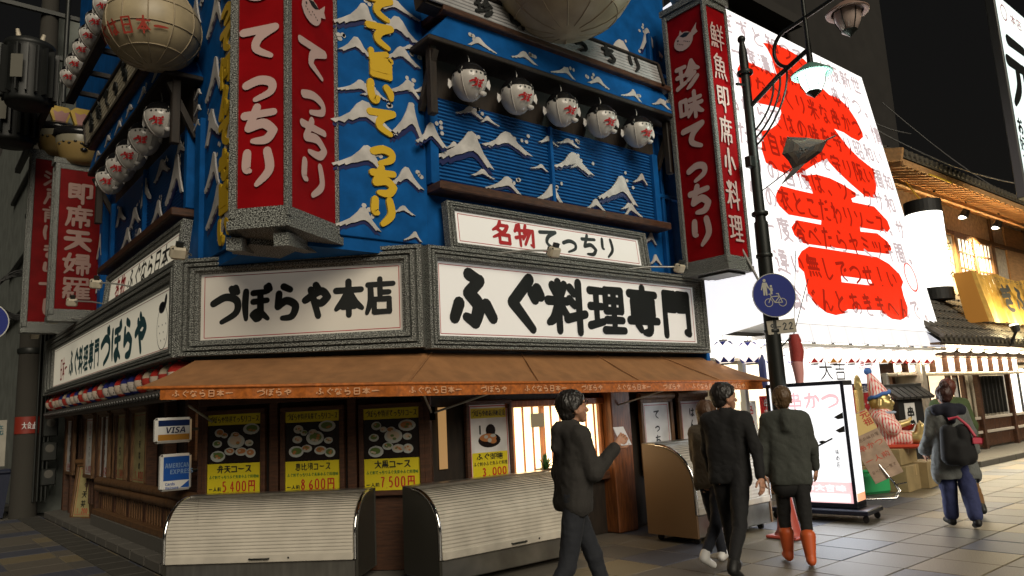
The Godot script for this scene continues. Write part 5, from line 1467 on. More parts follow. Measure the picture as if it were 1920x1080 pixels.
# ------------------------------------------------------------------ the side street on the left
func side_street():
	var n = thing("pale_neighbour_building", "pale grey plastered building further down the dark side street", "building", Transform3D())
	var b = MB.new()
	b.box(Vector3(6.3, 5.5, -26.5), Vector3(8.0, 11.0, 16.0))
	part(n, "wall", b, mat("neighbour_plaster", Color(0.20, 0.22, 0.20), 0.85, 0.0, T.dirt, Vector3(0.25, 0.25, 0.25), 0.4))
	var pi = MB.new()
	for z in [-19.2, -20.1]: pi.tube([Vector3(2.24, 0.2, z), Vector3(2.24, 10.5, z)], 0.05, 8)
	part(n, "drain_pipe", pi, mat("pipe_grey", Color(0.2, 0.2, 0.19), 0.5))
	for q in [[4.5, 1.5], [5.9, 1.2], [8.0, 2.0]]:
		var l = MB.new(); l.box(Vector3(2.26, q[0], -22.0), Vector3(0.1, 0.08, 5.0))
		part(n, "conduit", l, mats.dark_metal)
	var dk = thing("dark_far_building", "dark building closing the end of the side street", "building", Transform3D())
	var d = MB.new(); d.box(Vector3(-2, 9, -44), Vector3(22, 18, 6)); d.box(Vector3(-9, 8, -30), Vector3(8, 16, 24))
	part(dk, "wall", d, mat("dark_wall", Color.WHITE))
	for i in 6:
		var w = MB.new(); w.box(Vector3(-4 + i * 2.0, 5 + (i % 2) * 4.0, -40.95), Vector3(1.2, 1.6, 0.1))
		part(dk, "dark_window", w, mat("night_glass", Color.WHITE))
	# utility pole with its transformer
	var px = 2.12
	var pz = -17.9
	var pole = thing("utility_pole", "concrete utility pole with a red sticker at the restaurant's far corner", "utility pole", shifted(Vector3(px, 0, pz)))
	var s = MB.new(); s.tube([Vector3(0, 0, 0), Vector3(0, 13.5, 0)], [0.24, 0.15], 14)
	part(pole, "shaft", s, mat("pole_concrete", Color(0.055, 0.05, 0.04), 0.9, 0.0, T.stone, Vector3(1, 1, 1), 0.3))
	var st = MB.new()
	st.xf = Transform3D(Basis(Vector3.UP, -0.15), Vector3.ZERO)
	st.lathe([Vector2(0.243, 1.62), Vector2(0.243, 1.95)], 10, -PI * 0.85, -PI * 0.15)
	var sk = part(pole, "red_sticker", st, mat("sticker_red", Color(0.20, 0.02, 0.01), 0.5))
	var sl = MB.new()
	write(sl, "大食止", -0.13, 1.70, 0.26, 0.15, 0.246, 0.08)
	part(sk, "sticker_lettering", sl, mats.panel)
	for y in [3.2, 6.0, 8.6]:
		var c = MB.new(); c.lathe([Vector2(0.23, y), Vector2(0.25, y + 0.02), Vector2(0.25, y + 0.1), Vector2(0.23, y + 0.12)], 14)
		part(pole, "steel_band", c, mats.dark_metal)
	var cb = MB.new()
	for i in 4: cb.tube([Vector3(0.12 + 0.07 * i, 0.3, 0.24), Vector3(0.12 + 0.07 * i, 3.0, 0.25), Vector3(0.14 + 0.06 * i, 9.0, 0.2)], 0.022, 6)
	part(pole, "cable_pipe", cb, mats.dark_metal)
	var ar = MB.new()
	for y in [9.6, 10.6]: ar.box(Vector3(-0.2, y, 0.16), Vector3(2.4, 0.09, 0.09))
	ar.tube([Vector3(0.3, 8.6, 0.2), Vector3(0.3, 12.0, 0.3)], 0.05, 8)
	part(pole, "cross_arm", ar, mats.dark_metal)
	for x in [-1.2, -0.6, 0.5, 0.9]:
		var q = MB.new(); q.xf = Transform3D(Basis.IDENTITY, Vector3(x, 9.66, 0.16))
		q.lathe([Vector2(0.02, 0), Vector2(0.06, 0.03), Vector2(0.03, 0.07), Vector2(0.06, 0.1), Vector2(0.03, 0.16), Vector2(0.0, 0.2)], 10)
		part(pole, "insulator", q, mats.cream)
	for e in [[Vector3(1.42, 7.0, -14.2), "grey finned transformer hanging on the utility pole, the nearer of two", 1.0], [Vector3(1.35, 6.75, -15.6), "grey finned transformer behind the nearer one on the pole", 0.95]]:
		var t = thing("transformer", e[1], "transformer", shifted(e[0]))
		var bd = MB.new()
		bd.lathe([Vector2(0.0, 0.0), Vector2(0.30, 0.02), Vector2(0.34, 0.1), Vector2(0.34, 1.0), Vector2(0.38, 1.02), Vector2(0.38, 1.1), Vector2(0.2, 1.2), Vector2(0.0, 1.2)], 20)
		part(t, "tank", bd, mat("tank_grey", Color(0.012, 0.0135, 0.013), 0.5, 0.2))
		for i in 18:
			var f = MB.new(); f.xf = Transform3D(Basis(Vector3.UP, TAU * i / 18), Vector3.ZERO)
			f.box(Vector3(0.385, 0.56, 0), Vector3(0.10, 0.82, 0.025))
			part(t, "cooling_fin", f, mat("tank_grey", Color.WHITE))
		var pl = MB.new(); pl.xf = Transform3D(Basis(Vector3.UP, -0.5), Vector3.ZERO); pl.rect(-0.09, 0.35, 0.09, 0.75, 0.44)
		part(t, "label_plate", pl, mat("pale_plate", Color(0.09, 0.085, 0.065), 0.5))
		for x in [-0.15, 0.15]:
			var q = MB.new(); q.tube([Vector3(x, 1.15, 0), Vector3(x * 1.3, 1.36, 0)], [0.05, 0.03], 8)
			part(t, "bushing", q, mats.cream)
		var br = MB.new(); br.box(Vector3(0.35, 0.25, -1.7 if e[2] == 1.0 else -1.2), Vector3(0.1, 0.1, 3.4 if e[2] == 1.0 else 2.2)); br.box(Vector3(0.35, 0.9, -1.7 if e[2] == 1.0 else -1.2), Vector3(0.1, 0.1, 3.4 if e[2] == 1.0 else 2.2))
		part(t, "bracket", br, mats.dark_metal)
	var co = thing("cable_coil", "coil of black cable hung on the pale wall at the left edge", "cable", shifted(Vector3(1.86, 4.35, -17.6)))
	for i in 4:
		var c = MB.new()
		var p = []
		for k in 25: p.append(Vector3((0.42 + 0.03 * i) * cos(TAU * k / 24) + 0.02 * i, (0.50 - 0.03 * i) * sin(TAU * k / 24), 0.04 * sin(k * 2.0 + i)))
		c.tube(p, 0.022, 6, false)
		part(co, "cable_loop", c, mats.black)
	var hk = MB.new(); hk.tube([Vector3(0.15, 0.45, 0), Vector3(0.1, 1.6, -0.1), Vector3(0.22, 2.6, 0.0)], 0.02, 6)
	part(co, "cable_end", hk, mats.black)
	for i in 3:
		var m = thing("meter_box", "dark grey meter box on the wall beside the utility pole, %s" % ["topmost", "middle one", "lowest"][i], "meter box", shifted(Vector3(2.48, 1.75 - i * 0.5, -17.7)))
		var bx = MB.new(); bx.box(Vector3(0, 0, 0), Vector3(0.26, 0.42 - 0.05 * i, 0.2), 0.02)
		part(m, "case", bx, mats.dark_metal)
		var wn = MB.new(); wn.disc(0, 0.06, 0.104, 0.08)
		part(m, "dial", wn, mats.concrete)
	var bn = thing("rubbish_bin", "dark blue plastic rubbish bin at the left edge of the side street", "bin", shifted(Vector3(1.55, 0, -18.3)))
	var bb = MB.new()
	bb.xf = Transform3D(Basis(Vector3.UP, PI / 4), Vector3.ZERO)
	bb.lathe([Vector2(0.0, 0.02), Vector2(0.36, 0.02), Vector2(0.48, 0.85), Vector2(0.44, 0.85)], 4, 0, TAU, false)
	part(bn, "body", bb, mat("bin_blue", Color(0.012, 0.016, 0.035), 0.5))
	var bl = MB.new(); bl.box(Vector3(0, 0.9, 0), Vector3(0.74, 0.1, 0.74), 0.04)
	part(bn, "lid", bl, mat("bin_blue", Color.WHITE))
	var po = MB.new(); po.box(Vector3(0, 0, 0), Vector3(1.1, 0.95, 0.02))
	var ps = single("wall_poster", po, mats.plaster, "pale poster with red and blue lettering at the far left edge", "poster", shifted(Vector3(1.35, 1.45, -19.2)))
	var pt = MB.new(); write(pt, "お好み焼", -0.5, 0.15, 1.0, 0.25, 0.012, 0.07); write(pt, "定食", -0.3, -0.35, 0.7, 0.3, 0.012, 0.07)
	part(ps, "poster_lettering", pt, mats.ink_teal)
	var rs = thing("blue_road_sign", "round blue road sign cut off by the left edge of the picture", "road sign", shifted(Vector3(1.02, 3.32, -13.8)))
	var r0 = MB.new(); r0.disc(0, 0, 0.012, 0.3, 0.3, 28)
	part(rs, "sign_face", r0, mat("sign_blue", Color(0.008, 0.018, 0.16), 0.8))
	var r1 = MB.new(); r1.ring(0, 0, 0.014, 0.3, 0.015, 28); r1.tube([Vector3(0, -3.3, -0.05), Vector3(0, 0.4, -0.05)], 0.04, 8)
	part(rs, "pole", r1, mat("pale_metal", Color.WHITE))

# ------------------------------------------------------------------ sign boards
# stepped stone moulding between an outer and an inner outline (each four corners, counter-clockwise from lower left)
func moulding(parent: Node3D, o: Array, q: Array, deep: float):
	var prof = [Vector2(0.0, -0.05), Vector2(0.0, deep), Vector2(0.22, deep), Vector2(0.25, deep - 0.04), Vector2(0.31, deep - 0.04), Vector2(0.34, deep + 0.005), Vector2(0.52, deep + 0.005), Vector2(0.55, deep - 0.04), Vector2(0.61, deep - 0.042), Vector2(0.64, deep - 0.006), Vector2(0.82, deep - 0.012), Vector2(0.86, deep - 0.04), Vector2(1.0, deep - 0.05), Vector2(1.0, -0.01)]
	for s in 4:
		var b = MB.new()
		var a0: Vector2 = o[s]
		var a1: Vector2 = o[(s + 1) % 4]
		var c0: Vector2 = q[s]
		var c1: Vector2 = q[(s + 1) % 4]
		for i in prof.size() - 1:
			var p: Vector2 = prof[i]
			var r: Vector2 = prof[i + 1]
			var e0 = a0.lerp(c0, p.x)
			var e1 = a1.lerp(c1, p.x)
			var f0 = a0.lerp(c0, r.x)
			var f1 = a1.lerp(c1, r.x)
			b.quad(Vector3(e0.x, e0.y, p.y), Vector3(e1.x, e1.y, p.y), Vector3(f1.x, f1.y, r.y), Vector3(f0.x, f0.y, r.y))
		part(parent, "frame_rail", b, mats.granite)
func board(t: Node3D, o: Array, q: Array, deep := 0.10, face_mat: Material = null):
	moulding(t, o, q, deep)
	var p = MB.new()
	p.quad(Vector3(q[0].x, q[0].y, 0.0), Vector3(q[1].x, q[1].y, 0.0), Vector3(q[2].x, q[2].y, 0.0), Vector3(q[3].x, q[3].y, 0.0))
	part(t, "white_panel", p, face_mat if face_mat else mats.panel)
	var l = MB.new()
	var m: Vector2 = (q[0] + q[2]) * 0.5
	for s in 4:
		var a: Vector2 = q[s] + (m - q[s]).normalized() * 0.045
		var b: Vector2 = q[(s + 1) % 4] + (m - q[(s + 1) % 4]).normalized() * 0.045
		if s % 2 == 0: a.y = q[s].y + (0.028 if s == 0 else -0.028); b.y = q[(s + 1) % 4].y + (0.028 if s == 0 else -0.028)
		else: a.y = q[s].y + (0.028 if s == 1 else -0.028); b.y = q[(s + 1) % 4].y - (0.028 if s == 1 else -0.028)
		var d = (b - a).normalized() * 0.004
		var k = Vector2(-d.y, d.x)
		l.quad(Vector3(a.x - k.x, a.y - k.y, 0.002), Vector3(b.x - k.x, b.y - k.y, 0.002), Vector3(b.x + k.x, b.y + k.y, 0.002), Vector3(a.x + k.x, a.y + k.y, 0.002))
	part(t, "red_border_line", l, mats.red_line)
func V(x: float, y: float) -> Vector2: return Vector2(x, y)
func floodlight(p: Vector3, base: Vector3, label: String):
	var f = thing("floodlight", label, "floodlight", shifted(base), "floodlights on arms along the sign boards")
	var e = p - base
	var a = MB.new()
	a.tube([Vector3.ZERO, e * 0.5 + Vector3(0, 0.02, 0), e], 0.012, 6)
	part(f, "arm", a, mat("pale_metal", Color.WHITE))
	var h = MB.new()
	h.xf = Transform3D(Basis(Vector3.RIGHT, 0.5), e)
	h.box(Vector3(0, -0.02, 0), Vector3(0.15, 0.12, 0.09), 0.02)
	part(f, "lamp_head", h, mats.cream)
	var g = MB.new()
	g.xf = Transform3D(Basis(Vector3.RIGHT, 0.5), e)
	g.box(Vector3(0, -0.02, -0.052), Vector3(0.12, 0.09, 0.02)); g.box(Vector3(0, 0.06, 0), Vector3(0.06, 0.06, 0.05))
	part(f, "lamp_glass", g, mats.dark_metal)

func signs():
	# the three great boards round the corner
	var r = thing("great_name_board", "large white board reading six black characters over the awning's right half, framed in speckled stone", "sign", Transform3D(Basis.IDENTITY, Vector3(4.275, 2.265, -6.6)))
	board(r, [V(0, 0), V(4.77, 0), V(4.77, 1.10), V(0, 1.10)], [V(0.145, 0.14), V(4.60, 0.14), V(4.60, 0.955), V(0.145, 0.955)], 0.10, glow("board_added_glow", Color(1.0, 0.98, 0.94), 0.17, Color(0.78, 0.77, 0.75)))  # faint glow added to brighten the white panel
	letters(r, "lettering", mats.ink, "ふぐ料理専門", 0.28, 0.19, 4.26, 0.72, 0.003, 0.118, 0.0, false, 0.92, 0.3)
	var d = Vector3(1.875, 0, 1.97).normalized()
	var cx = Transform3D(Basis(d, Vector3.UP, d.cross(Vector3.UP)), Vector3(2.4, 2.28, -8.57))
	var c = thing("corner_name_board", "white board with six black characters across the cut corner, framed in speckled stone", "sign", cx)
	board(c, [V(0, 0.06), V(2.72, 0.0), V(2.72, 1.09), V(0, 1.125)], [V(0.215, 0.22), V(2.49, 0.20), V(2.49, 0.92), V(0.215, 0.95)], 0.10, glow("aged_board_added_glow", Color(1.0, 0.92, 0.80), 0.08, Color(0.62, 0.58, 0.51)))  # faint glow added; aged beige base also darkened to offset the light here
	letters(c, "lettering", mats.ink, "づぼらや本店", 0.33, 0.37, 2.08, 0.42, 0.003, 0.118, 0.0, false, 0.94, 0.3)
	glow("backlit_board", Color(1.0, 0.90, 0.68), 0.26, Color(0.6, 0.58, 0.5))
	var lx = Transform3D(LF.basis, Vector3(2.4, 2.335, -17.5))
	var l = thing("side_street_name_board", "long white board with teal characters along the side street, framed in speckled stone", "sign", lx)
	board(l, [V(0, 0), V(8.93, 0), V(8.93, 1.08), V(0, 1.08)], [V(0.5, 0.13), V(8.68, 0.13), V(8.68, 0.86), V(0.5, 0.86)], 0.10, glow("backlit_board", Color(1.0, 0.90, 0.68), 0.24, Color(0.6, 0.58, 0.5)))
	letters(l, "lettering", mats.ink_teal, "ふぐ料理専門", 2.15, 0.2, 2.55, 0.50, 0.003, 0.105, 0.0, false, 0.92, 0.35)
	letters(l, "lettering", mats.ink_teal, "づぼらや", 4.75, 0.18, 2.75, 0.58, 0.003, 0.105, 0.0, false, 0.92, 0.35)
	letters(l, "red_lettering", mats.red_text, "日本一", 1.25, 0.2, 0.7, 0.45, 0.003, 0.09)
	var fd = MB.new()
	fd.ring(8.15, 0.42, 0.004, 0.24, 0.012, 24, 0.27); fd.disc(8.12, 0.66, 0.004, 0.14, 0.07, 12); fd.disc(8.27, 0.72, 0.0044, 0.05, 0.09, 10, -0.5)
	for i in 7: fd.disc(8.0 + 0.05 * i, 0.45 - 0.09 * (i % 3), 0.005, 0.012)
	part(l, "fish_drawing", fd, mats.ink)
	# smaller tilted boards above
	var mt = Transform3D(Basis(Vector3.RIGHT, -0.10), Vector3(4.64, 3.38, -6.66))
	var m = thing("specialty_board", "narrow white board with two red and four black characters under the slatted window", "sign", mt)
	board(m, [V(0, 0), V(3.36, 0), V(3.36, 0.56), V(0, 0.56)], [V(0.13, 0.09), V(3.24, 0.09), V(3.24, 0.47), V(0.13, 0.47)], 0.06, glow("board_added_glow", Color.WHITE, 0.17))  # same added glow as on the great board
	letters(m, "lettering", mats.ink, "てっちり", 1.36, 0.13, 1.42, 0.31, 0.003, 0.08)
	letters(m, "red_lettering", mats.red_text, "名物", 0.62, 0.13, 0.70, 0.31, 0.003, 0.10)
	var nt = Transform3D(LF.basis * Basis(Vector3.RIGHT, -0.10), Vector3(2.44, 3.38, -12.75))
	var n = thing("side_specialty_board", "narrow cream board above the side street board, partly hidden by it", "sign", nt)
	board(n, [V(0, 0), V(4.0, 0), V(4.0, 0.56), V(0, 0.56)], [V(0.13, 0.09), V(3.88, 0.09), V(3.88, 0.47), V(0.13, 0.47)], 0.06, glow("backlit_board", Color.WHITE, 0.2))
	letters(n, "lettering", mats.ink, "ふぐなら日本一", 1.3, 0.12, 2.4, 0.32, 0.003, 0.07)
	letters(n, "red_lettering", mats.red_text, "名物", 0.5, 0.12, 0.66, 0.32, 0.003, 0.09)
	# plank boards with black raised words above the canopies
	for e in [[Transform3D(Basis(Vector3.RIGHT, -0.22), Vector3(4.25, 6.13, -6.38)), 4.05, "珍味てっちり", "grey plank board with black characters above the right canopy", 0.7], [Transform3D(LF.basis * Basis(Vector3.RIGHT, 0.12), Vector3(2.14, 6.13, -13.0)), 4.2, "珍味てっちり", "cream plank board with black characters above the side street canopy", 0.4]]:
		var p = thing("plank_sign", e[3], "sign", e[0])
		for i in 6:
			var k = MB.new(); k.box(Vector3(e[1] / 2, 0.02 + i * 0.052, 0), Vector3(e[1], 0.047, 0.03), 0.006)
			part(p, "plank", k, mat("grey_plank", Color(0.42, 0.42, 0.43), 0.6, 0.0, T.dirt, Vector3(0.5, 0.5, 0.5)) if e[0].origin.x > 3.0 else mat("cream_plank", Color(0.66, 0.60, 0.46), 0.6, 0.0, T.dirt, Vector3(0.5, 0.5, 0.5)))
		for x in [0.0, e[1]]:
			var k = MB.new(); k.box(Vector3(x, 0.15, 0.01), Vector3(0.05, 0.36, 0.06))
			part(p, "end_board", k, mats.dark_wood)
		var kt = MB.new(); kt.box(Vector3(e[1] / 2, 0.33, 0), Vector3(e[1], 0.03, 0.08))
		part(p, "top_board", kt, mats.dark_wood)
		for i in 6:
			var k = MB.new(); put_char(k, e[2][i], e[4] + i * 0.53, 0.02, 0.27, 0.27, 0.02, 0.09, 0.02)
			part(p, "black_letter", k, mats.ink)
		var bk = MB.new(); bk.box(Vector3(e[1] / 2, 0.12, -0.12), Vector3(e[1], 0.3, 0.16))
		part(p, "backing", bk, mats.dark_wood)
	# red box signs
	red_box("box_sign", "tall two-faced red box sign with stone frame on the corner, white brush letters", [V(2.30, -6.77), V(2.67, -6.38), V(3.41, -6.84), V(2.95, -7.2), V(2.5, -7.15)], 3.44, 9.0, [[0, "てっちり", 3.72, 5.38, 0.45, 5.74], [1, "てっちり", 3.70, 5.38, 0.60, 5.68]], true)
	red_box("box_sign", "tall red box sign on the right end of the front beside the giant lit board", [V(8.55, -6.45), V(8.55, -5.75), V(9.10, -5.75), V(9.10, -6.45)], 3.42, 7.25, [[0, "珍味てっちり", 3.68, 6.45, 0.46, 6.76], [1, "鮮魚即席小料理", 3.68, 6.98, 0.33, 0.0]], false)
	red_box("box_sign", "red box sign with five characters above the side street board, the nearer of two", [V(1.90, -14.45), V(1.90, -14.2), V(2.62, -14.2), V(2.62, -14.45)], 3.52, 6.1, [[1, "即席天婦羅", 3.78, 5.84, 0.46, 0.0]], false)
	red_box("box_sign", "taller red box sign with eight characters behind the nearer one on the side street", [V(1.76, -16.45), V(1.76, -16.2), V(2.62, -16.2), V(2.62, -16.45)], 3.55, 6.85, [[1, "江戸前にぎりずし", 3.76, 6.6, 0.52, 0.0]], false)
	for q in [[Vector3(2.26, 6.12, -14.3), "black and cream blowfish figure with a yellow edged tail on the nearer red side sign"], [Vector3(2.19, 6.87, -16.3), "black and cream blowfish figure on the taller red side sign behind"]]: bowl_fish(q[0], q[1])
	var fl = [[Vector3(5.72, 3.36, -6.1), Vector3(5.2, 3.37, -6.62), "floodlight whose arm crosses the narrow white specialty board"], [Vector3(7.98, 3.36, -6.1), Vector3(7.4, 3.37, -6.62), "floodlight on an arm beside the right red box sign's foot"], [Vector3(3.42, 3.47, -6.98), Vector3(3.55, 3.36, -7.3), "floodlight standing on the stone frame left of the yellow words"],
		[Vector3(2.0, 3.23, -7.31), Vector3(2.4, 3.42, -8.3), "floodlight at the corner before the cream specialty board"], [Vector3(2.0, 3.55, -11.09), Vector3(2.42, 3.42, -10.6), "floodlight on a long arm by the foot of the nearer red side sign"], [Vector3(2.0, 3.55, -12.81), Vector3(2.42, 3.42, -12.2), "second floodlight along the side street board"], [Vector3(2.0, 3.49, -14.49), Vector3(2.42, 3.42, -13.9), "third floodlight along the side street board"], [Vector3(2.0, 3.46, -16.6), Vector3(2.42, 3.42, -16.0), "farthest floodlight along the side street board"]]
	for q in fl: floodlight(q[0], q[1], q[2])

func red_box(called: String, label: String, pts: Array, y0: float, y1: float, faces: Array, corbels: bool):
	var o = thing(called, label, "sign", Transform3D())
	var m = V(0, 0)
	for p in pts: m += p / pts.size()
	var core = MB.new(); footprint(core, pts.map(func(p): return m + (p - m) * 0.97), y0 + 0.02, y1 - 0.02)
	part(o, "box", core, mats.shaded_red if pts[0].y < -10.0 else mats.red_board)  # side street boxes get the copy with shade in its colour
	# stone frame: posts at the corners, stepped base and cap
	var n = pts.size()
	for i in n:
		var k = MB.new()
		var p: Vector2 = pts[i]
		k.xf = Transform3D(Basis(Vector3.UP, -(pts[(i + 1) % n] - p).angle()), Vector3(p.x, 0, p.y))
		k.box(Vector3(0.02, (y0 + y1) / 2, 0), Vector3(0.075, y1 - y0, 0.05), 0.008)
		part(o, "stone_post", k, mats.granite)
	for q in [[y0 - 0.02, y0 + 0.10, 1.035], [y0 - 0.10, y0 - 0.02, 1.09], [y1 - 0.06, y1 + 0.03, 1.04], [y1 + 0.03, y1 + 0.12, 1.12]]:
		var k = MB.new(); footprint(k, pts.map(func(p): return m + (p - m) * q[2]), q[0], q[1])
		part(o, "stone_moulding", k, mats.granite)
	for f in faces:
		var a: Vector2 = pts[f[0]]
		var b: Vector2 = pts[f[0] + 1]
		var l = a.distance_to(b)
		var x: Vector3 = Vector3(b.x - a.x, 0, b.y - a.y) / l
		var fx = Transform3D(Basis(x, Vector3.UP, x.cross(Vector3.UP)), Vector3(a.x, 0, a.y))
		letters(o, "lettering", mats.shaded_pink if pts[0].y < -10.0 else mats.pink_text, f[1], (l - f[4]) / 2, f[2], f[4], f[3] - f[2], 0.004, 0.105 if f[1].length() < 7 else 0.085, 0.0, true, 0.90, 0.4, fx)
		if f[5] > 0.0:
			var h = Node3D.new(); h.name = "fish_picture"; h.transform = fx; o.add_child(h, true)
			fish_print(h, l / 2 - 0.02, f[5], 0.17, 0.003)
	if corbels:
		for q in [[Vector3(2.66, 3.24, -6.48), Vector3(3.25, 3.36, -7.15)], [Vector3(2.36, 3.24, -6.85), Vector3(2.75, 3.36, -7.5)]]:
			var k = MB.new(); k.bar(q[0], q[1], 0.14, 0.12)
			part(o, "corbel", k, mats.granite)
		var k = MB.new(); k.box(Vector3(2.8, 3.32, -7.2), Vector3(0.5, 0.08, 0.5))
		part(o, "corbel_block", k, mats.granite)
	elif pts[0].x > 8.0:
		var k = MB.new(); k.box(Vector3(8.83, 3.3, -6.05), Vector3(0.4, 0.03, 0.5))
		part(o, "underside", k, mats.dark_metal)
		var z = MB.new(); z.ball(Vector3(8.8, 7.55, -6.1), Vector3(0.32, 0.24, 0.3))
		part(o, "fish_ornament", z, mats.cream)

func bowl_fish(p: Vector3, label: String):
	var o = thing("blowfish_figure", label, "figure", shifted(p))
	var b = MB.new()
	b.xf = Transform3D(Basis.from_scale(Vector3(1.0, 1.0, 0.85)), Vector3.ZERO)
	b.lathe([Vector2(0.0, 0.0), Vector2(0.22, 0.02), Vector2(0.30, 0.12), Vector2(0.37, 0.30), Vector2(0.39, 0.46), Vector2(0.37, 0.52)], 22)
	part(o, "belly", b, mat("fish_cream", Color(0.24, 0.165, 0.06), 0.3))
	var w = MB.new()
	w.xf = b.xf
	w.lathe([Vector2(0.372, 0.33), Vector2(0.393, 0.46), Vector2(0.38, 0.56)], 22)
	part(o, "pale_flank", w, mat("fish_grey", Color(0.20, 0.185, 0.135), 0.3))
	var k = MB.new()
	k.xf = Transform3D(Basis.from_scale(Vector3(1.06, 1.0, 0.9)), Vector3.ZERO)
	k.lathe([Vector2(0.37, 0.50), Vector2(0.41, 0.54), Vector2(0.40, 0.62), Vector2(0.26, 0.70), Vector2(0.0, 0.72)], 22)
	part(o, "black_back", k, mat("gloss_black", Color(0.008, 0.008, 0.009), 0.25))
	var s = MB.new()
	for i in 9:
		var a = -PI * 0.88 + i * 0.27
		s.ball(Vector3(0.36 * cos(a), 0.34 + 0.03 * (i % 2), -0.315 * sin(a)), Vector3(0.03, 0.02, 0.03), 8, 5)
	s.ball(Vector3(0.06, 0.32, 0.30), Vector3(0.10, 0.045, 0.05), 10, 6); s.ball(Vector3(0.0, 0.24, 0.30), Vector3(0.06, 0.035, 0.04), 8, 5)
	part(o, "spots", s, mat("gloss_black", Color.WHITE))
	var f = MB.new()
	f.poly(PackedVector2Array([V(-0.10, 0.70), V(0.10, 0.70), V(0.2, 0.98), V(0.12, 1.06), V(-0.12, 1.06), V(-0.2, 0.98)]), 0.06, 0.1)
	part(o, "tail_fin", f, mat("tail_yellow", Color(0.34, 0.22, 0.01), 0.5))
	var g = MB.new()
	g.poly(PackedVector2Array([V(-0.08, 0.76), V(0.09, 0.76), V(0.15, 0.97), V(0.07, 0.94), V(0.02, 0.98), V(-0.05, 0.94), V(-0.13, 0.97)]), 0.064)
	part(o, "tail_pink", g, mat("tail_pink", Color(0.26, 0.12, 0.11), 0.4))

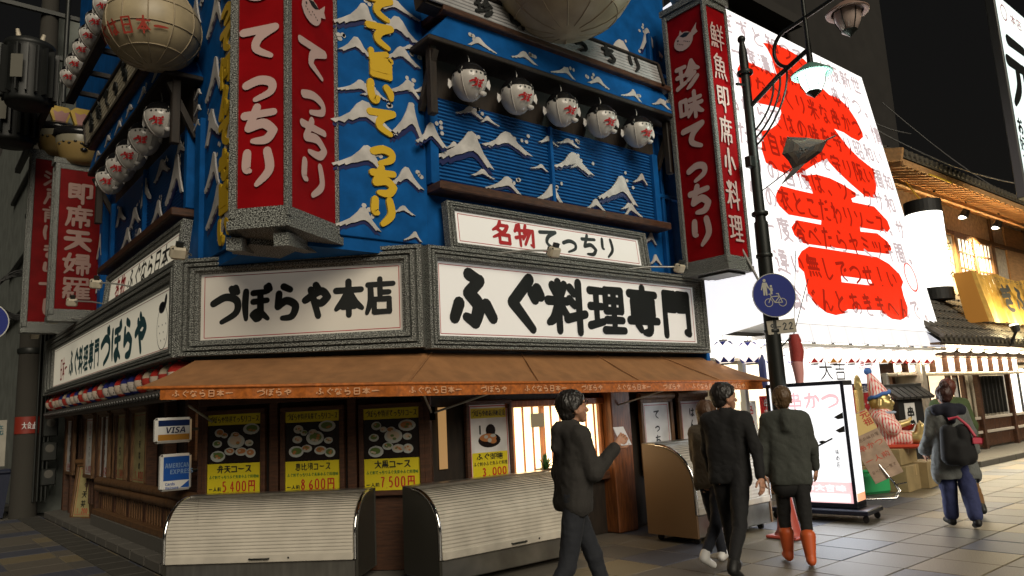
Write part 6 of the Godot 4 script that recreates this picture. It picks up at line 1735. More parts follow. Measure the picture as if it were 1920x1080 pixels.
# ------------------------------------------------------------------ blowfish lanterns and paper lanterns
func lanterns():
	var rx = []
	for x in [4.91, 5.63, 6.37, 7.09, 7.82]: rx.append(Transform3D(Basis(Vector3.UP, -0.5) * Basis.from_scale(Vector3.ONE * 0.93), Vector3(x, 5.12, -6.5)))
	var first = fish_lantern(rx[0], "white blowfish lantern hanging first from the left under the right canopy")
	for i in range(1, 5): copy(first, rx[i], "white blowfish lantern hanging %s under the right canopy" % ["second from the left", "in the middle", "second from the right", "rightmost, nearest the red box sign"][i - 1])
	var zs = [-9.27, -10.02, -10.72, -11.33, -12.01]
	for i in 5: copy(first, Transform3D(LF.basis * Basis(Vector3.UP, 0.75) * Basis.from_scale(Vector3.ONE * 0.90), Vector3(2.3, 5.06, zs[i])), "white blowfish lantern hanging under the side street canopy, %s" % ["nearest the corner", "second from the corner", "middle of the five", "fourth from the corner", "farthest down the street"][i])
	var zu = [-11.65, -12.25, -12.82, -13.35, -13.93, -14.57, -15.19]
	for i in 7: copy(first, Transform3D(LF.basis * Basis(Vector3.UP, 0.75) * Basis.from_scale(Vector3.ONE * 0.90), Vector3(2.2, 7.92, zu[i])), "blowfish lantern hanging from the high beam over the side street, %s" % ["first at the picture's top", "second from the top", "third from the top", "fourth of the row", "fifth of the row", "last but one", "lowest and farthest"][i])
	# two giant blowfish lanterns
	for e in [[Vector3(6.05, 6.07, -6.0), RF.basis * Basis(Vector3.UP, -0.2), "giant netted blowfish lantern over the right front, only its belly in view", 0.92], [Vector3(2.06, 5.68, -8.75), LF.basis * Basis(Vector3.UP, 0.7), "giant netted blowfish lantern over the side street with red characters on its belly", 0.53]]:
		var g = thing("giant_blowfish_lantern", e[2], "lantern", Transform3D(e[1], e[0]))
		var k: float = e[3]
		var prof = []
		for i in 19:
			var a = -PI / 2 + PI * i / 18.0
			prof.append(Vector2(k * 0.98 * cos(a) * (1.0 - 0.10 * sin(a)), k * 0.95 * (sin(a) + 1.0)))
		var b = MB.new(); b.lathe(prof, 32)
		part(g, "belly", b, mat("old_vinyl", Color(0.46, 0.38, 0.24), 0.45, 0.0, T.dirt, Vector3(0.5, 0.5, 0.5), 0.3))
		for i in 12:
			var n = MB.new()
			var p = []
			for j in 17:
				var q: Vector2 = prof[j + 1]
				var a = TAU * i / 12
				p.append(Vector3(q.x * 1.005 * cos(a), q.y, q.x * 1.005 * sin(a)))
			n.tube(p, 0.008, 5, false)
			part(g, "net_rib", n, mat("net_cord", Color(0.33, 0.27, 0.18), 0.7))
		for j in [4, 7, 10]:
			var n = MB.new()
			var p = []
			for i in 33: p.append(Vector3(prof[j].x * 1.005 * cos(TAU * i / 32), prof[j].y, prof[j].x * 1.005 * sin(TAU * i / 32)))
			n.tube(p, 0.008, 5, false)
			part(g, "net_ring", n, mat("net_cord", Color.WHITE))
		var t = MB.new()
		var s = "ふぐは日本一"
		for i in 6:
			var a = -1.0 + i * 0.36
			t.xf = Transform3D(Basis(Vector3.UP, a) * Basis(Vector3.RIGHT, 0.25), Vector3.ZERO)
			var q = Vector3(0, k * 0.50, k * 0.90)
			t.xf = Transform3D(Basis(Vector3.UP, a), Vector3.ZERO) * Transform3D(Basis(Vector3.RIGHT, 0.50), q)
			put_char(t, s[i], -0.14 * k, -0.16 * k, 0.28 * k, 0.36 * k, 0.02, 0.08)
		part(g, "red_lettering", t, mat("faded_red", Color(0.42, 0.05, 0.03), 0.6))
		var f = MB.new()
		f.poly(PackedVector2Array([V(-0.35 * k, 1.55 * k), V(0.35 * k, 1.55 * k), V(0.6 * k, 2.3 * k), V(-0.6 * k, 2.3 * k)]), 0.05, 0.1)
		part(g, "tail", f, mat("old_vinyl", Color.WHITE))
	# striped paper lanterns strung under the side street board
	var cols = [[Color(0.50, 0.03, 0.02), Color(0.62, 0.50, 0.40)], [Color(0.02, 0.03, 0.20), Color(0.55, 0.50, 0.45)], [Color(0.60, 0.48, 0.36), Color(0.45, 0.04, 0.03)]]
	var protos = []
	for i in 24:
		var kind: int = [0, 2, 0, 2, 0, 1, 1, 0, 1, 1, 2, 0, 1, 0, 2, 1, 0, 1, 2, 1, 0, 0, 2, 0][i]
		var x = Transform3D(LF.basis, Vector3(2.50, 2.02, -8.85 - i * 0.37))
		var label = "%s paper lantern strung under the side street board, %s" % [["red topped", "dark blue topped", "cream and red"][kind], ["the one at the awning's edge", "second from the awning", "third from the awning", "fourth from the awning", "fifth from the awning", "sixth from the awning", "seventh from the awning", "eighth from the awning", "ninth from the awning", "tenth from the awning", "eleventh from the awning", "twelfth from the awning", "twelfth from the far end", "eleventh from the far end", "tenth from the far end", "ninth from the far end", "eighth from the far end", "seventh from the far end", "sixth from the far end", "fifth from the far end", "fourth from the far end", "third from the far end", "second from the far end", "last, at the far end"][i]]
		while protos.size() < 3: protos.append(null)
		if protos[kind] == null:
			var l = thing("striped_lantern", label, "lantern", x, "striped paper lanterns along the side street")
			var b = MB.new()
			b.tinted = true
			for j in 14:
				var a0 = -1.2 + 2.4 * j / 14.0
				var a1 = -1.2 + 2.4 * (j + 1) / 14.0
				b.col = cols[kind][0] if (a0 > 0.15 or a0 < -0.75) else cols[kind][1]
				b.lathe([Vector2(0.165 * cos(a0), 0.15 * sin(a0) + 0.15), Vector2(0.168 * cos((a0 + a1) / 2), 0.15 * sin((a0 + a1) / 2) + 0.15), Vector2(0.165 * cos(a1), 0.15 * sin(a1) + 0.15)], 16)
			var m = mat("striped_paper", Color.WHITE, 0.6)
			m.vertex_color_use_as_albedo = true
			part(l, "paper_shade", b, m)
			var c = MB.new(); c.lathe([Vector2(0.06, -0.01), Vector2(0.062, 0.015)], 12); c.lathe([Vector2(0.06, 0.285), Vector2(0.062, 0.31)], 12); c.tube([Vector3(0, 0.3, 0), Vector3(0, 0.36, 0)], 0.006, 5); c.tube([Vector3(0, 0.0, 0), Vector3(0, -0.07, 0)], 0.008, 5)
			part(l, "rim", c, mats.red_text if kind != 1 else mats.ink)
			var t = MB.new(); write(t, "づぼらや", -0.035, 0.05, 0.07, 0.2, 0.168, 0.08, 0.0, true)
			part(l, "lettering", t, mats.ink)
			protos[kind] = l
		else: copy(protos[kind], x, label)

func fish_lantern(x: Transform3D, label: String) -> Node3D:
	var l = thing("blowfish_lantern", label, "lantern", x, "blowfish lanterns on the restaurant")
	var prof = []
	for i in 15:
		var a = -PI / 2 + (PI * 0.80) * i / 14.0
		prof.append(Vector2(0.225 * pow(maxf(cos(a), 0.0), 0.85) * (1.0 - 0.22 * maxf(0.0, -sin(a))), 0.24 + 0.24 * sin(a)))
	var b = MB.new(); b.lathe(prof, 24)
	part(l, "body", b, mat("lantern_plastic", Color(0.50, 0.48, 0.45), 0.22))
	var k = MB.new()
	var top = []
	for i in 9:
		var a = PI * 0.10 + PI * 0.40 * i / 8.0
		top.append(Vector2(0.229 * pow(maxf(cos(a), 0.0), 0.85), 0.245 + 0.24 * sin(a)))
	k.lathe(top, 24)
	part(l, "black_back", k, mat("gloss_black", Color.WHITE))
	for i in 4:
		var r = MB.new()
		var p = []
		for j in 12:
			var q: Vector2 = prof[j + 1]
			var a = 0.55 + i * PI / 2
			p.append(Vector3(q.x * 1.01 * cos(a), q.y, q.x * 1.01 * sin(a)))
		r.tube(p, 0.006, 5, false)
		part(l, "seam_ridge", r, mat("lantern_plastic", Color.WHITE))
	var s = MB.new()
	for i in 22:
		if i % 11 > 7: continue
		var a = TAU * i / 22.0
		s.xf = Transform3D(Basis(Vector3.UP, a), Vector3.ZERO)
		s.disc(0, 0.285, 0.2235, 0.014, 0.016, 8)
	part(l, "black_dots", s, mats.ink)
	for sgn in [-1, 1]:
		var e = MB.new()
		e.xf = Transform3D(Basis(Vector3.UP, 0.85 * sgn + 0.2), Vector3.ZERO)
		e.ball(Vector3(0, 0.31, 0.212), Vector3(0.035, 0.04, 0.02), 10, 6)
		part(l, "eye", e, mats.ink)
	var t = MB.new()
	for i in 2:
		t.xf = Transform3D(Basis(Vector3.UP, 0.28 + i * 0.38) * Basis(Vector3.RIGHT, 0.45), Vector3.ZERO)
		t.xf = Transform3D(Basis(Vector3.UP, 0.10 + i * 0.40), Vector3.ZERO) * Transform3D(Basis(Vector3.RIGHT, 0.42), Vector3(0, 0.15, 0.205))
		put_char(t, "づぼ"[i], -0.05, -0.05, 0.095, 0.105, 0.006, 0.11)
	part(l, "red_lettering", t, mats.red_text)
	var f = MB.new()
	f.poly(PackedVector2Array([V(0.19, 0.22), V(0.25, 0.28), V(0.265, 0.20), V(0.25, 0.14)]), 0.01, 0.02)
	f.poly(PackedVector2Array([V(-0.19, 0.22), V(-0.26, 0.28), V(-0.27, 0.20), V(-0.25, 0.15)]), 0.01, 0.02)
	f.xf = Transform3D(Basis(Vector3.UP, 1.1), Vector3.ZERO)
	f.ball(Vector3(0, 0.06, 0.17), Vector3(0.05, 0.03, 0.05), 8, 5)
	part(l, "fin", f, mats.wave_white)
	var h = MB.new(); h.tube([Vector3(0, 0.48, 0), Vector3(0.01, 0.54, 0), Vector3(-0.01, 0.62, 0)], 0.008, 5); h.lathe([Vector2(0.06, 0.455), Vector2(0.03, 0.49), Vector2(0.0, 0.5)], 10)
	part(l, "hook", h, mat("pale_metal", Color.WHITE))
	return l
# ------------------------------------------------------------------ in front of the restaurant
func showcase(called: String, label: String, x: Transform3D, w: float, d: float, h: float, panel: Material):
	var o = thing(called, label, "display case", x)
	var prof = []          # Vector2(z, y) of the roll front, from its foot to the back of the top
	var y0 = h * 0.30
	prof.append(V(d, y0)); prof.append(V(d, h * 0.56))
	for i in range(1, 13):
		var a = i / 12.0 * PI / 2
		prof.append(V(d - d * 0.72 * (1 - cos(a)), h * 0.56 + h * 0.42 * sin(a)))
	var b = MB.new()
	b.box(Vector3(w / 2, h * 0.18, d / 2), Vector3(w, h * 0.22, d - 0.02), 0.01)
	b.quad(Vector3(0.02, 0.08, 0), Vector3(0.02, h, 0), Vector3(w - 0.02, h, 0), Vector3(w - 0.02, 0.08, 0))
	b.box(Vector3(w / 2, h - 0.012, d * 0.13), Vector3(w, 0.035, d * 0.28), 0.008)
	part(o, "steel_cabinet", b, mats.steel)
	for sx in [0.0, w]:
		var e = MB.new()
		var p = PackedVector2Array([V(0, 0.08), V(d, 0.08)])
		for q in prof: p.append(q)
		p.append(V(0, h))
		e.xf = Transform3D(Basis(Vector3(0, 0, 1), Vector3.UP, Vector3(-1, 0, 0)), Vector3(sx + (0.012 if sx > 0 else 0.0), 0, 0))
		e.poly(p, 0.012, 0.03)
		e.xf = Transform3D(Basis(Vector3(0, 0, -1), Vector3.UP, Vector3(1, 0, 0)), Vector3(sx - (0.012 if sx == 0.0 else 0.0), 0, 0))
		var r = PackedVector2Array()
		for q in p: r.append(V(-q.x, q.y))
		e.poly(r, 0.014)
		part(o, "end_panel", e, panel)
		var t = MB.new()
		var pts = []
		for q in prof: pts.append(Vector3(sx, q.y, q.x + 0.004))
		t.tube(pts, 0.02, 6)
		part(o, "chrome_edge", t, mats.chrome)
	var s = MB.new()        # the roll shutter: narrow slats following the curve
	var n = 26
	for i in n:
		for k in 2:
			var f0: float = (i + [0.0, 0.75][k]) / n
			var f1: float = (i + [0.75, 1.0][k]) / n
			var a = walk(prof, f0)
			var c = walk(prof, f1)
			var da = 0.008 if k == 0 else 0.0
			var dirv = (c - a).normalized()
			var nn = V(dirv.y, -dirv.x)
			a += nn * (0.012 if k == 0 else 0.012); c += nn * (0.004 if k == 0 else 0.012)
			s.quad(Vector3(0.02, a.y, a.x), Vector3(w - 0.02, a.y, a.x), Vector3(w - 0.02, c.y, c.x), Vector3(0.02, c.y, c.x))
	part(o, "shutter_slats", s, mat("shutter_cream", Color(0.62, 0.575, 0.49), 0.42, 0.0, T.dirt, Vector3(0.5, 0.35, 0.5)), true)
	var bt = MB.new()
	bt.box(Vector3(w / 2, y0 + 0.03, d + 0.012), Vector3(w - 0.04, 0.075, 0.02), 0.006)
	part(o, "shutter_bottom_bar", bt, mat("shutter_cream", Color.WHITE))
	var hd = MB.new()
	hd.tube([Vector3(w * 0.46, y0 + 0.03, d + 0.02), Vector3(w * 0.46, y0 + 0.03, d + 0.045), Vector3(w * 0.56, y0 + 0.03, d + 0.045), Vector3(w * 0.56, y0 + 0.03, d + 0.02)], 0.008, 6)
	part(o, "handle", hd, mats.dark_metal)
	var lk = MB.new(); lk.ball(Vector3(w * 0.66, y0 + 0.03, d + 0.022), Vector3(0.011, 0.011, 0.006), 10, 5)
	part(o, "lock", lk, mats.dark_metal)
	for q in [[0.1, 0.1], [0.1, d - 0.1], [w - 0.1, 0.1], [w - 0.1, d - 0.1]]:
		var c = MB.new()
		c.xf = Transform3D(Basis(Vector3(0, 0, 1), PI / 2), Vector3(q[0], 0.04, q[1]))
		c.lathe([Vector2(0, -0.015), Vector2(0.04, -0.015), Vector2(0.04, 0.015), Vector2(0, 0.015)], 12, 0, TAU, false)
		part(o, "castor", c, mats.black)
func walk(p: Array, f: float) -> Vector2:
	var l = 0.0
	for i in p.size() - 1: l += p[i].distance_to(p[i + 1])
	var s = f * l
	for i in p.size() - 1:
		var d: float = p[i].distance_to(p[i + 1])
		if s <= d or i == p.size() - 2: return p[i].lerp(p[i + 1], clampf(s / d, 0, 1))
		s -= d
	return p[-1]

func wooden_frame(o: Node3D, w: float, h: float, m: Material, t := 0.05, z := 0.0):
	for q in [[w / 2, -t / 2, w + 2 * t, t], [w / 2, h + t / 2, w + 2 * t, t], [-t / 2, h / 2, t, h], [w + t / 2, h / 2, t, h]]:
		var b = MB.new(); b.box(Vector3(q[0], q[1], z), Vector3(q[2], q[3], 0.06), 0.008)
		part(o, "frame_rail", b, m)

func course_poster(x: Transform3D, label: String, title: String, name_: String, price: String, seed_: int):
	var o = thing("menu_poster", label, "poster", x)
	var w = 0.61
	var h = 0.86
	wooden_frame(o, w, h, mats.brown_wood, 0.055)
	var s = MB.new(); s.rect(0, 0, w, h, 0.0)
	part(o, "yellow_sheet", s, mat("poster_yellow", Color(0.60, 0.50, 0.015), 0.4))
	var p = MB.new(); p.rect(0.0, 0.33, w, 0.745, 0.002)
	var ph = part(o, "photo_print", p, mat("photo_black", Color(0.012, 0.008, 0.007), 0.25))
	var r = RandomNumberGenerator.new(); r.seed = seed_
	var bowls = MB.new()
	var food = [MB.new(), MB.new(), MB.new()]
	for q in [[0.14, 0.67, 0.055, 0.045], [0.48, 0.68, 0.095, 0.06], [0.32, 0.56, 0.10, 0.075], [0.12, 0.56, 0.055, 0.04], [0.47, 0.54, 0.05, 0.035], [0.11, 0.42, 0.085, 0.06], [0.25, 0.47, 0.06, 0.04], [0.38, 0.44, 0.07, 0.045], [0.50, 0.42, 0.06, 0.05], [0.30, 0.64, 0.05, 0.035], [0.20, 0.63, 0.04, 0.03]]:
		var cx: float = q[0] + r.randf_range(-0.02, 0.02)
		var cy: float = q[1] + r.randf_range(-0.015, 0.015)
		bowls.disc(cx, cy, 0.003, q[2], q[3], 16)
		var f: MB = food[r.randi() % 3]
		f.disc(cx + r.randf_range(-0.01, 0.01), cy + 0.006, 0.0036, q[2] * 0.7, q[3] * 0.62, 12)
		for k in 4:
			food[r.randi() % 3].disc(cx + q[2] * r.randf_range(-0.5, 0.5), cy + q[3] * r.randf_range(-0.4, 0.5), 0.0042 + 0.0003 * k, q[2] * 0.22, q[3] * 0.2, 7)
	part(ph, "printed_bowls", bowls, mat("print_white", Color(0.42, 0.44, 0.42), 0.3))
	for i in 3: part(ph, "printed_food", food[i], mat("print_food_%d" % i, [Color(0.40, 0.16, 0.05), Color(0.50, 0.40, 0.30), Color(0.10, 0.16, 0.04)][i], 0.3))
	var t = MB.new()
	write(t, title, 0.02, 0.765, w - 0.04, 0.08, 0.003, 0.095)
	write(t, name_, 0.11, 0.225, 0.40, 0.09, 0.003, 0.09)
	write(t, "一人前", 0.015, 0.035, 0.15, 0.05, 0.003, 0.085)
	part(o, "black_lettering", t, mats.ink)
	var g = MB.new()
	write(g, "ふぐ刺てっちりふぐ天丼小ふぐ料理味", 0.02, 0.165, w - 0.04, 0.042, 0.003, 0.10)
	part(o, "green_lettering", g, mat("print_green", Color(0.05, 0.16, 0.03), 0.4))
	var d = MB.new()
	var pw = 0.42 / (price.length() + 1.3)
	var px = 0.17
	for ch in price:
		if ch == ",":
			put_char(d, ch, px - 0.01, 0.02, pw * 0.5, 0.07, 0.003, 0.12); px += pw * 0.35
		else:
			put_char(d, ch, px, 0.025, pw * 0.82, 0.12, 0.003, 0.11, 0.0, 0.1); px += pw
	put_char(d, "円", px + 0.005, 0.025, 0.085, 0.125, 0.003, 0.085, 0.0, 0.1)
	part(o, "red_price", d, mats.red_text)

func menu_board(x: Transform3D, w: float, h: float, words: String, price: String, label: String, sheet: Material, red_first := 0):
	var o = thing("menu_board", label, "sign", x)
	wooden_frame(o, w, h, mats.tan_wood, 0.06)
	var s = MB.new(); s.rect(0, 0, w, h, 0.0); s.rect(w, 0, 0, h, -0.004)
	part(o, "white_sheet", s, sheet)
	var l = MB.new(); l.outline(w * 0.06, h * 0.03, w * 0.94, h * 0.97, 0.002, 0.008)
	part(o, "red_border_line", l, mats.red_line)
	var tp = MB.new(); tp.tube([Vector3(-0.08, h + 0.09, 0.02), Vector3(w + 0.08, h + 0.09, 0.02)], 0.05, 8)
	part(o, "bamboo_cap", tp, mats.tan_wood)
	var ch = h * 0.76 / maxf(words.length(), 4)
	var t = MB.new()
	for i in words.length():
		if i >= red_first: put_char(t, words[i], w * 0.5 - ch * 0.36, h * 0.94 - ch * (i + 1), ch * 0.72, ch * 0.76, 0.003, 0.075)
	part(o, "lettering", t, mats.ink)
	var r = MB.new()
	for i in red_first: put_char(r, words[i], w * 0.5 - ch * 0.36, h * 0.94 - ch * (i + 1), ch * 0.72, ch * 0.76, 0.003, 0.075)
	var pw = w * 0.66 / price.length()
	for i in price.length(): put_char(r, price[i], w * 0.17 + pw * i, h * 0.055, pw * 0.86, 0.10, 0.003, 0.10, 0.0, 0.1)
	part(o, "red_lettering", r, mats.red_text)

func card_sign(x: Transform3D, w: float, h: float, label: String, kind: int):
	var o = thing("card_sign", label, "sign", x)
	var b = MB.new(); b.box(Vector3(w / 2, h / 2, 0), Vector3(w, h, 0.1), 0.025)
	part(o, "white_case", b, mats.white_paint)
	if kind == 0:
		var t = MB.new(); t.rect(0.03, h * 0.66, w - 0.03, h - 0.03, 0.052)
		part(o, "blue_band", t, mat("card_blue", Color(0.006, 0.02, 0.09), 0.3))
		var m = MB.new(); m.rect(0.03, h * 0.34, w - 0.03, h * 0.66, 0.052)
		part(o, "white_band", m, mats.panel)
		var g = MB.new(); g.rect(0.03, 0.03, w - 0.03, h * 0.34, 0.052)
		part(o, "gold_band", g, mat("card_gold", Color(0.42, 0.20, 0.03), 0.3))
		part(o, "lettering", latin("VISA", 0.10, h * 0.385, h * 0.24, 0.055, true, w * 0.55, 0.18), mat("card_navy", Color(0.012, 0.016, 0.06), 0.3))
	else:
		var t = MB.new(); t.rect(0.03, h * 0.28, w - 0.03, h - 0.03, 0.052)
		part(o, "blue_panel", t, mat("card_bright_blue", Color(0.01, 0.08, 0.36), 0.3))
		part(o, "lettering", latin("AMERICAN", 0.045, h * 0.62, h * 0.13, 0.055, true, w * 0.78), mat("card_pale", Color(0.22, 0.34, 0.55), 0.3))
		part(o, "lettering", latin("EXPRESS", 0.10, h * 0.45, h * 0.13, 0.055, true, w * 0.72), mat("card_pale", Color.WHITE))
		part(o, "small_lettering", latin("Cards", 0.05, h * 0.15, h * 0.08, 0.055, true, w * 0.3), mat("card_bright_blue", Color.WHITE))
		part(o, "small_lettering", latin("Welcome", 0.05, h * 0.05, h * 0.08, 0.055, true, w * 0.42), mat("card_bright_blue", Color.WHITE))
		var c = MB.new(); c.poly(PackedVector2Array([V(w - 0.03, 0.03), V(w - 0.03, h * 0.26), V(w * 0.62, 0.03)]), 0.053)
		part(o, "blue_corner", c, mat("card_bright_blue", Color.WHITE))
	var a = MB.new(); a.tube([Vector3(w - 0.02, h * 0.5, -0.02), Vector3(w + 0.22, h * 0.5, -0.03)], 0.02, 6)
	part(o, "mounting_arm", a, mats.dark_metal)

func shopfront():
	var dark_panel = mat("end_panel_dark", Color(0.03, 0.028, 0.022), 0.45)
	var brown_panel = mat("end_panel_brown", Color(0.16, 0.095, 0.045), 0.45)
	showcase("roll_top_showcase", "steel display case with cream roll shutter under the three yellow course posters", at(CF, -0.02, 0, 0.17), 1.95, 0.60, 0.86, dark_panel)
	showcase("roll_top_showcase", "steel display case with closed shutter behind the walking man in the grey jacket", Transform3D(Basis.IDENTITY, Vector3(3.97, 0, -6.62)), 1.80, 0.62, 0.90, dark_panel)
	showcase("roll_top_showcase", "taller display case with brown end panel behind the person in black", Transform3D(Basis.IDENTITY, Vector3(7.02, 0, -6.15)), 1.46, 0.72, 1.12, brown_panel)
	course_poster(at(CF, 0.05, 0.84, 0.09), "yellow course poster priced 5,400, leftmost of three beside the card signs", "づぼらや特選てっちりコース", "弁天コース", "5,400", 1)
	course_poster(at(CF, 0.94, 0.83, 0.09), "yellow course poster priced 8,600 in the middle of the cut corner", "づぼらや特選天丼てっちりコース", "恵比須コース", "8,600", 2)
	course_poster(at(CF, 1.82, 0.82, 0.09), "yellow course poster priced 7,500, right one of the three on the cut corner", "づぼらや特選てっちりコース", "大黒コース", "7,500", 3)
	var s = thing("set_meal_poster", "white poster with a black pot, priced 3,000, left of the lattice window", "poster", Transform3D(Basis.IDENTITY, Vector3(4.98, 0.72, -6.87)))
	wooden_frame(s, 0.56, 0.95, mats.brown_wood, 0.05)
	var p = MB.new(); p.rect(0, 0, 0.56, 0.95, 0)
	part(s, "white_sheet", p, mats.panel)
	p = MB.new(); p.rect(0.03, 0.80, 0.53, 0.91, 0.002); p.rect(0.03, 0.14, 0.53, 0.42, 0.002)
	part(s, "yellow_print", p, mat("poster_yellow", Color.WHITE))
	p = MB.new(); p.disc(0.28, 0.55, 0.003, 0.16, 0.08, 18); p.disc(0.30, 0.66, 0.0032, 0.07, 0.07, 14); p.rect(0.14, 0.62, 0.16, 0.72, 0.003)
	part(s, "pot_print", p, mat("photo_black", Color.WHITE))
	p = MB.new(); p.disc(0.26, 0.58, 0.004, 0.12, 0.045, 16); p.disc(0.33, 0.54, 0.0045, 0.05, 0.03, 10)
	part(s, "bowl_print", p, mat("print_food_0", Color.WHITE))
	p = MB.new(); p.disc(0.23, 0.59, 0.0055, 0.03, 0.02, 8); p.disc(0.33, 0.6, 0.0055, 0.04, 0.02, 8); p.disc(0.28, 0.55, 0.0055, 0.03, 0.025, 8)
	part(s, "food_print", p, mat("print_white", Color.WHITE))
	p = MB.new(); write(p, "づぼらやのお選め定食", 0.04, 0.815, 0.48, 0.08, 0.004, 0.09); write(p, "ふぐ御膳", 0.08, 0.335, 0.38, 0.075, 0.004, 0.09); write(p, "ふぐ刺小ふぐ天ふぐ料理", 0.04, 0.27, 0.48, 0.05, 0.004, 0.08)
	part(s, "black_lettering", p, mats.ink)
	p = MB.new()
	write(p, "3,000", 0.15, 0.155, 0.36, 0.1, 0.004, 0.11, 0.0, false, 0.9, 0.1); write(p, "2,100", 0.11, 0.03, 0.34, 0.085, 0.004, 0.11, 0.0, false, 0.9, 0.1)
	part(s, "red_price", p, mats.red_text)
	p = MB.new(); p.outline(0.012, 0.012, 0.548, 0.938, 0.002, 0.01)
	part(s, "red_border_line", p, mats.red_line)
	var white: Material = mats.panel
	var aged = mat("aged_sheet", Color(0.42, 0.36, 0.17), 0.5, 0.0, T.dirt, Vector3(0.6, 0.6, 0.6))
	menu_board(Transform3D(Basis.IDENTITY, Vector3(7.86, 0.70, -6.84)), 0.56, 0.90, "てっちり", "2,100", "white menu board with four black characters right of the orange entrance post", white)
	menu_board(Transform3D(Basis.IDENTITY, Vector3(8.66, 0.70, -6.84)), 0.52, 0.90, "はんなり", "840", "white menu board half hidden behind the brown haired walker, rightmost on the front", white)
	for q in [[-15.35, 0.62, "元祖てっちり", "4,800", "slim white board with two red characters, left of the side street menus", 2, 0], [-14.15, 0.62, "ふぐゆびき", "840", "slim white board right of the one with two red characters", 0, 0], [-13.1, 0.68, "ふぐちり", "2,100", "yellowed slim board, left of the two aged side street menus", 0, 1], [-11.95, 0.72, "ふぐ天はの", "1,800", "glossy yellowed slim board nearest the card signs", 0, 1], [-19.0, 0.7, "ふぐ料理", "840", "narrow dark edged board at the far end of the side street front", 0, 0]]:
		if q[0] < -17.5: q[0] = -17.2
		menu_board(at(LF, q[0], 0.86, -0.07), q[1], 0.96, q[2], q[3], q[4], aged if q[6] else white, q[5])
	menu_board(Transform3D(LF.basis * Basis(Vector3.UP, 0.5) * Basis(Vector3.RIGHT, -0.12), Vector3(2.62, 0.12, -15.7)), 0.42, 0.86, "ふぐ天丼", "1,200", "pale standing board leaning by the side street entrance", aged)
	card_sign(Transform3D(Basis.IDENTITY, Vector3(2.25, 1.42, -9.0)), 0.39, 0.28, "small card sign with blue, white and gold bands and dark blue letters", 0)
	card_sign(Transform3D(Basis.IDENTITY, Vector3(2.32, 0.90, -9.02)), 0.33, 0.40, "bright blue card sign hanging under the banded one", 1)
	var pl = thing("potted_plant", "leafy green pot plant in front of the lit lattice window", "plant", shifted(Vector3(5.95, 0.80, -6.72)))
	var pt = MB.new(); pt.lathe([Vector2(0.0, -0.02), Vector2(0.09, -0.02), Vector2(0.12, 0.1), Vector2(0.1, 0.1)], 14)
	part(pl, "pot", pt, mats.brown_wood)
	for i in 34:
		var lf = MB.new()
		var a = i * 2.4
		var t = 0.15 + 0.85 * rng.randf()
		var l = rng.randf_range(0.18, 0.34)
		var d = Vector3(cos(a) * t, 0, sin(a) * t * 0.6)
		var sd = Vector3(-sin(a), 0, cos(a)) * 0.016
		var q = []
		for k in 5:
			var f = k / 4.0
			q.append(Vector3(0, 0.08, 0) + d * l * f + Vector3(0, l * (0.9 - 0.4 * t) * f - l * 0.75 * f * f * t, 0))
		for k in 4:
			var w0 = sin(PI * (0.12 + 0.86 * k / 4.0))
			var w1 = sin(PI * (0.12 + 0.86 * (k + 1) / 4.0))
			lf.quad(q[k] - sd * w0, q[k] + sd * w0, q[k + 1] + sd * w1, q[k + 1] - sd * w1)
		part(pl, "leaf", lf, mat("leaf_green", Color(0.035, 0.09, 0.02), 0.45))

